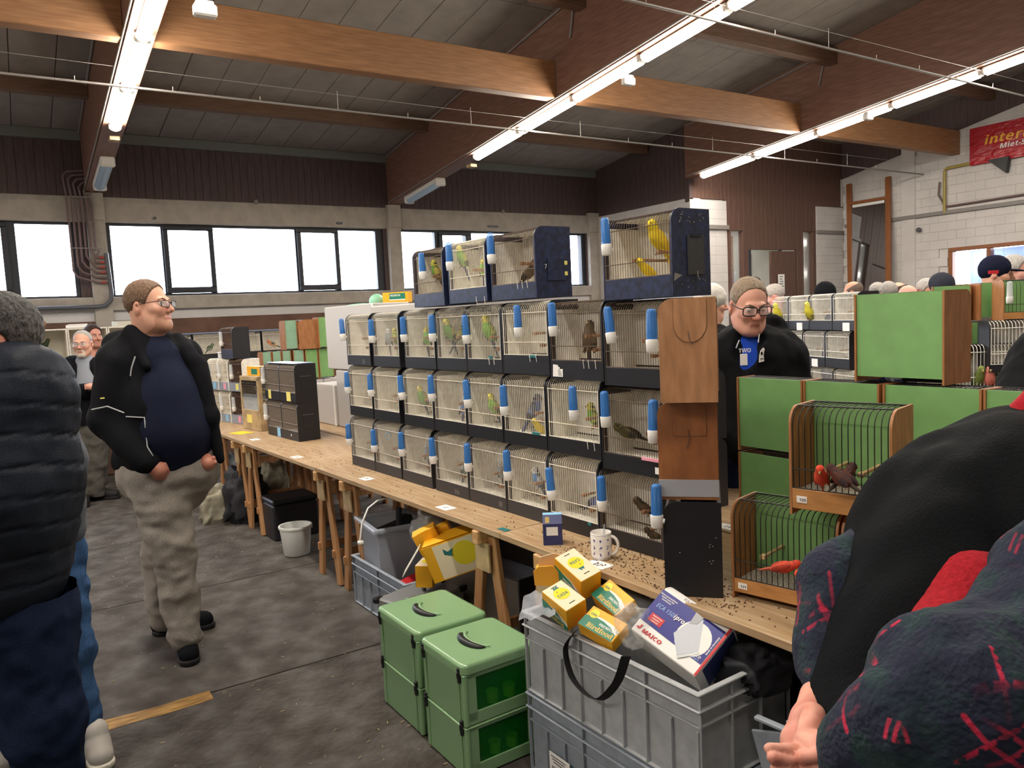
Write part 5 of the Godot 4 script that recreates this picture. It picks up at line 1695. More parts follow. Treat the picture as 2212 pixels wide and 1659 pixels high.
# ---------- things under and in front of the table ----------
func crate(called: String, label: String, at: Vector3, turn: float, s: Vector3, m: Material, group := "", ribs := 7) -> Node3D:
	var t := thing(called, label, "crate", at, turn, group)
	var w := s.x
	var h := s.y
	var d := s.z
	var b := MB.new()
	b.bx(V(0, 0.006, 0), V(w - 0.03, 0.012, d - 0.03), 0.003)
	for q in [-1.0, 1.0]:
		b.bx(V(q * (w / 2 - 0.018), h / 2, 0), V(0.006, h - 0.004, d - 0.036), 0.002)
		b.bx(V(0, h / 2, q * (d / 2 - 0.018)), V(w - 0.036, h - 0.004, 0.006), 0.002)
	part("body", b, m, t)
	var r := MB.new()
	for y in [h - 0.004, h - 0.052, h - 0.1, 0.008]:
		var k := 0.0 if y > h - 0.06 else 0.006
		for q in [-1.0, 1.0]:
			r.bx(V(q * (w / 2 - 0.008 - k / 2), y, 0), V(0.018 - k, 0.007, d - 2 * k), 0.002)
			r.bx(V(0, y, q * (d / 2 - 0.008 - k / 2)), V(w - 0.002 - 2 * k, 0.0066, 0.018 - k), 0.002)
	part("rim", r, m, t)
	for q in [-1.0, 1.0]:
		for i in ribs:
			var x := -w / 2 + 0.012 + (w - 0.024) * i / (ribs - 1)
			part("rib", MB.new().bx(V(x, h / 2 - (0.0 if i % 3 == 0 else 0.05), q * (d / 2 - 0.009)), V(0.005, h - 0.02 - (0.0 if i % 3 == 0 else 0.1), 0.012), 0.001), m, t)
		for i in 4:
			var z := -d / 2 + 0.012 + (d - 0.024) * i / 3.0
			part("rib", MB.new().bx(V(q * (w / 2 - 0.009), h / 2, z), V(0.012, h - 0.02, 0.005), 0.001), m, t)
	return t

# a birdseed carton whose printed face is given by its middle, axes and size
func seed_carton(label: String, tr: Transform3D, l: float, w: float, depth: float, cream: bool, flip := false) -> Node3D:
	var t := thing("seed_carton", label, "carton", Vector3.ZERO, 0.0, "yellow birdseed cartons in the grey crate")
	t.transform = tr
	part("carton_body", MB.new().bx(V(0, 0, -depth / 2), V(l, w, depth), 0.0015), M.cedeyellow, t)
	var up := at3(0, 0, 0.0005)
	if cream:
		part("cream_face", MB.new().bx(V(0, 0, 0.0002), V(l - 0.003, w - 0.003, 0.0006)), M.cedecream, t)
		var sp := Basis(Vector3.BACK, -PI / 2 if flip else PI / 2)
		var circ := PackedVector2Array()
		for i in 24:
			circ.append(Vector2(cos(TAU * i / 24), sin(TAU * i / 24)) * w * 0.33)
		part("yellow_disc", MB.new().ext(circ, 0.0006), M.lemon, t, Transform3D(sp, V(-0.01, 0, 0.0007)))
		part("bird_crest", MB.new().ext(PackedVector2Array([Vector2(-0.012, 0), Vector2(0.012, 0), Vector2(0.004, 0.016), Vector2(0, 0.006), Vector2(-0.006, 0.014)]), 0.0006), M.teal, t, Transform3D(sp, V(-0.01, 0, 0.0007)) * at3(0, w * 0.32, 0))
		part("bird_eye", MB.new().ball(V(-0.008, 0.014, 0.0006), V(0.002, 0.002, 0.0006), Basis(), 4, 8), M.ink, t, Transform3D(sp, V(-0.01, 0, 0.0009)))
		words("CéDé", 0.014, M.teal, t, Transform3D(sp, V(-0.01, 0, 0.0013)) * at3(0, -0.006, 0), "Droid Sans", true, 0.0, 0.85)
		for x in [-l * 0.4, l * 0.34]:
			part("handle_slot", MB.new().bx(V(x, 0, 0.0004), V(0.004, 0.024, 0.0008), 0.0003), M.ink, t)
		# printed long side
		var sd := Transform3D(Basis(V(1, 0, 0), V(0, 0, 1), V(0, -1, 0)), V(0, -w / 2 - 0.0004, -depth / 2))
		part("green_print", MB.new().ext(PackedVector2Array([Vector2(-l / 2, -depth / 2), Vector2(l / 2, -depth / 2), Vector2(l / 2, -depth * 0.3), Vector2(l * 0.1, depth * 0.02), Vector2(-l * 0.5, depth * 0.16)]), 0.0006), M.cedegreen, t, sd)
		part("white_print", MB.new().ext(PackedVector2Array([Vector2(l / 2, -depth * 0.3), Vector2(l / 2, -depth * 0.16), Vector2(l * 0.1, depth * 0.07), Vector2(-l * 0.25, depth * 0.1), Vector2(l * 0.1, depth * 0.02)]), 0.0006), M.paper, t, sd)
		words("PREMIUM", depth * 0.12, M.paper, t, sd * at3(0.01, -depth * 0.18, 0.0006), "Droid Serif", true)
		words("Birdfood", depth * 0.16, M.textgold, t, sd * at3(0.005, -depth * 0.38, 0.0006), "Droid Serif", true)
	else:
		part("green_print", MB.new().ext(PackedVector2Array([Vector2(-l / 2, -w / 2), Vector2(l * 0.47, -w / 2), Vector2(l * 0.45, -w * 0.2), Vector2(l * 0.25, 0), Vector2(0, w * 0.09), Vector2(-l * 0.25, w * 0.1), Vector2(-l / 2, 0)]), 0.0006), M.cedegreen, t, up)
		part("white_print", MB.new().ext(PackedVector2Array([Vector2(l * 0.45, -w * 0.2), Vector2(l * 0.49, 0), Vector2(l * 0.25, w * 0.14), Vector2(0, w * 0.18), Vector2(-l * 0.25, w * 0.16), Vector2(-l * 0.25, w * 0.1), Vector2(0, w * 0.09), Vector2(l * 0.25, 0)]), 0.0006), M.paper, t, up)
		var circ := PackedVector2Array()
		for i in 20:
			circ.append(Vector2(cos(TAU * i / 20), sin(TAU * i / 20)) * w * 0.2)
		part("yellow_disc", MB.new().ext(circ, 0.0006), M.lemon, t, at3(-l * 0.32, w * 0.2, 0.001))
		words("CéDé", w * 0.1, M.teal, t, at3(-l * 0.32, w * 0.16, 0.0016), "Droid Sans", true, 0, 0.8)
		words("PREMIUM", w * 0.1, M.paper, t, at3(l * 0.17, -w * 0.1, 0.001), "Droid Serif", true)
		words("Birdfood", w * 0.19, M.textgold, t, at3(l * 0.06, -w * 0.33, 0.001), "Droid Serif", true)
	return t

func transport_box(label: String, x0: float, x1: float, z0: float, z1: float) -> void:
	var t := thing("transport_box", label, "box", V((x0 + x1) / 2, 0, (z0 + z1) / 2), 0.02, "green bird transport boxes")
	var w := x1 - x0
	var d := z1 - z0
	for k in 2:
		var y := 0.004 + k * 0.195
		var b := MB.new()
		b.bx(V(0, y + 0.006, 0), V(w - 0.004, 0.012, d - 0.004), 0.004)
		b.bx(V(-w / 2 + 0.004, y + 0.096, 0), V(0.006, 0.19, d - 0.006), 0.002)
		b.bx(V(w / 2 - 0.004, y + 0.096, 0), V(0.006, 0.19, d - 0.006), 0.002)
		b.bx(V(0, y + 0.096, -d / 2 + 0.004), V(w - 0.006, 0.19, 0.006), 0.002)
		b.bx(V(0, y + 0.025, d / 2 - 0.004), V(w - 0.006, 0.046, 0.007), 0.002)
		b.bx(V(0, y + 0.182, d / 2 - 0.004), V(w - 0.006, 0.016, 0.007), 0.002)
		for s in [-1.0, 1.0]:
			b.bx(V(s * (w / 2 - 0.027), y + 0.1, d / 2 - 0.004), V(0.05, 0.17, 0.007), 0.002)
			b.tube([V(s * (w / 2 - 0.008), y + 0.004, d / 2 - 0.008), V(s * (w / 2 - 0.008), y + 0.19, d / 2 - 0.008)], 0.012, 8)
		part("storey", b, M.boxgreen, t)
		part("seam_rim", MB.new().bx(V(0, y + 0.19, 0), V(w + 0.008, 0.008, d + 0.008), 0.003), M.boxgreen, t)
		for s in [-0.42, 0.38]:
			part("rib", MB.new().bx(V(-w / 2 - 0.001, y + 0.095, s * d), V(0.008, 0.18, 0.012), 0.003), M.boxgreen, t)
		part("window_pane", MB.new().bx(V(0, y + 0.11, d / 2 - 0.009), V(w - 0.1, 0.14, 0.003)), M.greenpane, t)
		for s in [-0.025, 0.05]:
			part("feed_cup", MB.new().lathe([Vector2(0, 0), Vector2(0.021, 0), Vector2(0.024, 0.042), Vector2(0.02, 0.04), Vector2(0.017, 0.012), Vector2(0, 0.012)], 14, at3(s, y + 0.045, d / 2 - 0.035)), M.neon, t)
		var grate := MB.new()
		for i in 8:
			grate.bx(V(-0.045 + i * 0.016, y + 0.165, -d / 2 + 0.012), V(0.005, 0.03, 0.002))
		part("vent", grate, M.blackplastic, t)
		for s in [-0.43, 0.43]:
			part("clip", MB.new().bx(V(-w / 2 - 0.006, y + 0.19, s * d), V(0.012, 0.06, 0.016), 0.004).bx(V(-w / 2 - 0.01, y + 0.192, s * d), V(0.01, 0.025, 0.01), 0.003), M.blackplastic, t)
			part("clip", MB.new().bx(V(w / 2 + 0.006, y + 0.19, s * d), V(0.012, 0.05, 0.016), 0.004), M.blackplastic, t)
	var pr := PackedVector2Array()
	for c in [[1, 1], [-1, 1], [-1, -1], [1, -1]]:
		for i in 5:
			var a: float = PI / 2 * (i / 4.0 + [[1, 1], [-1, 1], [-1, -1], [1, -1]].find(c))
			pr.append(Vector2(c[0] * (w / 2 - 0.022) + cos(a) * 0.03, c[1] * (d / 2 - 0.022) + sin(a) * 0.03))
	var g := []
	for q in [[1.0, 0.395], [1.0, 0.418], [0.985, 0.428], [0.93, 0.431]]:
		var row := PackedVector3Array()
		for p in pr:
			row.append(V(p.x * q[0], q[1], p.y * q[0]))
		g.append(row)
	part("lid", MB.new().grid(g, true, true, false), M.boxgreen, t)
	var arc := []
	var lip := []
	for i in 11:
		var a := PI * (0.05 + 0.9 * i / 10.0)
		arc.append(V(-0.012 - sin(a) * 0.045, 0.4335, cos(a) * -0.085))
		lip.append(V(0.006 - sin(a) * 0.04, 0.433, cos(a) * -0.085))
	part("handle_recess", MB.new().tube(arc, [0.003, 0.009, 0.012, 0.014, 0.015, 0.0155, 0.015, 0.014, 0.012, 0.009, 0.003], 8), M.blackplastic, t)
	part("handle", MB.new().tube(lip, 0.007, 8), M.boxgreen, t)

func under_table() -> void:
	transport_box("green two storey transport box, the rear one of the pair beside the table", 1.225, 1.545, -3.06, -2.695)
	transport_box("green two storey transport box with green windows, the front one of the pair", 1.225, 1.545, -2.64, -2.325)
	# the big grey crates
	var lo := crate("euro_crate", "lower of the two big grey stacking crates, with a barcode label", V(1.665, 0.0, -1.85), -PI / 2 + 0.042, V(0.82, 0.3, 0.42), M.crate2, "big grey stacking crates", 9)
	var lt := part("barcode_label", MB.new().bx(V(-0.22, 0.1, 0.213), V(0.11, 0.075, 0.001)), M.paper, lo)
	var bars := MB.new()
	for i in 15:
		bars.bx(V(-0.262 + i * 0.0042 + rng.randf() * 0.001, 0.082, 0.2138), V(0.001 + rng.randf() * 0.0018, 0.018, 0.0004))
	for i in 3:
		bars.bx(V(-0.225, 0.126 - i * 0.01, 0.2138), V(0.08 - i * 0.012, 0.003, 0.0004))
	part("print", bars, M.ink, lt)
	words("45", 0.018, M.ink, lt, at3(-0.185, 0.075, 0.2142), "Droid Sans", true)
	crate("euro_crate", "upper of the two big grey stacking crates, full of cartons", V(1.665, 0.302, -1.85), -PI / 2 + 0.042, V(0.82, 0.3, 0.42), M.crate, "big grey stacking crates", 9)
	var rib := [V(1.446,0.624,-1.942), V(1.436,0.553,-1.988), V(1.434,0.461,-1.949), V(1.434,0.44,-1.832), V(1.434,0.529,-1.734), V(1.444,0.628,-1.694)]
	var sg := []
	for i in 31:
		var u := i / 30.0 * 5.0
		var k := mini(int(u), 4)
		var p: Vector3 = (rib[k] as Vector3).cubic_interpolate(rib[k + 1], rib[maxi(k - 1, 0)], rib[mini(k + 2, 5)], u - k)
		var q: Vector3 = (rib[k + 1] as Vector3) - (rib[k] as Vector3)
		var side := V(0.25, -q.z, q.y).normalized() * 0.015
		sg.append(PackedVector3Array([p - side, p + side, p + side + V(0.002, 0, 0), p - side + V(0.002, 0, 0)]))
	solo("carry_strap", "black webbing strap hanging in a loop from the rim of the upper grey crate", "strap", MB.new().grid(sg, true, true), M.webbing)
	# cartons lying in the crate
	seed_carton("yellow birdseed carton with cream top and upside down name, the highest in the crate", Transform3D(V(0.047,-0.336,0.941),V(0.975,0.221,0.03),V(-0.218,0.916,0.338),V(1.561,0.789,-2.068)), 0.1482, 0.0872, 0.09, true, true)
	var fl := seed_carton("yellow birdseed carton with cream top and open flap, leftmost in the crate", Transform3D(V(0.067,-0.262,0.963),V(0.97,0.245,-0.001),V(-0.235,0.933,0.271),V(1.45,0.725,-2.004)), 0.1277, 0.0851, 0.085, true)
	seed_carton("yellow birdseed carton with green print, right one of the two printed faces in the crate", Transform3D(V(-0.036,-0.252,0.967),V(0.871,0.466,0.154),V(-0.489,0.848,0.203),V(1.601,0.702,-1.935)), 0.1358, 0.0849, 0.06, false)
	seed_carton("yellow birdseed carton with green print lying lowest at the crate rim", Transform3D(V(0.236,-0.222,0.946),V(0.893,0.434,-0.121),V(-0.383,0.873,0.301),V(1.496,0.661,-1.863)), 0.1362, 0.0851, 0.05, false)
	var of := solo("open_carton", "opened birdseed carton standing behind the others at the left end of the crate", "carton", MB.new().ext(PackedVector2Array([Vector2(-0.05, 0), Vector2(0.05, 0), Vector2(0.05, 0.05), Vector2(0.02, 0.085), Vector2(-0.03, 0.08), Vector2(-0.05, 0.06)]), 0.003).bx(V(0, 0.02, -0.035), V(0.1, 0.04, 0.07), 0.001), M.cedeyellow, Transform3D(Basis(V(0.7, 0, 0.7), V(-0.2, 0.95, 0.2), V(-0.68, -0.28, 0.68)), V(1.511,0.696,-2.176)))
	solo("carton_flap", "cream end flap of an opened carton sticking up at the left end of the crate", "flap", MB.new().ext(PackedVector2Array([Vector2(-0.05, -0.03), Vector2(0.05, -0.03), Vector2(0.045, 0.02), Vector2(0.015, 0.035), Vector2(-0.04, 0.025)]), 0.002), M.cedecream, Transform3D(Basis(V(0.8, 0.1, 0.6), V(-0.3, 0.9, 0.25), V(-0.5, -0.4, 0.76)), V(1.525,0.782,-2.175)))
	var ps := []
	for i in 7:
		var row := PackedVector3Array()
		for j in 7:
			row.append(V(-0.12 + i * 0.04, 0.008 * sin(i * 1.7 + j * 2.1) + 0.02 * j / 6.0, -0.06 + j * 0.02))
		ps.append(row)
	solo("plastic_sheet", "bent clear plastic sheet sticking out over the left end of the upper crate", "sheet", MB.new().grid(ps, false, false), M.clearbox, Transform3D(Basis(Vector3.UP, 0.9), V(1.422,0.662,-2.109)))
	# the appliance carton
	fan_carton(Transform3D(V(0.119,-0.291,0.949),V(0.8,0.595,0.082),V(-0.588,0.75,0.303),V(1.605,0.694,-1.625)), 0.2504, 0.1855)
	# dull plastic around it
	crumple("plastic_wrap", "crumpled clear plastic wrap between the cartons and the blue box in the crate", V(1.548,0.67,-1.767), V(0.05, 0.06, 0.06), M.bagclear, 3)
	crumple("dark_plastic", "dark plastic bag filling the right end of the upper crate", V(1.768,0.58,-1.497), V(0.1, 0.07, 0.1), M.darkbag, 5)
	# on the table
	var mug := thing("mug", "white printed mug with a spoon on the seed strewn table end", "mug", V(1.744,0.75,-2.161), 0.0)
	part("cup", MB.new().lathe([Vector2(0, 0.004), Vector2(0.03, 0.004), Vector2(0.033, 0), Vector2(0.0375, 0.006), Vector2(0.039, 0.02), Vector2(0.039, 0.096), Vector2(0.0375, 0.099), Vector2(0.036, 0.096), Vector2(0.0355, 0.012), Vector2(0, 0.01)], 32), M.porcelain, mug)
	var hd := []
	for i in 9:
		var a := PI * i / 8.0
		hd.append(V(0.037 + sin(a) * 0.026, 0.05 + cos(a) * 0.034, 0))
	part("handle", MB.new().tube(hd, 0.006, 8), M.porcelain, mug, Transform3D(Basis(Vector3.UP, -0.9), Vector3.ZERO))
	var pm := MB.new()
	for k in 3:
		for j in 9:
			var a := TAU * j / 9.0 + 0.2
			for i in 4:
				var b := a + rng.randf_range(-0.1, 0.1)
				pm.box(Transform3D(Basis(Vector3.UP, -b + PI / 2), V(cos(b) * 0.0391, 0.024 + k * 0.025 + rng.randf_range(-0.006, 0.006), sin(b) * 0.0391)), V(0.0035, 0.004, 0.0004))
	for y in [0.008, 0.092]:
		pm.lathe([Vector2(0.0391 if y > 0.05 else 0.0382, y), Vector2(0.0392 if y > 0.05 else 0.0384, y + 0.001)], 32)
	part("print", pm, M.boxblue, mug)
	part("spoon", MB.new().tube([V(0.0, 0.02, 0), V(0.028, 0.1, -0.015), V(0.034, 0.117, -0.018)], 0.0022, 6), M.alu, mug)
	var bp := thing("blue_carton", "dark blue carton with white label standing at the table edge", "carton", V(1.723,0.75,-2.436), -0.62)
	part("carton_body", MB.new().ext(PackedVector2Array([Vector2(-0.035, 0), Vector2(0.035, 0), Vector2(0.035, 0.085), Vector2(0.0, 0.112), Vector2(-0.035, 0.112)]), 0.076, Transform3D(ZX, Vector3.ZERO), false), M.bluepack, bp)
	part("white_label", MB.new().bx(V(-0.002, 0.056, 0.0354), V(0.045, 0.034, 0.0006)), M.paper, bp)
	part("light_top", MB.new().bx(V(0, 0.1128, -0.018), V(0.074, 0.001, 0.034)), M.lightblue, bp)
	var yl := MB.new()
	for i in 6:
		yl.box(Transform3D(Basis(Vector3.RIGHT, 0.9), V(-0.02, 0.09 + i * 0.003, 0.0285 - i * 0.004)), V(0.016, 0.0012, 0.0022))
	part("print", yl, M.yellow, bp)
	# left crate with the clear box and its neighbours
	crate("euro_crate", "grey crate under the table holding the clear plastic box", V(1.775, 0.001, -3.95), -PI / 2 + 0.03, V(0.7, 0.29, 0.4), M.crate2, "", 7)
	var cb := thing("storage_box", "clear grey plastic storage box set in the left crate", "box", V(1.75, 0.17, -4.08), -PI / 2 - 0.1)
	part("tub", MB.new().bx(V(0, 0.17, 0.14), V(0.34, 0.33, 0.006), 0.002).bx(V(0, 0.17, -0.14), V(0.34, 0.33, 0.006), 0.002).bx(V(0.17, 0.17, 0), V(0.006, 0.33, 0.28), 0.002).bx(V(-0.17, 0.17, 0), V(0.006, 0.33, 0.28), 0.002).bx(V(0, 0.006, 0), V(0.33, 0.01, 0.27), 0.002), M.clearbox, cb)
	part("rim", MB.new().bx(V(0, 0.335, 0.155), V(0.4, 0.025, 0.035), 0.006).bx(V(0, 0.335, -0.155), V(0.4, 0.025, 0.035), 0.006).bx(V(0.185, 0.335, 0), V(0.035, 0.025, 0.3), 0.006).bx(V(-0.185, 0.335, 0), V(0.035, 0.025, 0.3), 0.006), M.clearbox, cb)
	solo("tool", "black and white tools sticking out of the clear storage box", "tool", MB.new().tube([V(-0.1, 0, 0), V(0.1, 0.05, 0.02)], 0.02, 8).tube([V(0, -0.1, 0.04), V(0.02, 0.12, 0.03)], 0.018, 8).ball(V(0.08, 0.02, -0.04), V(0.05, 0.04, 0.04)), M.blackplastic, at3(1.75, 0.47, -4.05))
	solo("filling", "dim grey things packed inside the clear storage box", "bundle", MB.new().bx(V(0, 0.1, 0), V(0.28, 0.18, 0.22), 0.03).ball(V(0.05, 0.2, 0.02), V(0.1, 0.07, 0.09)), M.crate2, at3(1.75, 0.19, -4.08, -PI / 2))
	solo("white_cable", "white cable with plug hanging over the clear storage box", "cable", MB.new().tube([V(1.663,0.686,-3.902), V(1.588,0.683,-3.89), V(1.524,0.657,-3.869), V(1.472,0.592,-3.836), V(1.455,0.499,-3.837)], 0.005, 6).bx(V(1.457,0.489,-3.835), V(0.03, 0.02, 0.03), 0.005), M.whiteplastic)
	for i in 2:
		solo("red_pouch", "red pouch lying in the left crate, %s one" % ["upper", "lower"][i], "pouch", MB.new().box(Transform3D(Basis(Vector3.RIGHT, 0.3) * Basis(Vector3.UP, 0.3 * i), V(0, 0, 0)), V(0.2, 0.03, 0.14), 0.012), M.red, at3(1.72 - i * 0.03, 0.25 - i * 0.045, -3.7 - i * 0.02, 0.5))
	var sc := thing("seed_carton", "small birdseed carton leaning at the end of the left crate", "carton", V(1.633,0.336,-3.407), -0.75)
	part("carton_body", MB.new().bx(V(0, 0.06, 0), V(0.085, 0.11, 0.13), 0.002), M.cedeyellow, sc)
	part("cream_face", MB.new().bx(V(0, 0.1155, 0), V(0.083, 0.001, 0.128)), M.cedecream, sc)
	part("green_print", MB.new().bx(V(-0.043, 0.035, 0), V(0.001, 0.055, 0.128)), M.cedegreen, sc)
	part("yellow_disc", MB.new().lathe([Vector2(0.028, 0), Vector2(0.028, 0.001), Vector2(0, 0.001)], 16, at3(0, 0.116, -0.01)), M.lemon, sc)
	words("PREMIUM", 0.012, M.paper, sc, Transform3D(Basis(V(0, 0, 1), V(0, 1, 0), V(-1, 0, 0)), V(-0.0438, 0.045, 0)), "Droid Serif", true)
	words("Birdfood", 0.018, M.textgold, sc, Transform3D(Basis(V(0, 0, 1), V(0, 1, 0), V(-1, 0, 0)), V(-0.0438, 0.02, 0)), "Droid Serif", true)
	var oc := thing("open_carton", "big opened yellow carton full of smaller packs behind the trestle", "carton", V(1.709,0.413,-3.248), 0.0)
	oc.transform = Transform3D(Basis(V(0.78, 0.3, 0.55), V(-0.28, 0.95, -0.12), V(-0.56, -0.06, 0.83)), V(1.71,0.431,-3.248))
	part("carton_body", MB.new().bx(V(0.03, 0.09, 0.08), V(0.26, 0.18, 0.004)).bx(V(0.03, 0.09, -0.08), V(0.26, 0.18, 0.004)).bx(V(0.16, 0.09, 0), V(0.004, 0.18, 0.16)).bx(V(0.03, 0.003, 0), V(0.26, 0.005, 0.16)).bx(V(0.03, 0.18, -0.01), V(0.26, 0.004, 0.14)), M.cedeyellow, oc)
	part("cream_face", MB.new().bx(V(0.05, 0.09, 0.0825), V(0.2, 0.17, 0.001)), M.cedecream, oc)
	part("yellow_disc", MB.new().lathe([Vector2(0.06, 0), Vector2(0.06, 0.001), Vector2(0, 0.001)], 20, Transform3D(Basis(V(1, 0, 0), V(0, 0, 1), V(0, -1, 0)), V(0.09, 0.1, 0.083))), M.lemon, oc)
	part("bird_crest", MB.new().ext(PackedVector2Array([Vector2(-0.02, 0), Vector2(0.02, -0.02), Vector2(0.03, 0.02), Vector2(0.0, 0.01), Vector2(-0.02, 0.03)]), 0.001), M.teal, oc, at3(0.015, 0.12, 0.0835))
	part("cream_flap", MB.new().box(Transform3D(Basis(Vector3.BACK, 0.7), V(-0.17, 0.14, 0.06)), V(0.15, 0.003, 0.1)), M.offwhite, oc)
	for i in 2:
		solo("seed_pack", "small yellow pack inside the big opened carton, %s one" % ["front", "rear"][i], "carton", MB.new().bx(V(0, 0, 0), V(0.12, 0.12, 0.07), 0.003).bx(V(0.0, 0.0, 0.036), V(0.06, 0.12, 0.001)), M.cedeyellow, Transform3D(Basis(V(0.8, 0.4, 0.45), V(-0.4, 0.9, -0.1), V(-0.45, -0.1, 0.88)), [V(1.632,0.574,-3.374), V(1.712,0.568,-3.381)][i]))
	crumple("plastic_wrap", "clear plastic bag behind the opened carton under the table", V(1.794,0.585,-3.509), V(0.16, 0.1, 0.08), M.bagclear, 14)
	var al := thing("alu_case", "silver aluminium case with black corners before the left crate", "case", V(1.61, 0.0, -3.45), 0.3)
	part("shell", MB.new().bx(V(0, 0.145, 0), V(0.36, 0.29, 0.26), 0.008), M.alu, al)
	part("corner", MB.new().bx(V(-0.175, 0.28, 0.125), V(0.05, 0.03, 0.03), 0.006).bx(V(0.175, 0.28, 0.125), V(0.05, 0.03, 0.03), 0.006).bx(V(-0.175, 0.28, -0.125), V(0.05, 0.03, 0.03), 0.006), M.blackplastic, al)
	part("handle", MB.new().tube([V(0.02, 0.295, 0), V(0.03, 0.325, 0), V(0.15, 0.325, 0), V(0.16, 0.295, 0)], 0.012, 8), M.blackplastic, al)
	part("latch", MB.new().bx(V(-0.09, 0.294, 0.02), V(0.05, 0.012, 0.03), 0.004), M.alu, al)
	var gc := thing("case", "dull grey brown instrument case standing behind the trestle legs", "case", V(1.95, 0.0, -3.32), -PI / 2 + 0.12)
	part("shell", MB.new().bx(V(0, 0.2, 0), V(0.64, 0.4, 0.16), 0.012), M.casegrey, gc)
	part("edge_trim", MB.new().bx(V(0, 0.4, 0), V(0.65, 0.012, 0.17), 0.004).bx(V(0.32, 0.2, 0), V(0.012, 0.4, 0.17), 0.004), M.charcoal, gc)
	# farther under the table
	var bk := thing("bucket", "white translucent plastic bucket on the floor by the trestles", "bucket", V(1.6, 0.001, -5.5))
	part("pail", MB.new().lathe([Vector2(0, 0.003), Vector2(0.088, 0.003), Vector2(0.092, 0.006), Vector2(0.112, 0.2), Vector2(0.12, 0.202), Vector2(0.12, 0.216), Vector2(0.108, 0.216), Vector2(0.089, 0.012), Vector2(0, 0.01)], 28), M.bucket, bk)
	part("ear", MB.new().bx(V(0.118, 0.19, 0), V(0.01, 0.03, 0.03), 0.003), M.bucket, bk)
	var bc := thing("case", "black lidded case on the floor behind the white bucket", "case", V(1.735, 0.0, -6.08), 0.04)
	part("shell", MB.new().bx(V(0, 0.14, 0), V(0.36, 0.28, 0.3), 0.012), M.black, bc)
	part("lid", MB.new().bx(V(0, 0.3, 0), V(0.37, 0.04, 0.31), 0.012), M.black, bc)
	crumple("canvas_bag", "pale canvas bag on the floor left of the trestles", V(1.333,0.13,-6.945), V(0.12, 0.19, 0.1), M.canvas, 21)
	crumple("backpack", "dark backpack under the far table between the trestles", V(1.563,0.2,-6.789), V(0.17, 0.25, 0.16), M.darkbag, 25)
	crumple("canvas_bag", "second pale canvas bag standing behind the dark backpack", V(1.883,0.2,-7.046), V(0.13, 0.22, 0.1), M.canvas, 31)
	crumple("grey_sack", "blue grey sack lying farther under the tables", V(1.642,0.2,-8.243), V(0.25, 0.2, 0.2), M.crate2, 35)
	crumple("dark_sack", "black sack in the dark under the near tables", V(2.2, 0.28, -2.67), V(0.2, 0.26, 0.1), M.darkbag, 37)
	solo("dark_box", "black box in the dark under the middle tables", "box", MB.new().bx(V(0, 0.22, 0), V(0.4, 0.44, 0.8), 0.01).bx(V(0, 0.455, 0), V(0.42, 0.03, 0.82), 0.006), M.black, at3(2.25, 0.0, -3.9))
	solo("dark_box", "black box in the dark behind the big grey crates", "box", MB.new().bx(V(0, 0.25, 0), V(0.4, 0.5, 0.8), 0.01).bx(V(0, 0.515, 0), V(0.42, 0.03, 0.82), 0.006), M.black, at3(2.45, 0.0, -1.8))
	# right of the crates
	crate("euro_crate", "dark grey crate half hidden behind the bent person's sleeve", V(1.93, 0.0, -1.05), -PI / 2 + 0.1, V(0.6, 0.5, 0.4), M.crate, "", 5)
	solo("folded_board", "grey folded plastic board leaning on the dark grey crate", "board", MB.new().box(Transform3D(Basis(Vector3.RIGHT, -0.3), V(0, 0, 0)), V(0.01, 0.22, 0.5), 0.003).bx(V(-0.012, 0.08, 0), V(0.02, 0.012, 0.5), 0.003), M.crate2, at3(1.66, 0.44, -1.12, 0.1))
	solo("paper_bag", "beige paper bag at the bottom edge beside the clasped hands", "bag", MB.new().bx(V(0, 0.2, 0), V(0.26, 0.4, 0.14), 0.004).box(Transform3D(Basis(Vector3.RIGHT, -0.4), V(0, 0.41, 0.05)), V(0.26, 0.06, 0.004)), M.canvas, at3(1.62, 0.0, -1.0, -1.0))

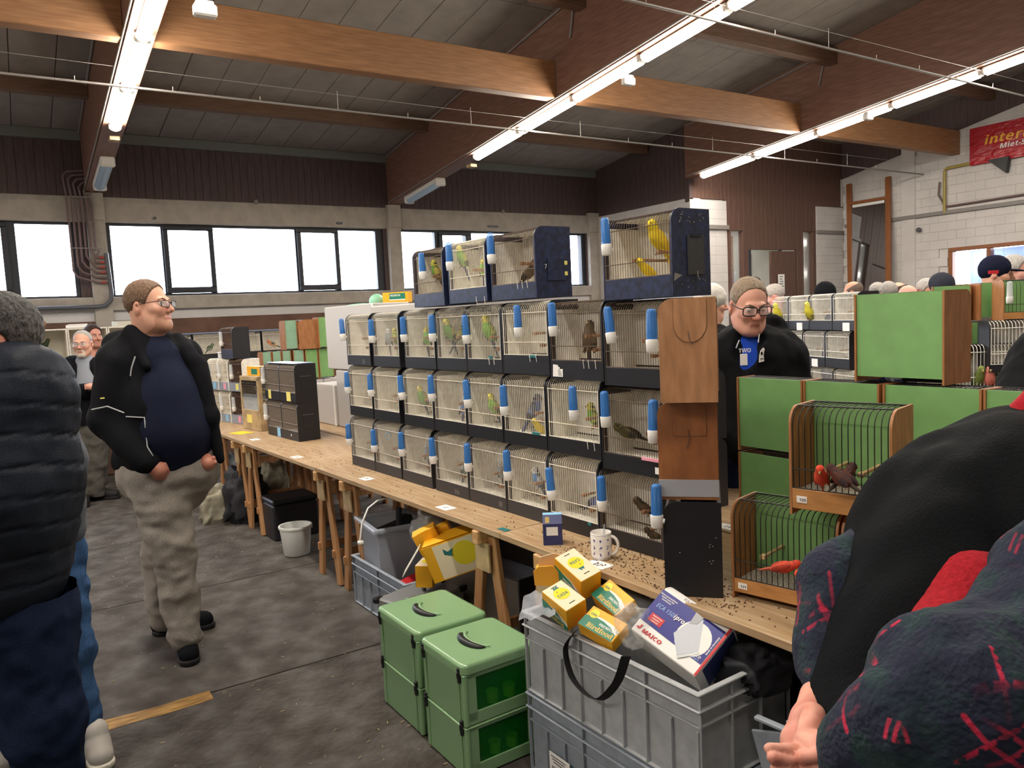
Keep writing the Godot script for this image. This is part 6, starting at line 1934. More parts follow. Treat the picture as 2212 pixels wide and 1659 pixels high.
func fan_carton(tr: Transform3D, l: float, w: float) -> void:
	var t := thing("fan_carton", "blue and white appliance carton with a picture of a wall fan, lying in the crate", "carton")
	t.transform = tr
	part("carton_body", MB.new().bx(V(0, 0, -0.06), V(l, w, 0.118), 0.003), M.paper, t)
	part("dark_end", MB.new().bx(V(l / 2 + 0.0005, 0.01, -0.06), V(0.001, w * 0.8, 0.1)), M.bluepack, t)
	var z := at3(0, 0, 0.0006)
	part("blue_print", MB.new().ext(PackedVector2Array([Vector2(-l * 0.5, -w * 0.26), Vector2(l * 0.46, -w * 0.3), Vector2(l * 0.46, w * 0.36), Vector2(-l * 0.5, w * 0.38)]), 0.0008), M.boxblue, t, z)
	part("red_edge", MB.new().bx(V(l * 0.485, -w * 0.02, 0.0006), V(l * 0.03, w * 0.95, 0.0008)), M.red, t)
	var circ := PackedVector2Array()
	for i in 24:
		circ.append(Vector2(l * 0.2 + cos(TAU * i / 24) * w * 0.3, -w * 0.03 + sin(TAU * i / 24) * w * 0.3))
	part("white_disc", MB.new().ext(circ, 0.0006), M.paper, t, at3(0, 0, 0.0014))
	part("fan_picture", MB.new().ext(PackedVector2Array([Vector2(-l * 0.03, -w * 0.14), Vector2(l * 0.17, -w * 0.4), Vector2(l * 0.35, -w * 0.16), Vector2(l * 0.16, w * 0.32), Vector2(l * 0.07, w * 0.3)]), 0.0006), M.silverprint, t, at3(0, 0, 0.002))
	part("fan_picture_edge", MB.new().ext(PackedVector2Array([Vector2(l * 0.17, -w * 0.41), Vector2(l * 0.2, -w * 0.44), Vector2(l * 0.38, -w * 0.17), Vector2(l * 0.35, -w * 0.16)]), 0.0006), M.alu, t, at3(0, 0, 0.0022))
	part("tape_piece", MB.new().ext(PackedVector2Array([Vector2(l * 0.02, w * 0.5), Vector2(l * 0.17, w * 0.5), Vector2(l * 0.13, w * 0.2), Vector2(l * 0.05, w * 0.14)]), 0.001), M.ducttape, t, at3(0, 0, 0.0028))
	var rl := part("red_label", MB.new().bx(V(-l * 0.31, -w * 0.13, 0.0014), V(l * 0.2, w * 0.15, 0.0006)), M.red, t)
	for i in 3:
		words(["INNOVATION", "ELEGANCE", "COMFORT"][i], w * 0.022, M.paper, rl, at3(-l * 0.31, -w * (0.09 + 0.045 * i), 0.002), "Droid Sans", true)
	words("ECA 150", w * 0.07, M.textcyan, t, at3(-l * 0.3, w * 0.1, 0.0014), "Droid Sans", false, 0.2)
	words("ipro", w * 0.08, M.paper, t, at3(-l * 0.08, w * 0.1, 0.0032), "Droid Sans", true, 0.2)
	words("MAICO", w * 0.07, M.red, t, at3(-l * 0.22, -w * 0.4, 0.001), "Droid Sans", true, 0.1, 1.25)
	words("MAICO", w * 0.045, M.paper, t, at3(l * 0.34, -w * 0.22, 0.0014), "Droid Sans", true, 0.2)
	words("smart", w * 0.04, M.textcyan, t, at3(l * 0.36, -w * 0.27, 0.0014), "Droid Sans", false, 0.2)
	words("ECA 150 ipro", w * 0.04, M.ink, t, at3(-l * 0.08, w * 0.44, 0.001), "Droid Sans", false, 0.2)
	words("Made in Germany", w * 0.03, M.paper, t, Transform3D(Basis(Vector3.BACK, PI / 2), V(l * 0.44, w * 0.05, 0.0014)), "Droid Sans", true)
	for i in 3:
		words(["Kleinraumventilator", "Small room fan", "Ventilateur"][i], w * 0.026, M.paper, t, at3(-l * 0.36, w * (0.31 - 0.04 * i), 0.0014), "Droid Sans", true)
	part("logo", MB.new().ext(PackedVector2Array([Vector2(-0.012, -0.004), Vector2(-0.004, -0.009), Vector2(0.004, -0.006), Vector2(0.006, 0.008), Vector2(0, 0.008), Vector2(-0.001, -0.001)]), 0.0006), M.red, t, at3(-l * 0.42, -w * 0.37, 0.001))

func crumple(called: String, label: String, at: Vector3, r: Vector3, m: Material, sd: int) -> void:
	var ns := FastNoiseLite.new()
	ns.seed = sd
	ns.frequency = 1.1
	ns.fractal_octaves = 3
	var g := []
	for i in 19:
		var row := PackedVector3Array()
		var p := PI * i / 18.0
		for j in 26:
			var a := TAU * j / 26
			var d := V(sin(p) * cos(a), cos(p), sin(p) * sin(a))
			var k := 1.0 + 0.45 * ns.get_noise_3dv(d * 1.6)
			# squarish, fuller at the foot
			var q := V(signf(d.x) * pow(absf(d.x), 0.7), signf(d.y) * pow(absf(d.y), 0.8), signf(d.z) * pow(absf(d.z), 0.7))
			row.append(q * r * k)
		g.append(row)
	solo(called, label, called.get_slice("_", called.get_slice_count("_") - 1), MB.new().grid(g, true, false), m, Transform3D(Basis(), V(at.x, maxf(at.y, 0.0), at.z)))

# ---------- people ----------
func lin(h: String) -> Color:
	return Color(h).srgb_to_linear()

func fold_noise(sd: int, f := 6.0) -> FastNoiseLite:
	var n := FastNoiseLite.new()
	n.seed = sd
	n.frequency = f
	n.fractal_octaves = 2
	return n

func cloth(called: String, s: SDF, m: Material, t: Node3D) -> MeshInstance3D:
	return part(called, s.mesh(MB.new()), m, t, t.transform.affine_inverse())

# a head with neck: c between the ears, fwd where the nose points, tip tilts the crown forward
func head(t: Node3D, c: Vector3, fwd: Vector3, o: Dictionary) -> void:
	var k: float = o.get("size", 1.0)
	var z := fwd.normalized()
	var x := V(0, 1, 0).cross(z).normalized()
	var b := Basis(x, z.cross(x), z)
	var hd := Transform3D(b, c)
	var skin := lin(o.get("skin", "d9a58c"))
	var red := lin(o.get("red", "c9806e"))
	var lips := lin(o.get("lips", "bf7c70"))
	var cell: float = o.get("cell", 0.0055)
	var neck: Vector3 = o.get("neck", c + V(0, -0.2, 0) - z * 0.03)
	var r := V(0.17, 0.2, 0.18)
	var s := SDF.new((c - r).min(neck - V(0.1, 0.07, 0.1)), (c + r).max(neck + V(0.1, 0, 0.1)), cell)
	var hk := Transform3D(b * Basis().scaled(Vector3.ONE * k), c)
	s.ell(hk * V(0, 0.032, -0.012), V(0.075, 0.088, 0.094) * k, 0.01, b)
	s.ell(hk * V(0, -0.035, 0.028), V(0.06, 0.08, 0.064) * k, 0.03, b)
	for q in [-1.0, 1.0]:
		s.bone(hk * V(q * 0.05, -0.055, 0.0), hk * V(q * 0.02, -0.098, 0.058), 0.022 * k, 0.02 * k, 0.03)
		s.bone(hk * V(q * 0.036, -0.028, 0.068), hk * V(q * 0.045, -0.02, 0.05), 0.02 * k, 0.02 * k, 0.02)
	s.bone(hk * V(-0.012, -0.1, 0.066), hk * V(0.012, -0.1, 0.066), 0.02 * k, 0.02 * k, 0.025)
	if o.get("jowl", 0.0) > 0.0:
		s.ell(hk * V(0, -0.09, 0.022), V(0.062, 0.04, 0.055) * k * o.jowl, 0.04, b)
	s.bone(hk * V(-0.032, 0.02, 0.083), hk * V(0.032, 0.02, 0.083), 0.011 * k, 0.011 * k, 0.018)
	for q in [-1.0, 1.0]:
		s.bone(hk * V(q * 0.031, 0.003, 0.104), hk * V(q * 0.036, 0.002, 0.104), 0.016 * k, 0.016 * k, 0.012, Vector3.ZERO, 1.0, true)
	s.bone(hk * V(0, 0.012, 0.09), hk * V(0, -0.03, 0.112), 0.0085 * k, 0.0125 * k, 0.012)
	for q in [-1.0, 1.0]:
		s.bone(hk * V(q * 0.011, -0.036, 0.1), hk * V(q * 0.011, -0.034, 0.102), 0.0085 * k, 0.008 * k, 0.006)
	s.bone(hk * V(-0.018, -0.0635, 0.085), hk * V(0.018, -0.0635, 0.085), 0.007 * k, 0.007 * k, 0.009)
	s.bone(hk * V(-0.015, -0.074, 0.083), hk * V(0.015, -0.074, 0.083), 0.0075 * k, 0.0075 * k, 0.008)
	for q in [-1.0, 1.0]:
		s.ell(hk * V(q * 0.079, -0.006, -0.012), V(0.01, 0.031, 0.019) * k, 0.01, b * Basis(Vector3.UP, q * 0.35))
		s.bone(hk * V(q * 0.086, 0.0, -0.006), hk * V(q * 0.086, -0.008, -0.004), 0.007 * k, 0.006 * k, 0.006, Vector3.ZERO, 1.0, true)
	s.bone(c - b.y * 0.05 * k - z * 0.022, neck, o.get("neck_r", 0.058), o.get("neck_r", 0.058) * 1.12, 0.045)
	var beard = o.get("beard", "")
	var stubble := lin(beard) if beard else skin
	var inv := hd.affine_inverse()
	var sb := s.mesh(MB.new())
	for i in sb.v.size():
		var q: Vector3 = inv * sb.v[i] / k
		var col := skin
		if q.z > 0.03:
			var cheek := exp(-(pow((absf(q.x) - 0.038) / 0.022, 2) + pow((q.y + 0.03) / 0.022, 2)))
			var nose := exp(-(pow(q.x / 0.02, 2) + pow((q.y + 0.03) / 0.02, 2)))
			col = col.lerp(red, clampf(cheek * 0.5 + nose * 0.6, 0, 0.8))
			if absf(q.x) < 0.02 and q.y < -0.061 and q.y > -0.076 and q.z > 0.082:
				col = lips
		if beard and q.z > -0.01 and q.y < -0.045 - 0.25 * maxf(0.0, absf(q.x) - 0.02):
			var full: float = o.get("beard_full", 0.5)
			if absf(q.x) < o.get("beard_w", 0.09) and not (absf(q.x) < 0.022 and q.y > -0.082 and q.y < -0.058) and q.y > -0.135:
				col = col.lerp(stubble, full)
		if absf(q.x) > 0.078:
			col = col.lerp(red, 0.4)
		sb.c[i] = col
	part("body", sb, M.skin, t, t.transform.affine_inverse())
	if o.get("far", false):
		pass
	else:
		for q in [-1.0, 1.0]:
			var e := part("eye", MB.new().ball(Vector3.ZERO, Vector3.ONE * 0.0118 * k), M.eyewhite, t, t.transform.affine_inverse() * Transform3D(b, hk * V(q * 0.032, 0.004, 0.081)))
			part("iris", MB.new().ball(V(0, o.get("gaze", 0.0), 0.0078 * k), V(0.0058, 0.0058, 0.0045) * k, Basis(), 6, 10), M.iris, e)
			var brow := MB.new()
			brow.col = lin(o.get("brow", "6b5140"))
			brow.tube([hk * V(q * 0.014, 0.021, 0.0965), hk * V(q * 0.032, 0.027, 0.093), hk * V(q * 0.048, 0.021, 0.078)], [0.0028, 0.0035, 0.0015], 5)
			part("brow", brow, M.hair, t, t.transform.affine_inverse())
			# upper lid
			var lid := MB.new()
			lid.col = skin.lerp(red, 0.3)
			lid.tube([hk * V(q * 0.021, 0.008, 0.0885), hk * V(q * 0.032, 0.0125 - o.get("lid", 0.0), 0.0935), hk * V(q * 0.044, 0.007, 0.084)], [0.002, 0.004, 0.002], 6)
			part("eyelid", lid, M.skin, t, t.transform.affine_inverse())
	var style: String = o.get("hair", "short")
	if style != "none":
		var hs := SDF.new(c - r, c + r, cell * 1.2)
		var th: float = o.get("hair_t", 0.014)
		hs.ell(hk * V(0, 0.036, -0.016), (V(0.077, 0.09, 0.095) + V(1, 1, 1) * th) * k, 0.01, b)
		if style == "fringe":
			hs.ell(hk * V(0.0, 0.098, 0.03), V(0.06, 0.026, 0.06) * k, 0.02, b)
		if style != "cap":
			hs.clip(hk * V(0, o.get("line", 0.085), o.get("front", 0.062)), hd.basis * V(0, -0.42, 0.9))
			hs.clip(hk * V(0, -0.01, 0.03), hd.basis * V(0, -0.55, 0.83)) if style == "short" else hs.clip(hk * V(0, -0.02, 0.035), hd.basis * V(0, -0.3, 0.95))
			hs.clip(hk * V(0, o.get("low", -0.055), 0), hd.basis * V(0, -1, 0.25))
			if o.get("bald", false):
				hs.clip(hk * V(0, 0.065, -0.02), hd.basis * V(0, 0.95, 0.3))
		if style != "cap":
			for q in [-1.0, 1.0]:
				hs.bone(hk * V(q * 0.07, -0.01, -0.008), hk * V(q * 0.12, -0.01, -0.008), 0.03 * k, 0.03 * k, 0.01, Vector3.ZERO, 1.0, true)
		hs.rough(fold_noise(o.get("seed", 3), 60.0), 0.004 * k, V(1, 0.4, 1))
		var hb := MB.new()
		hb.col = lin(o.get("hair_col", "6b5140"))
		var h2 := lin(o.get("hair_col2", o.get("hair_col", "6b5140")))
		var h1 := hb.col
		var nz := fold_noise(5, 45.0)
		hs.mesh(hb)
		for i in hb.v.size():
			var q: Vector3 = inv * hb.v[i] / k
			hb.c[i] = h1.lerp(h2, clampf((0.02 - q.y) * 9.0 + 0.5 + nz.get_noise_3dv(hb.v[i]), 0, 1))
		part("hair" if style != "cap" else "hat", hb, o.get("hair_mat", M.hair), t, t.transform.affine_inverse())
	if o.get("glasses", false):
		var gl := MB.new()
		var w: float = o.get("glass_w", 0.029)
		var h: float = o.get("glass_h", 0.019)
		for q in [-1.0, 1.0]:
			var ring := []
			for i in 16:
				var a := TAU * i / 16
				var cx := signf(cos(a)) * pow(absf(cos(a)), 0.5) * w
				var cy := signf(sin(a)) * pow(absf(sin(a)), 0.5) * h
				ring.append(hk * V(q * 0.034 + cx, 0.0 + cy, 0.111 - absf(q * 0.034 + cx) * 0.16))
			gl.tube(ring, o.get("rim", 0.0022), 6, true)
			gl.tube([hk * V(q * (0.034 + w), 0.012, 0.102), hk * V(q * 0.076, 0.012, 0.09), hk * V(q * 0.083, 0.01, 0.0), hk * V(q * 0.08, -0.005, -0.03)], o.get("rim", 0.0022) * 0.9, 6)
		gl.tube([hk * V(-0.008, 0.006, 0.112), hk * V(0, 0.009, 0.1145), hk * V(0.008, 0.006, 0.112)], o.get("rim", 0.0022), 6)
		var g2 := part("glasses", gl, o.get("glass_mat", M.glassframe), t, t.transform.affine_inverse())
		for q in [-1.0, 1.0]:
			part("lens", MB.new().box(hd * Transform3D(Basis(Vector3.UP, q * 0.16), V(q * 0.034, 0, 0.106) * k), V(w * 1.85, h * 1.85, 0.0015) * k, 0.0), M.lens, g2)

func shoe(t: Node3D, heel: Vector3, toe: Vector3, w: float, up: Material, sole: Material) -> void:
	var d := toe - heel
	d.y = 0
	var l := d.length()
	d = d.normalized()
	var f := V(heel.x, 0, heel.z)
	var s := SDF.new(f.min(f + d * l) - V(0.09, 0.02, 0.09), f.max(f + d * l) + V(0.09, 0.17, 0.09), 0.009)
	s.bone(f + d * 0.05 + V(0, 0.052, 0), f + d * (l - 0.06) + V(0, 0.045, 0), w, w * 0.95, 0.02)
	s.bone(f + d * 0.05 + V(0, 0.06, 0), f + d * 0.07 + V(0, 0.125, 0), w * 0.98, w * 0.95, 0.03)
	s.bone(f + d * 0.1 + V(0, 0.08, 0), f + d * (l - 0.08) + V(0, 0.05, 0), w * 0.8, w * 0.7, 0.03)
	s.clip(V(0, 0.012, 0), V(0, -1, 0))
	cloth("shoe", s, up, t)
	var so := SDF.new(f.min(f + d * l) - V(0.09, 0.02, 0.09), f.max(f + d * l) + V(0.09, 0.06, 0.09), 0.008)
	so.bone(f + d * 0.05 + V(0, 0.02, 0), f + d * (l - 0.055) + V(0, 0.02, 0), w * 1.06, w * 1.02, 0.01)
	so.clip(V(0, 0.03, 0), V(0, 1, 0))
	so.clip(V(0, 0.001, 0), V(0, -1, 0))
	cloth("sole", so, sole, t)

func people() -> void:
	aisle_man()
	puffer_man()
	jeans_man()
	bearded_man()
	glasses_man()
	bent_person()

func aisle_man() -> void:
	var t := thing("person", "young man in open black jacket and grey trousers standing in the aisle, hands in pockets", "person", V(0.6, 0, -4.28))
	var face := V(0.72, 0.07, 0.62)
	head(t, V(0.588,1.789,-4.264), face, {"size": 1.06, "skin": "d8a48c", "red": "c98470", "neck_r": 0.07, "jowl": 0.98, "beard": "8a5a3c", "beard_full": 0.5, "beard_w": 0.06, "hair_col": "8a6a50", "hair_col2": "7a5c46", "hair": "short", "hair_t": 0.007, "line": 0.088, "glasses": true, "glass_w": 0.026, "glass_h": 0.015, "rim": 0.0022, "brow": "8a6448", "neck": V(0.568,1.596,-4.301)})
	# shirt over a full belly
	var lo := V(0.178,0.66,-4.967)
	var hi := V(0.864,1.696,-3.575)
	var s := SDF.new(V(0.05, 0.75, -4.75), V(1.15, 1.66, -3.75), 0.013)
	s.bone(V(0.601,1.499,-4.28), V(0.628,1.321,-4.238), 0.14, 0.175, 0.08)
	s.bone(V(0.628,1.321,-4.238), V(0.64,1.155,-4.207), 0.18, 0.19, 0.08)
	s.bone(V(0.64,1.155,-4.207), V(0.638,1.021,-4.232), 0.19, 0.165, 0.06)
	s.bone(V(0.576,1.602,-4.295), V(0.591,1.535,-4.286), 0.085, 0.13, 0.05)
	s.rough(fold_noise(11, 5.0), 0.012, V(1, 0.5, 1))
	cloth("shirt", s, M.shirtnavy, t)
	# jacket
	var j := SDF.new(V(-0.05, 0.7, -4.95), V(1.3, 1.72, -3.7), 0.013)
	j.bone(V(0.564,1.489,-4.339), V(0.585,1.273,-4.301), 0.2, 0.215, 0.08)
	j.bone(V(0.585,1.273,-4.301), V(0.593,1.056,-4.296), 0.215, 0.215, 0.08)
	j.bone(V(0.442,1.499,-4.31), V(0.745,1.529,-4.306), 0.1, 0.09, 0.06)
	j.bone(V(0.469,0.988,-4.388), V(0.48,0.906,-4.357), 0.1, 0.05, 0.06)
	# hanging right flap
	j.bone(V(0.778,1.477,-4.166), V(0.809,1.216,-4.11), 0.05, 0.045, 0.04)
	j.bone(V(0.809,1.216,-4.11), V(0.834,0.994,-4.094), 0.045, 0.026, 0.04)
	# opened front shows the shirt
	j.bone(V(0.633,1.593,-4.021), V(0.693,1.355,-3.947), 0.075, 0.085, 0.02, Vector3.ZERO, 1.0, true)
	j.bone(V(0.693,1.355,-3.947), V(0.713,1.106,-3.934), 0.085, 0.07, 0.02, Vector3.ZERO, 1.0, true)
	j.bone(V(0.612,1.679,-4.153), V(0.614,1.617,-4.104), 0.07, 0.09, 0.03, Vector3.ZERO, 1.0, true)
	# sleeve of the near arm, hand in the pocket
	j.bone(V(0.417,1.513,-4.255), V(0.351,1.244,-4.25), 0.098, 0.088, 0.035)
	j.bone(V(0.351,1.244,-4.25), V(0.49,1.029,-4.065), 0.09, 0.066, 0.035)
	# collar and hood
	j.bone(V(0.432,1.611,-4.411), V(0.539,1.652,-4.414), 0.062, 0.05, 0.03)
	j.bone(V(0.497,1.653,-4.251), V(0.536,1.497,-4.119), 0.036, 0.03, 0.025)
	j.bone(V(0.714,1.628,-4.278), V(0.757,1.514,-4.155), 0.035, 0.03, 0.025)
	j.rough(fold_noise(4, 5.0), 0.02, V(1, 0.55, 1))
	cloth("jacket", j, M.jacketblack, t)
	for q in [[V(0.285,1.302,-4.185), V(0.347,1.316,-4.119), V(0.413,1.28,-4.089)], [V(0.421,1.259,-4.11), V(0.496,1.25,-4.067), V(0.497,1.187,-4.067), V(0.496,1.109,-4.056), V(0.514,1.063,-4.038)], [V(0.485,1.546,-4.104), V(0.465,1.491,-4.111), V(0.458,1.453,-4.116)]]:
		part("piping", MB.new().tube(q, 0.0035, 5), M.reflective, t, t.transform.affine_inverse())
	part("sleeve_tag", MB.new().bx(Vector3.ZERO, V(0.02, 0.006, 0.004)), M.paleyellow, t, t.transform.affine_inverse() * Transform3D(Basis(Vector3.UP, 0.5), V(0.331,1.356,-4.141)))
	# hands slipping into the pockets
	for q in [[V(0.498,1.023,-4.066), V(0.537,0.988,-4.065), V(0.56,0.949,-4.104), 1.0], [V(0.757,1.008,-4.108), V(0.767,0.987,-4.078), V(0.765,0.955,-4.103), 0.8]]:
		var hs := SDF.new(q[0].min(q[2]) - V(0.09, 0.09, 0.09), q[0].max(q[2]) + V(0.09, 0.08, 0.09), 0.005)
		hs.bone(q[0], q[1], 0.032 * q[3], 0.036 * q[3], 0.02)
		hs.bone(q[1], q[2], 0.036 * q[3], 0.03 * q[3], 0.02)
		for i in 4:
			var o := V(0.018 * (i - 1.5), 0.008 * i, 0.004 * i)
			hs.bone(q[1] + o, q[2] + o + V(0, -0.02, 0), 0.012, 0.01, 0.006)
		hs.bone(q[0] + V(0.02, 0.012, 0.012), q[1] + V(0.035, 0.0, 0.015), 0.012, 0.01, 0.01)
		var hb := MB.new()
		hb.col = lin("c98672")
		part("hand", hs.mesh(hb), M.skin, t, t.transform.affine_inverse())
	# trousers
	var r := SDF.new(V(-0.05, 0.03, -4.95), V(1.15, 1.05, -3.75), 0.013)
	r.bone(V(0.544,0.951,-4.316), V(0.689,0.95,-4.223), 0.175, 0.165, 0.08)
	r.bone(V(0.556,0.88,-4.213), V(0.58,0.577,-4.15), 0.145, 0.108, 0.05)
	r.bone(V(0.58,0.577,-4.15), V(0.599,0.119,-4.114), 0.104, 0.083, 0.04)
	r.bone(V(0.612,0.822,-4.367), V(0.569,0.487,-4.443), 0.135, 0.1, 0.05)
	r.bone(V(0.569,0.487,-4.443), V(0.551,0.101,-4.501), 0.096, 0.078, 0.04)
	r.bone(V(0.692,0.895,-4.292), V(0.693,0.825,-4.268), 0.12, 0.1, 0.05)
	r.rough(fold_noise(23, 7.0), 0.02, V(0.8, 1.1, 0.8))
	cloth("trousers", r, M.greyjeans, t)
	shoe(t, V(0.618,0,-4.304), V(0.593,0,-3.979), 0.05, M.jacketblack, M.soleblack)
	shoe(t, V(0.499,0,-4.555), V(0.815,0,-4.458), 0.05, M.jacketblack, M.soleblack)

func puffer_man() -> void:
	var t := thing("person", "man seen from behind in dark quilted padded jacket at the left edge", "person", V(-0.02, 0, -2.86))
	head(t, V(-0.054,1.65,-2.882), V(-1, 0.0, 0.0), {"size": 1.15, "skin": "c98a74", "red": "c47a68", "hair_col": "3a3836", "hair_col2": "6e6864", "hair_t": 0.012, "hair": "short", "neck": V(-0.054,1.547,-2.858), "neck_r": 0.068, "low": -0.085})
	var j := SDF.new(V(-0.85, 0.55, -3.25), V(0.45, 1.78, -2.4), 0.012)
	j.bone(V(-0.183,1.507,-2.964), V(0.01,1.505,-2.841), 0.13, 0.13, 0.08)
	j.bone(V(-0.105,1.42,-2.891), V(-0.119,1.191,-2.876), 0.24, 0.25, 0.1)
	j.bone(V(-0.119,1.191,-2.876), V(-0.134,0.96,-2.898), 0.25, 0.235, 0.08)
	j.bone(V(0.033,1.467,-2.849), V(0.036,1.248,-2.824), 0.115, 0.1, 0.05)
	j.bone(V(0.036,1.248,-2.824), V(0.024,1.014,-2.95), 0.1, 0.085, 0.05)
	j.bone(V(-0.079,1.576,-2.898), V(-0.008,1.558,-2.852), 0.075, 0.075, 0.05)
	var i := 0
	for z in j.nz:
		for y in j.ny:
			for x in j.nx:
				if absf(j.f[i]) < 0.05:
					var p := j.o + V(x, y, z) * j.h
					var ph := (p.y + 0.12 * (p.x + 0.1) * (p.x + 0.1) * 6.0 - 0.03 * p.x) / 0.092
					var w := absf(ph - roundf(ph))
					j.f[i] += 0.006 * exp(-w * w * 160.0) - 0.002
				i += 1
	j.rough(fold_noise(9, 7.0), 0.008)
	cloth("jacket", j, M.puffer, t)
	var r := SDF.new(V(-0.75, 0.03, -3.3), V(0.45, 0.85, -2.4), 0.014)
	r.bone(V(-0.196,0.841,-2.973), V(-0.059,0.833,-2.885), 0.18, 0.17, 0.06)
	r.bone(V(-0.052,0.779,-2.856), V(-0.026,0.429,-2.828), 0.15, 0.11, 0.05)
	r.bone(V(-0.026,0.429,-2.828), V(-0.023,0.079,-2.862), 0.108, 0.09, 0.05)
	r.bone(V(-0.214,0.781,-2.984), V(-0.303,0.096,-3.042), 0.14, 0.09, 0.05)
	r.rough(fold_noise(14, 7.0), 0.018)
	cloth("trousers", r, M.darkjeans, t)
	shoe(t, V(-0.013,0,-2.938), V(-0.131,0,-3.118), 0.05, M.jacketblack, M.soleblack)
	shoe(t, V(-0.29,0,-3.116), V(-0.418,0,-3.302), 0.05, M.jacketblack, M.soleblack)

func jeans_man() -> void:
	var t := thing("person", "person in grey hooded top, blue jeans and light sneakers, mostly hidden behind the padded jacket", "person", V(0.12, 0, -3.42))
	head(t, V(-0.081,1.656,-3.549), V(-0.8, 0, -0.5), {"hair_col": "4a4038", "far": true, "cell": 0.008, "neck": V(-0.082,1.559,-3.55)})
	var j := SDF.new(V(-0.6, 0.68, -3.85), V(0.5, 1.56, -3.0), 0.015)
	j.bone(V(-0.15,1.474,-3.593), V(0.052,1.471,-3.464), 0.12, 0.12, 0.06)
	j.bone(V(-0.067,1.397,-3.54), V(-0.089,0.981,-3.554), 0.2, 0.2, 0.08)
	j.bone(V(0.083,1.433,-3.444), V(0.112,1.17,-3.425), 0.09, 0.078, 0.04)
	j.bone(V(0.112,1.17,-3.425), V(0.11,0.896,-3.426), 0.085, 0.062, 0.04)
	j.bone(V(0.005,1.536,-3.494), V(0.044,1.498,-3.469), 0.05, 0.05, 0.04)
	j.rough(fold_noise(19, 6.0), 0.014)
	cloth("hooded_top", j, M.hoodie, t)
	var r := SDF.new(V(-0.6, 0.05, -3.9), V(0.55, 0.95, -2.9), 0.015)
	r.bone(V(-0.146,0.855,-3.591), V(0.006,0.847,-3.493), 0.16, 0.16, 0.06)
	r.bone(V(0.041,0.807,-3.471), V(0.065,0.443,-3.42), 0.13, 0.095, 0.05)
	r.bone(V(0.065,0.443,-3.42), V(0.096,0.092,-3.376), 0.092, 0.072, 0.04)
	r.bone(V(-0.149,0.819,-3.593), V(-0.186,0.063,-3.617), 0.12, 0.08, 0.05)
	r.rough(fold_noise(31, 8.0), 0.018)
	cloth("jeans", r, M.jeans, t)
	shoe(t, V(0.127,0,-3.393), V(0.148,0,-3.206), 0.046, M.sneaker, M.offwhite)
	shoe(t, V(-0.16,0,-3.486), V(-0.188,0,-3.361), 0.046, M.sneaker, M.offwhite)
	part("red_heel_tab", MB.new().ball(Vector3.ZERO, V(0.015, 0.025, 0.02)), M.red, t, t.transform.affine_inverse() * Transform3D(Basis(), V(0.139,0.07,-3.336)))

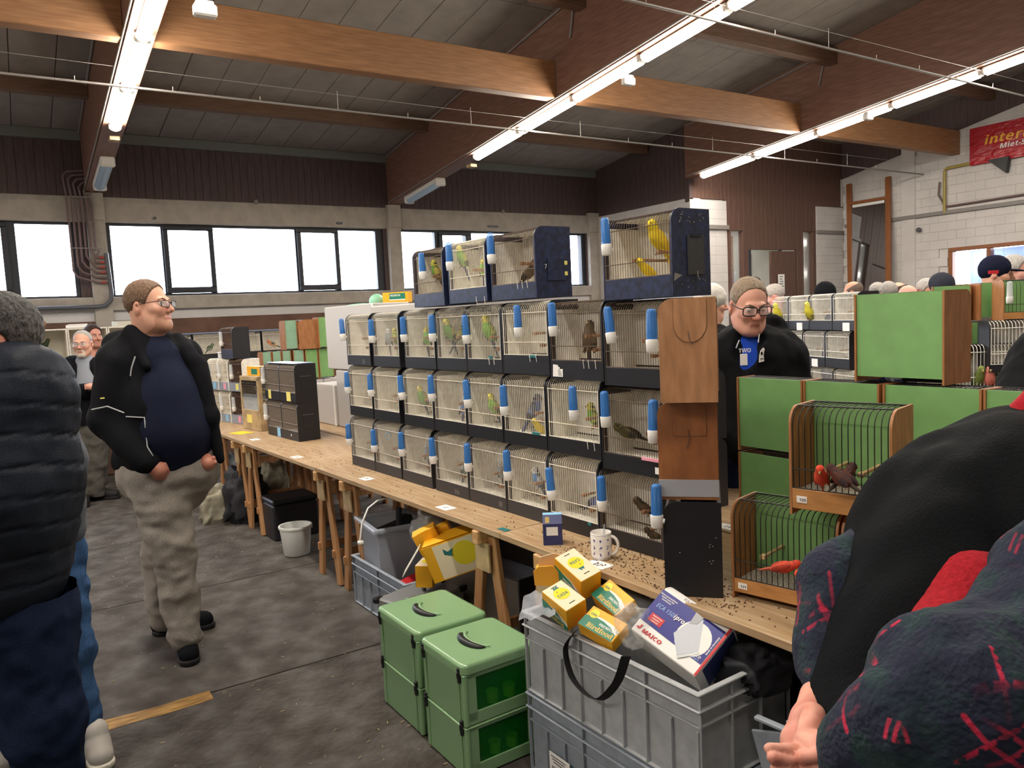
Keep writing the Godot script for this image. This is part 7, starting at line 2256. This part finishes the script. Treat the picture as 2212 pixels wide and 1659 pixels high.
func bearded_man() -> void:
	var t := thing("person", "bearded grey haired man with glasses and folded arms standing far back in the aisle", "person", V(0.53, 0, -8.72))
	head(t, V(0.563,1.585,-8.64), V(-0.35, -0.04, 0.93), {"size": 1.06, "skin": "d9a48e", "beard": "cfc6ba", "beard_full": 0.9, "beard_w": 0.035, "hair_col": "d4d0cc", "hair_col2": "a9a49e", "hair_t": 0.002, "line": 0.095, "front": 0.045, "glasses": true, "rim": 0.0016, "glass_mat": M.conduit, "cell": 0.007, "neck": V(0.564,1.369,-8.698), "brow": "9a938c"})
	var j := SDF.new(V(0.0, 0.78, -9.1), V(1.05, 1.56, -8.3), 0.016)
	j.bone(V(0.449,1.376,-8.772), V(0.679,1.353,-8.624), 0.085, 0.085, 0.06)
	j.bone(V(0.541,1.278,-8.713), V(0.523,0.862,-8.725), 0.175, 0.185, 0.08, V(0.54, 0, -0.84), 1.2)
	j.bone(V(0.423,1.355,-8.765), V(0.4,1.105,-8.744), 0.075, 0.07, 0.04)
	j.bone(V(0.4,1.105,-8.744), V(0.585,1.159,-8.447), 0.068, 0.055, 0.04)
	j.bone(V(0.684,1.34,-8.597), V(0.669,1.098,-8.571), 0.075, 0.07, 0.04)
	j.bone(V(0.669,1.098,-8.571), V(0.485,1.128,-8.523), 0.068, 0.055, 0.04)
	j.bone(V(0.583,1.396,-8.472), V(0.598,1.23,-8.439), 0.04, 0.02, 0.02, Vector3.ZERO, 1.0, true)
	j.rough(fold_noise(41, 6.0), 0.014)
	cloth("jacket", j, M.jacketblack, t)
	var c := SDF.new(V(0.2, 1.1, -9.0), V(0.9, 1.5, -8.4), 0.016)
	c.bone(V(0.572,1.387,-8.669), V(0.584,1.186,-8.626), 0.1, 0.13, 0.04)
	cloth("shirt", c, M.plaid, t)
	var hb := MB.new()
	hb.col = lin("d9a08c")
	hb.ball(V(0.583,1.174,-8.407), V(0.05, 0.035, 0.03))
	for i in 4:
		hb.tube([V(0.575,1.18,-8.4) + V(0, 0.02 - i * 0.013, 0), V(0.551,1.173,-8.409) + V(-0.02, 0.02 - i * 0.013, 0.0)], [0.009, 0.007], 6)
	part("hand", hb, M.skin, t, t.transform.affine_inverse())
	var r := SDF.new(V(0.05, 0.04, -9.2), V(1.05, 0.95, -8.3), 0.016)
	r.bone(V(0.482,0.841,-8.751), V(0.575,0.836,-8.691), 0.13, 0.13, 0.06)
	r.bone(V(0.474,0.751,-8.733), V(0.475,0.403,-8.708), 0.115, 0.085, 0.04)
	r.bone(V(0.475,0.403,-8.708), V(0.448,0.099,-8.701), 0.085, 0.075, 0.04)
	r.bone(V(0.583,0.742,-8.686), V(0.596,0.386,-8.702), 0.115, 0.085, 0.04)
	r.bone(V(0.596,0.386,-8.702), V(0.572,0.094,-8.717), 0.085, 0.075, 0.04)
	r.rough(fold_noise(44, 7.0), 0.016)
	cloth("trousers", r, M.greytrousers, t)
	shoe(t, V(0.456,0,-8.934), V(0.434,0,-8.436), 0.052, M.soleblack, M.soleblack)
	shoe(t, V(0.53,0,-8.807), V(0.778,0,-8.674), 0.048, M.soleblack, M.soleblack)
	var u := thing("person", "dark haired man in an olive jacket standing behind the bearded man", "person", V(0.8, 0, -9.55))
	head(u, V(0.738,1.652,-9.59), V(0.35, 0, 0.9), {"skin": "cf9480", "hair_col": "4a3428", "cell": 0.009, "neck": V(0.711,1.425,-9.607), "beard": "7a5a48", "beard_full": 0.4})
	var k := SDF.new(V(0.25, 0.1, -9.95), V(1.35, 1.56, -9.2), 0.022)
	k.bone(V(0.584,1.34,-9.689), V(0.84,1.326,-9.524), 0.085, 0.085, 0.06)
	k.bone(V(0.695,1.231,-9.617), V(0.658,0.77,-9.641), 0.18, 0.18, 0.08, V(0.54, 0, -0.84), 1.25)
	k.bone(V(0.565,1.316,-9.701), V(0.499,0.831,-9.743), 0.07, 0.06, 0.04)
	k.bone(V(0.847,1.3,-9.52), V(0.834,0.812,-9.528), 0.07, 0.06, 0.04)
	cloth("jacket", k, M.olive, u)
	var k2 := SDF.new(V(0.25, 0.0, -9.95), V(1.35, 0.95, -9.2), 0.022)
	k2.bone(V(0.592,0.697,-9.684), V(0.534,-0.015,-9.721), 0.12, 0.085, 0.04)
	k2.bone(V(0.712,0.69,-9.606), V(0.655,-0.022,-9.643), 0.12, 0.085, 0.04)
	cloth("trousers", k2, M.greytrousers, u)
	shoe(u, V(0.501,0,-9.231), V(0.491,0,-8.845), 0.05, M.soleblack, M.soleblack)
	shoe(u, V(0.614,0,-9.119), V(0.611,0,-8.782), 0.05, M.soleblack, M.soleblack)

func glasses_man() -> void:
	var t := thing("person", "man with black framed glasses and black hoodie looking down at the cages", "person", V(3.14, 0, -2.56))
	head(t, V(3.028,1.648,-2.537), V(-0.48, -0.26, 0.84), {"size": 1.08, "skin": "d8a08c", "red": "c87c6c", "neck": V(3.112,1.45,-2.602), "neck_r": 0.066, "jowl": 0.92, "hair_col": "a8927a", "hair_col2": "8d7c6a", "hair": "short", "line": 0.094, "front": 0.06, "hair_t": 0.003, "glasses": true, "glass_w": 0.03, "glass_h": 0.02, "rim": 0.003, "gaze": -0.005, "lid": 0.008, "brow": "a08a70"})
	var j := SDF.new(V(2.55, 0.85, -3.1), V(3.75, 1.62, -2.0), 0.014)
	j.bone(V(2.974,1.4,-2.667), V(3.228,1.404,-2.503), 0.1, 0.105, 0.06)
	j.bone(V(3.094,1.347,-2.589), V(3.088,1.02,-2.569), 0.215, 0.23, 0.08)
	j.bone(V(3.235,1.374,-2.475), V(3.245,1.178,-2.433), 0.1, 0.088, 0.04)
	j.bone(V(3.245,1.178,-2.433), V(3.054,0.976,-2.377), 0.088, 0.065, 0.04)
	j.bone(V(2.95,1.39,-2.658), V(2.884,1.153,-2.653), 0.1, 0.085, 0.04)
	j.bone(V(2.884,1.153,-2.653), V(2.839,0.988,-2.516), 0.085, 0.065, 0.04)
	j.bone(V(3.082,1.506,-2.669), V(3.253,1.536,-2.57), 0.06, 0.06, 0.03)
	j.bone(V(2.991,1.515,-2.584), V(2.95,1.438,-2.528), 0.032, 0.03, 0.02)
	j.bone(V(3.118,1.519,-2.503), V(3.044,1.432,-2.467), 0.032, 0.03, 0.02)
	j.bone(V(2.973,1.497,-2.489), V(2.916,1.419,-2.466), 0.075, 0.06, 0.02, Vector3.ZERO, 1.0, true)
	j.bone(V(2.916,1.419,-2.466), V(2.885,1.333,-2.456), 0.06, 0.014, 0.02, Vector3.ZERO, 1.0, true)
	j.rough(fold_noise(51, 6.0), 0.016)
	cloth("hoodie", j, M.hoodblack, t)
	var s := SDF.new(V(2.8, 1.1, -2.95), V(3.5, 1.6, -2.2), 0.012)
	s.bone(V(3.076,1.429,-2.577), V(3.058,1.327,-2.565), 0.11, 0.16, 0.05)
	cloth("shirt", s, M.royal, t)
	var f := Basis(V(0.84, 0, 0.54), V(0, 1, 0), V(-0.54, 0, 0.84))
	var inv := t.transform.affine_inverse()
	words("TWO", 0.02, M.paper, t, inv * Transform3D(f, V(2.943,1.434,-2.497)), "Droid Sans", true)
	part("shirt_print", MB.new().bx(Vector3.ZERO, V(0.035, 0.055, 0.003), 0.001), M.paper, t, inv * Transform3D(f, V(2.918,1.392,-2.483)))
	part("emblem", MB.new().ext(PackedVector2Array([Vector2(-0.014, -0.034), Vector2(0.014, -0.03), Vector2(0.011, 0.0), Vector2(0.018, 0.03), Vector2(0.01, 0.034), Vector2(-0.004, 0.022), Vector2(-0.012, 0.0)]), 0.003), M.paper, t, inv * Transform3D(f * Basis(Vector3.UP, 0.35), V(2.959,1.412,-2.412)))
	part("emblem_detail", MB.new().ball(V(0, 0.008, 0.002), V(0.006, 0.009, 0.002)).bx(V(0.0, -0.018, 0.002), V(0.018, 0.004, 0.002)), M.hoodblack, t, inv * Transform3D(f * Basis(Vector3.UP, 0.35), V(2.959,1.412,-2.412)))
	part("zip_cord", MB.new().tube([V(2.917,1.485,-2.507), V(2.888,1.449,-2.502)], 0.003, 5).tube([V(3.002,1.509,-2.458), V(2.986,1.47,-2.451)], 0.003, 5), M.reflective, t, inv)
	var r := SDF.new(V(2.6, 0.05, -3.0), V(3.7, 1.0, -2.1), 0.02)
	r.bone(V(3.044,0.949,-2.622), V(3.143,0.943,-2.558), 0.16, 0.16, 0.06)
	r.bone(V(3.032,0.855,-2.629), V(3.007,0.03,-2.646), 0.13, 0.08, 0.05)
	r.bone(V(3.151,0.848,-2.553), V(3.158,0.021,-2.549), 0.13, 0.08, 0.05)
	cloth("trousers", r, M.darkjeans, t)
	shoe(t, V(2.842,0,-2.504), V(2.708,0,-2.416), 0.05, M.soleblack, M.soleblack)
	shoe(t, V(2.979,0,-2.393), V(2.856,0,-2.296), 0.05, M.soleblack, M.soleblack)

func bent_person() -> void:
	var t := thing("person", "person in black vest and knitted sweater at right edge, back turned, hands clasped behind", "person", V(1.1, 0, -0.55))
	var v := SDF.new(V(0.6, 0.72, -1.25), V(2.0, 1.62, 0.1), 0.012)
	v.bone(V(1.431,1.274,-0.617), V(1.305,1.215,-0.62), 0.185, 0.185, 0.08)
	v.bone(V(1.305,1.215,-0.62), V(1.193,1.156,-0.602), 0.185, 0.165, 0.08)
	v.bone(V(1.193,1.156,-0.602), V(1.074,1.086,-0.588), 0.165, 0.145, 0.08)
	v.bone(V(1.074,1.086,-0.588), V(0.971,1.042,-0.577), 0.142, 0.11, 0.06)
	v.clip(V(0.926,1.047,-0.607), V(-0.25, -0.95, 0.1))
	v.rough(fold_noise(61, 4.0), 0.022, V(1.3, 0.6, 1.3))
	cloth("vest", v, M.vest, t)
	var r := SDF.new(V(0.6, 0.72, -1.3), V(2.1, 1.75, 0.2), 0.012)
	r.bone(V(1.1,1.226,-0.538), V(0.972,1.188,-0.52), 0.06, 0.05, 0.04)
	r.bone(V(1.155,1.236,-0.527), V(1.1,1.226,-0.538), 0.045, 0.06, 0.04)
	r.bone(V(1.032,1.033,-0.442), V(1.101,1.066,-0.425), 0.05, 0.09, 0.04)
	r.bone(V(1.454,1.427,-0.617), V(1.488,1.467,-0.576), 0.045, 0.06, 0.03)
	r.bone(V(1.178,1.258,-0.753), V(1.141,1.229,-0.738), 0.02, 0.02, 0.01)
	cloth("fleece", r, M.fleece, t)
	var k := SDF.new(V(0.55, 0.7, -1.3), V(1.8, 1.5, 0.2), 0.0105)
	k.bone(V(1.132,1.245,-0.424), V(1.005,1.142,-0.411), 0.115, 0.11, 0.05)
	k.bone(V(1.005,1.142,-0.411), V(0.918,1.174,-0.459), 0.11, 0.093, 0.05)
	k.bone(V(0.918,1.174,-0.459), V(0.843,1.127,-0.501), 0.093, 0.07, 0.05)
	k.bone(V(0.843,1.127,-0.501), V(0.823,1.096,-0.535), 0.07, 0.045, 0.04)
	# far arm
	k.bone(V(1.259,1.264,-0.726), V(1.091,1.185,-0.742), 0.07, 0.056, 0.04)
	k.bone(V(1.089,1.182,-0.743), V(1.002,1.106,-0.707), 0.057, 0.046, 0.03)
	k.bone(V(1.002,1.106,-0.707), V(0.938,1.071,-0.673), 0.043, 0.027, 0.03)
	k.rough(fold_noise(71, 9.0), 0.014)
	k.rough(fold_noise(72, 45.0), 0.003)
	cloth("sweater", k, M.knit, t)
	part("wristband", MB.new().tube([V(0.893,1.063,-0.678), V(0.893,1.077,-0.667), V(0.894,1.082,-0.655)], 0.008, 6), M.blackplastic, t, t.transform.affine_inverse())
	var hd := SDF.new(V(0.828,1.072,-0.625) - V(0.12, 0.11, 0.12), V(0.828,1.072,-0.625) + V(0.13, 0.1, 0.12), 0.0032)
	# far hand: wrist, back of the hand on the left, thumb lying on top, fingers round the other palm
	hd.bone(V(0.934,1.077,-0.677), V(0.886,1.067,-0.653), 0.022, 0.022, 0.02)
	hd.bone(V(0.884,1.066,-0.654), V(0.856,1.049,-0.652), 0.022, 0.018, 0.015)
	hd.bone(V(0.856,1.049,-0.652), V(0.836,1.036,-0.64), 0.019, 0.017, 0.012)
	hd.bone(V(0.879,1.083,-0.641), V(0.845,1.085,-0.621), 0.017, 0.0155, 0.008)
	hd.bone(V(0.845,1.085,-0.621), V(0.816,1.084,-0.61), 0.0155, 0.0118, 0.005)
	for i in 3:
		var o := V(0.0, -0.0165 * i, 0.001 * i)
		hd.bone(V(0.82,1.052,-0.628) + o, V(0.783,1.083,-0.586) + o, 0.0088, 0.0085, 0.004)
		hd.bone(V(0.783,1.083,-0.586) + o, V(0.794,1.088,-0.571) + o, 0.0085, 0.0078, 0.002)
	# near hand: wrist out of the cuff, open palm, fingers reaching left
	hd.bone(V(0.816,1.09,-0.557), V(0.818,1.077,-0.59), 0.025, 0.022, 0.008)
	hd.bone(V(0.823,1.074,-0.593), V(0.814,1.066,-0.609), 0.02, 0.018, 0.012)
	for q in [[V(0.813,1.072,-0.61), V(0.777,1.085,-0.606), V(0.75,1.095,-0.611), 0.0088], [V(0.8,1.066,-0.601), V(0.767,1.077,-0.599), V(0.745,1.089,-0.602), 0.0092], [V(0.792,1.058,-0.593), V(0.764,1.066,-0.594), V(0.747,1.074,-0.6), 0.0088], [V(0.789,1.048,-0.588), V(0.769,1.053,-0.589), V(0.754,1.059,-0.593), 0.0076]]:
		hd.bone(q[0], q[1], q[3] * 1.08, q[3], 0.003)
		hd.bone(q[1], q[2], q[3], q[3] * 0.82, 0.002)
	hd.bone(V(0.822,1.094,-0.571), V(0.828,1.085,-0.591), 0.012, 0.01, 0.006)
	var hb := MB.new()
	var c1 := lin("d69a86")
	var c2 := lin("c67e6e")
	var nz := fold_noise(5, 30.0)
	hd.mesh(hb)
	for i in hb.v.size():
		hb.c[i] = c1.lerp(c2, clampf(0.4 + nz.get_noise_3dv(hb.v[i]), 0, 1))
	part("hands", hb, M.skin, t, t.transform.affine_inverse())
	# head, bent forward beyond the frame, legs below it
	head(t, V(1.767,1.491,-0.638), V(0.7, -0.35, -0.6), {"hair_col": "6a5a4c", "neck": V(1.63,1.416,-0.623), "cell": 0.009, "far": true})
	var l := SDF.new(V(0.55, 0.05, -1.2), V(1.7, 0.9, 0.1), 0.018)
	l.bone(V(1.03, 0.8, -0.6), V(1.22, 0.8, -0.48), 0.15, 0.15, 0.06)
	l.bone(V(1.03, 0.75, -0.62), V(1.02, 0.08, -0.62), 0.12, 0.075, 0.04)
	l.bone(V(1.25, 0.75, -0.46), V(1.26, 0.08, -0.44), 0.12, 0.075, 0.04)
	cloth("trousers", l, M.darkjeans, t)
	shoe(t, V(0.98, 0, -0.58), V(1.16, 0, -0.78), 0.05, M.soleblack, M.soleblack)
	shoe(t, V(1.22, 0, -0.4), V(1.42, 0, -0.58), 0.05, M.soleblack, M.soleblack)

func f_face() -> Basis:
	return Basis(V(0.84, 0, 0.54), V(0, 1, 0), V(-0.54, 0, 0.84))

# people of whom only heads and shoulders show over the far cages
func crowd() -> void:
	var q := [
		["bald man, head low over the far cages, left of the leaning mirror", V(7.916,1.734,-5.184), V(-0.3, -0.2, -0.8), {"hair_col": "8a7468", "bald": true, "hair_t": 0.008}, "bluecloth"],
		["grey haired person below the leaning mirror, left of two", V(8.894,1.717,-5.509), V(0.2, 0, -0.9), {"hair_col": "c9c3bb", "hair_col2": "8f8a86"}, "plaid"],
		["grey haired person below the leaning mirror, right of two", V(8.241,1.705,-4.972), V(0.4, 0, -0.8), {"hair_col": "cfcac4", "hair_col2": "a19c98"}, "plaid"],
		["balding dark haired man beside the leaning mirror", V(8.914,1.715,-5.257), V(-0.2, 0, -0.9), {"hair_col": "5c4a42", "bald": true}, "jacketblack"],
		["bald person, only the crown showing, right of the leaning mirror", V(7.844,1.653,-4.506), V(0.2, -0.3, 0.9), {"hair": "none", "skin": "e0ac9a"}, "greytrousers"],
		["white haired man next to the grey beanie", V(8.011,1.701,-4.404), V(-0.3, -0.3, 0.9), {"hair_col": "e0dbd4", "hair_col2": "bdb7b0"}, "bluecloth"],
		["person in a dark grey beanie behind the lone green cage", V(7.333,1.723,-3.887), V(0.6, -0.3, 0.6), {"hair": "cap", "hair_t": 0.018, "hair_mat": M.greybeanie, "low": 0.0}, "jacketblack"],
		["man in a navy cap with a red patch behind the green cages", V(6.043,1.789,-2.814), V(0.35, -0.1, 0.7), {"hair": "cap", "hair_t": 0.012, "hair_mat": M.navycap, "patch": true}, "greytrousers"],
		["white haired man with stern look at the right edge", V(6.597,1.806,-2.937), V(0.25, -0.1, 0.95), {"hair_col": "d8d4ce", "hair_col2": "b9b4ae", "skin": "d9a294", "brow": "5a4a42", "cell": 0.007}, "hoodie"],
		["pink scalped man behind the yellow budgie cages", V(6.423,1.717,-5.068), V(-0.4, -0.3, -0.6), {"hair_col": "d9cfc8", "hair_t": 0.006, "skin": "e0a79b"}, "olive"],
		["person in a black flat cap behind the yellow budgie cages", V(6.766,1.701,-4.726), V(-0.3, -0.3, 0.8), {"hair": "cap", "hair_t": 0.02, "hair_mat": M.jacketblack}, "jacketblack"],
		["person in a white knitted hat behind the angled tower", V(4.288,1.677,-3.929), V(0.6, -0.1, 0.5), {"hair": "cap", "hair_t": 0.022, "hair_mat": M.white_lining}, "hoodblack"],
		["dark haired person in the lit doorway of the boarded wall", V(9.212,1.924,-7.593), V(0, 0, 1), {"hair_col": "1c1a1a"}, "bluecloth"]]
	for e in q:
		var c: Vector3 = e[1]
		var t := thing("person", e[0], "person", V(c.x, 0, c.z))
		var o: Dictionary = e[3]
		if not o.has("cell"):
			o.cell = 0.009
			o.far = true
		o.neck = c + V(0, -0.2, 0)
		head(t, c, e[2], o)
		var s := SDF.new(c + V(-0.36, -1.0, -0.36), c + V(0.36, -0.1, 0.36), 0.026)
		var f: Vector3 = e[2]
		f.y = 0
		var side := f.normalized().cross(Vector3.UP)
		s.bone(c + side * 0.16 + V(0, -0.26, 0), c - side * 0.16 + V(0, -0.26, 0), 0.075, 0.075, 0.05)
		s.bone(c + V(0, -0.3, 0), c + V(0, -0.85, 0), 0.16, 0.17, 0.06)
		for k in [-1.0, 1.0]:
			s.bone(c + side * 0.19 * k + V(0, -0.28, 0), c + side * 0.23 * k + V(0, -0.75, 0), 0.07, 0.05, 0.04)
		cloth("jacket", s, M[e[4]], t)
		var lg := MB.new()
		for k in [-1.0, 1.0]:
			lg.tube([side * 0.09 * k + V(0, maxf(0.3, c.y - 0.85), 0), side * 0.1 * k + V(0, 0.4, 0), side * 0.11 * k + V(0, 0.03, 0)], [0.11, 0.085, 0.07], 10)
		part("trousers", lg, M.darkjeans, t)
		if o.has("patch"):
			var z := (e[2] as Vector3).normalized()
			var b := Basis(V(0, 1, 0).cross(z).normalized(), z.cross(V(0, 1, 0).cross(z).normalized()), z)
			part("red_patch", MB.new().bx(Vector3.ZERO, V(0.075, 0.024, 0.004), 0.001), M.red, t, t.transform.affine_inverse() * Transform3D(f_face(), V(5.898,1.8,-2.765)))
			part("brim", MB.new().ball(Vector3.ZERO, V(0.075, 0.008, 0.07)), M.navycap, t, t.transform.affine_inverse() * Transform3D(b, c + z * 0.12 + V(0, 0.035, 0)))
	# black sleeve at the right edge, a person leaning in front of the far cages
	var t := thing("person", "person in black leaning in at the right edge, only the rounded sleeve showing", "person", V(3.9, 0, -1.2))
	var s := SDF.new(V(3.2, 0.8, -2.0), V(4.8, 1.75, -0.5), 0.02)
	s.bone(V(4.4,1.271,-1.787), V(4.183,1.08,-1.787), 0.2, 0.17, 0.06)
	s.bone(V(4.183,1.08,-1.787), V(4.01,0.92,-1.762), 0.14, 0.09, 0.05)
	s.bone(V(4.528,1.381,-1.716), V(4.659,0.843,-1.695), 0.22, 0.22, 0.08)
	s.rough(fold_noise(81, 6.0), 0.015)
	cloth("jacket", s, M.hoodblack, t)
	head(t, V(4.687,1.607,-1.638), V(-0.6, -0.2, 0.3), {"far": true, "cell": 0.01, "hair_col": "4a4440"})
	var lg := MB.new()
	for k in [-1.0, 1.0]:
		lg.tube([V(0.12 + 0.1 * k, 0.9, 0.05), V(0.12 + 0.11 * k, 0.4, 0.05), V(0.12 + 0.11 * k, 0.03, 0.05)], [0.13, 0.09, 0.07], 10)
	part("trousers", lg, M.darkjeans, t)
	# man in dark blue behind the yellow budgie cages
	var m := thing("person", "person in dark blue bending behind the yellow budgie cages", "person", V(6.987,0,-4.707))
	var d := SDF.new(V(6.333,1.354,-4.252) - V(0.5, 0.6, 0.5), V(6.333,1.354,-4.252) + V(0.5, 0.4, 0.5), 0.025)
	d.bone(V(6.312,1.439,-4.275), V(6.286,1.019,-4.248), 0.12, 0.17, 0.06)
	d.bone(V(6.273,1.484,-4.304), V(6.386,1.351,-4.218), 0.07, 0.07, 0.06)
	m.position = V(V(6.301,1.187,-4.256).x, 0, V(6.301,1.187,-4.256).z)
	cloth("jacket", d, M.bluecloth, m)
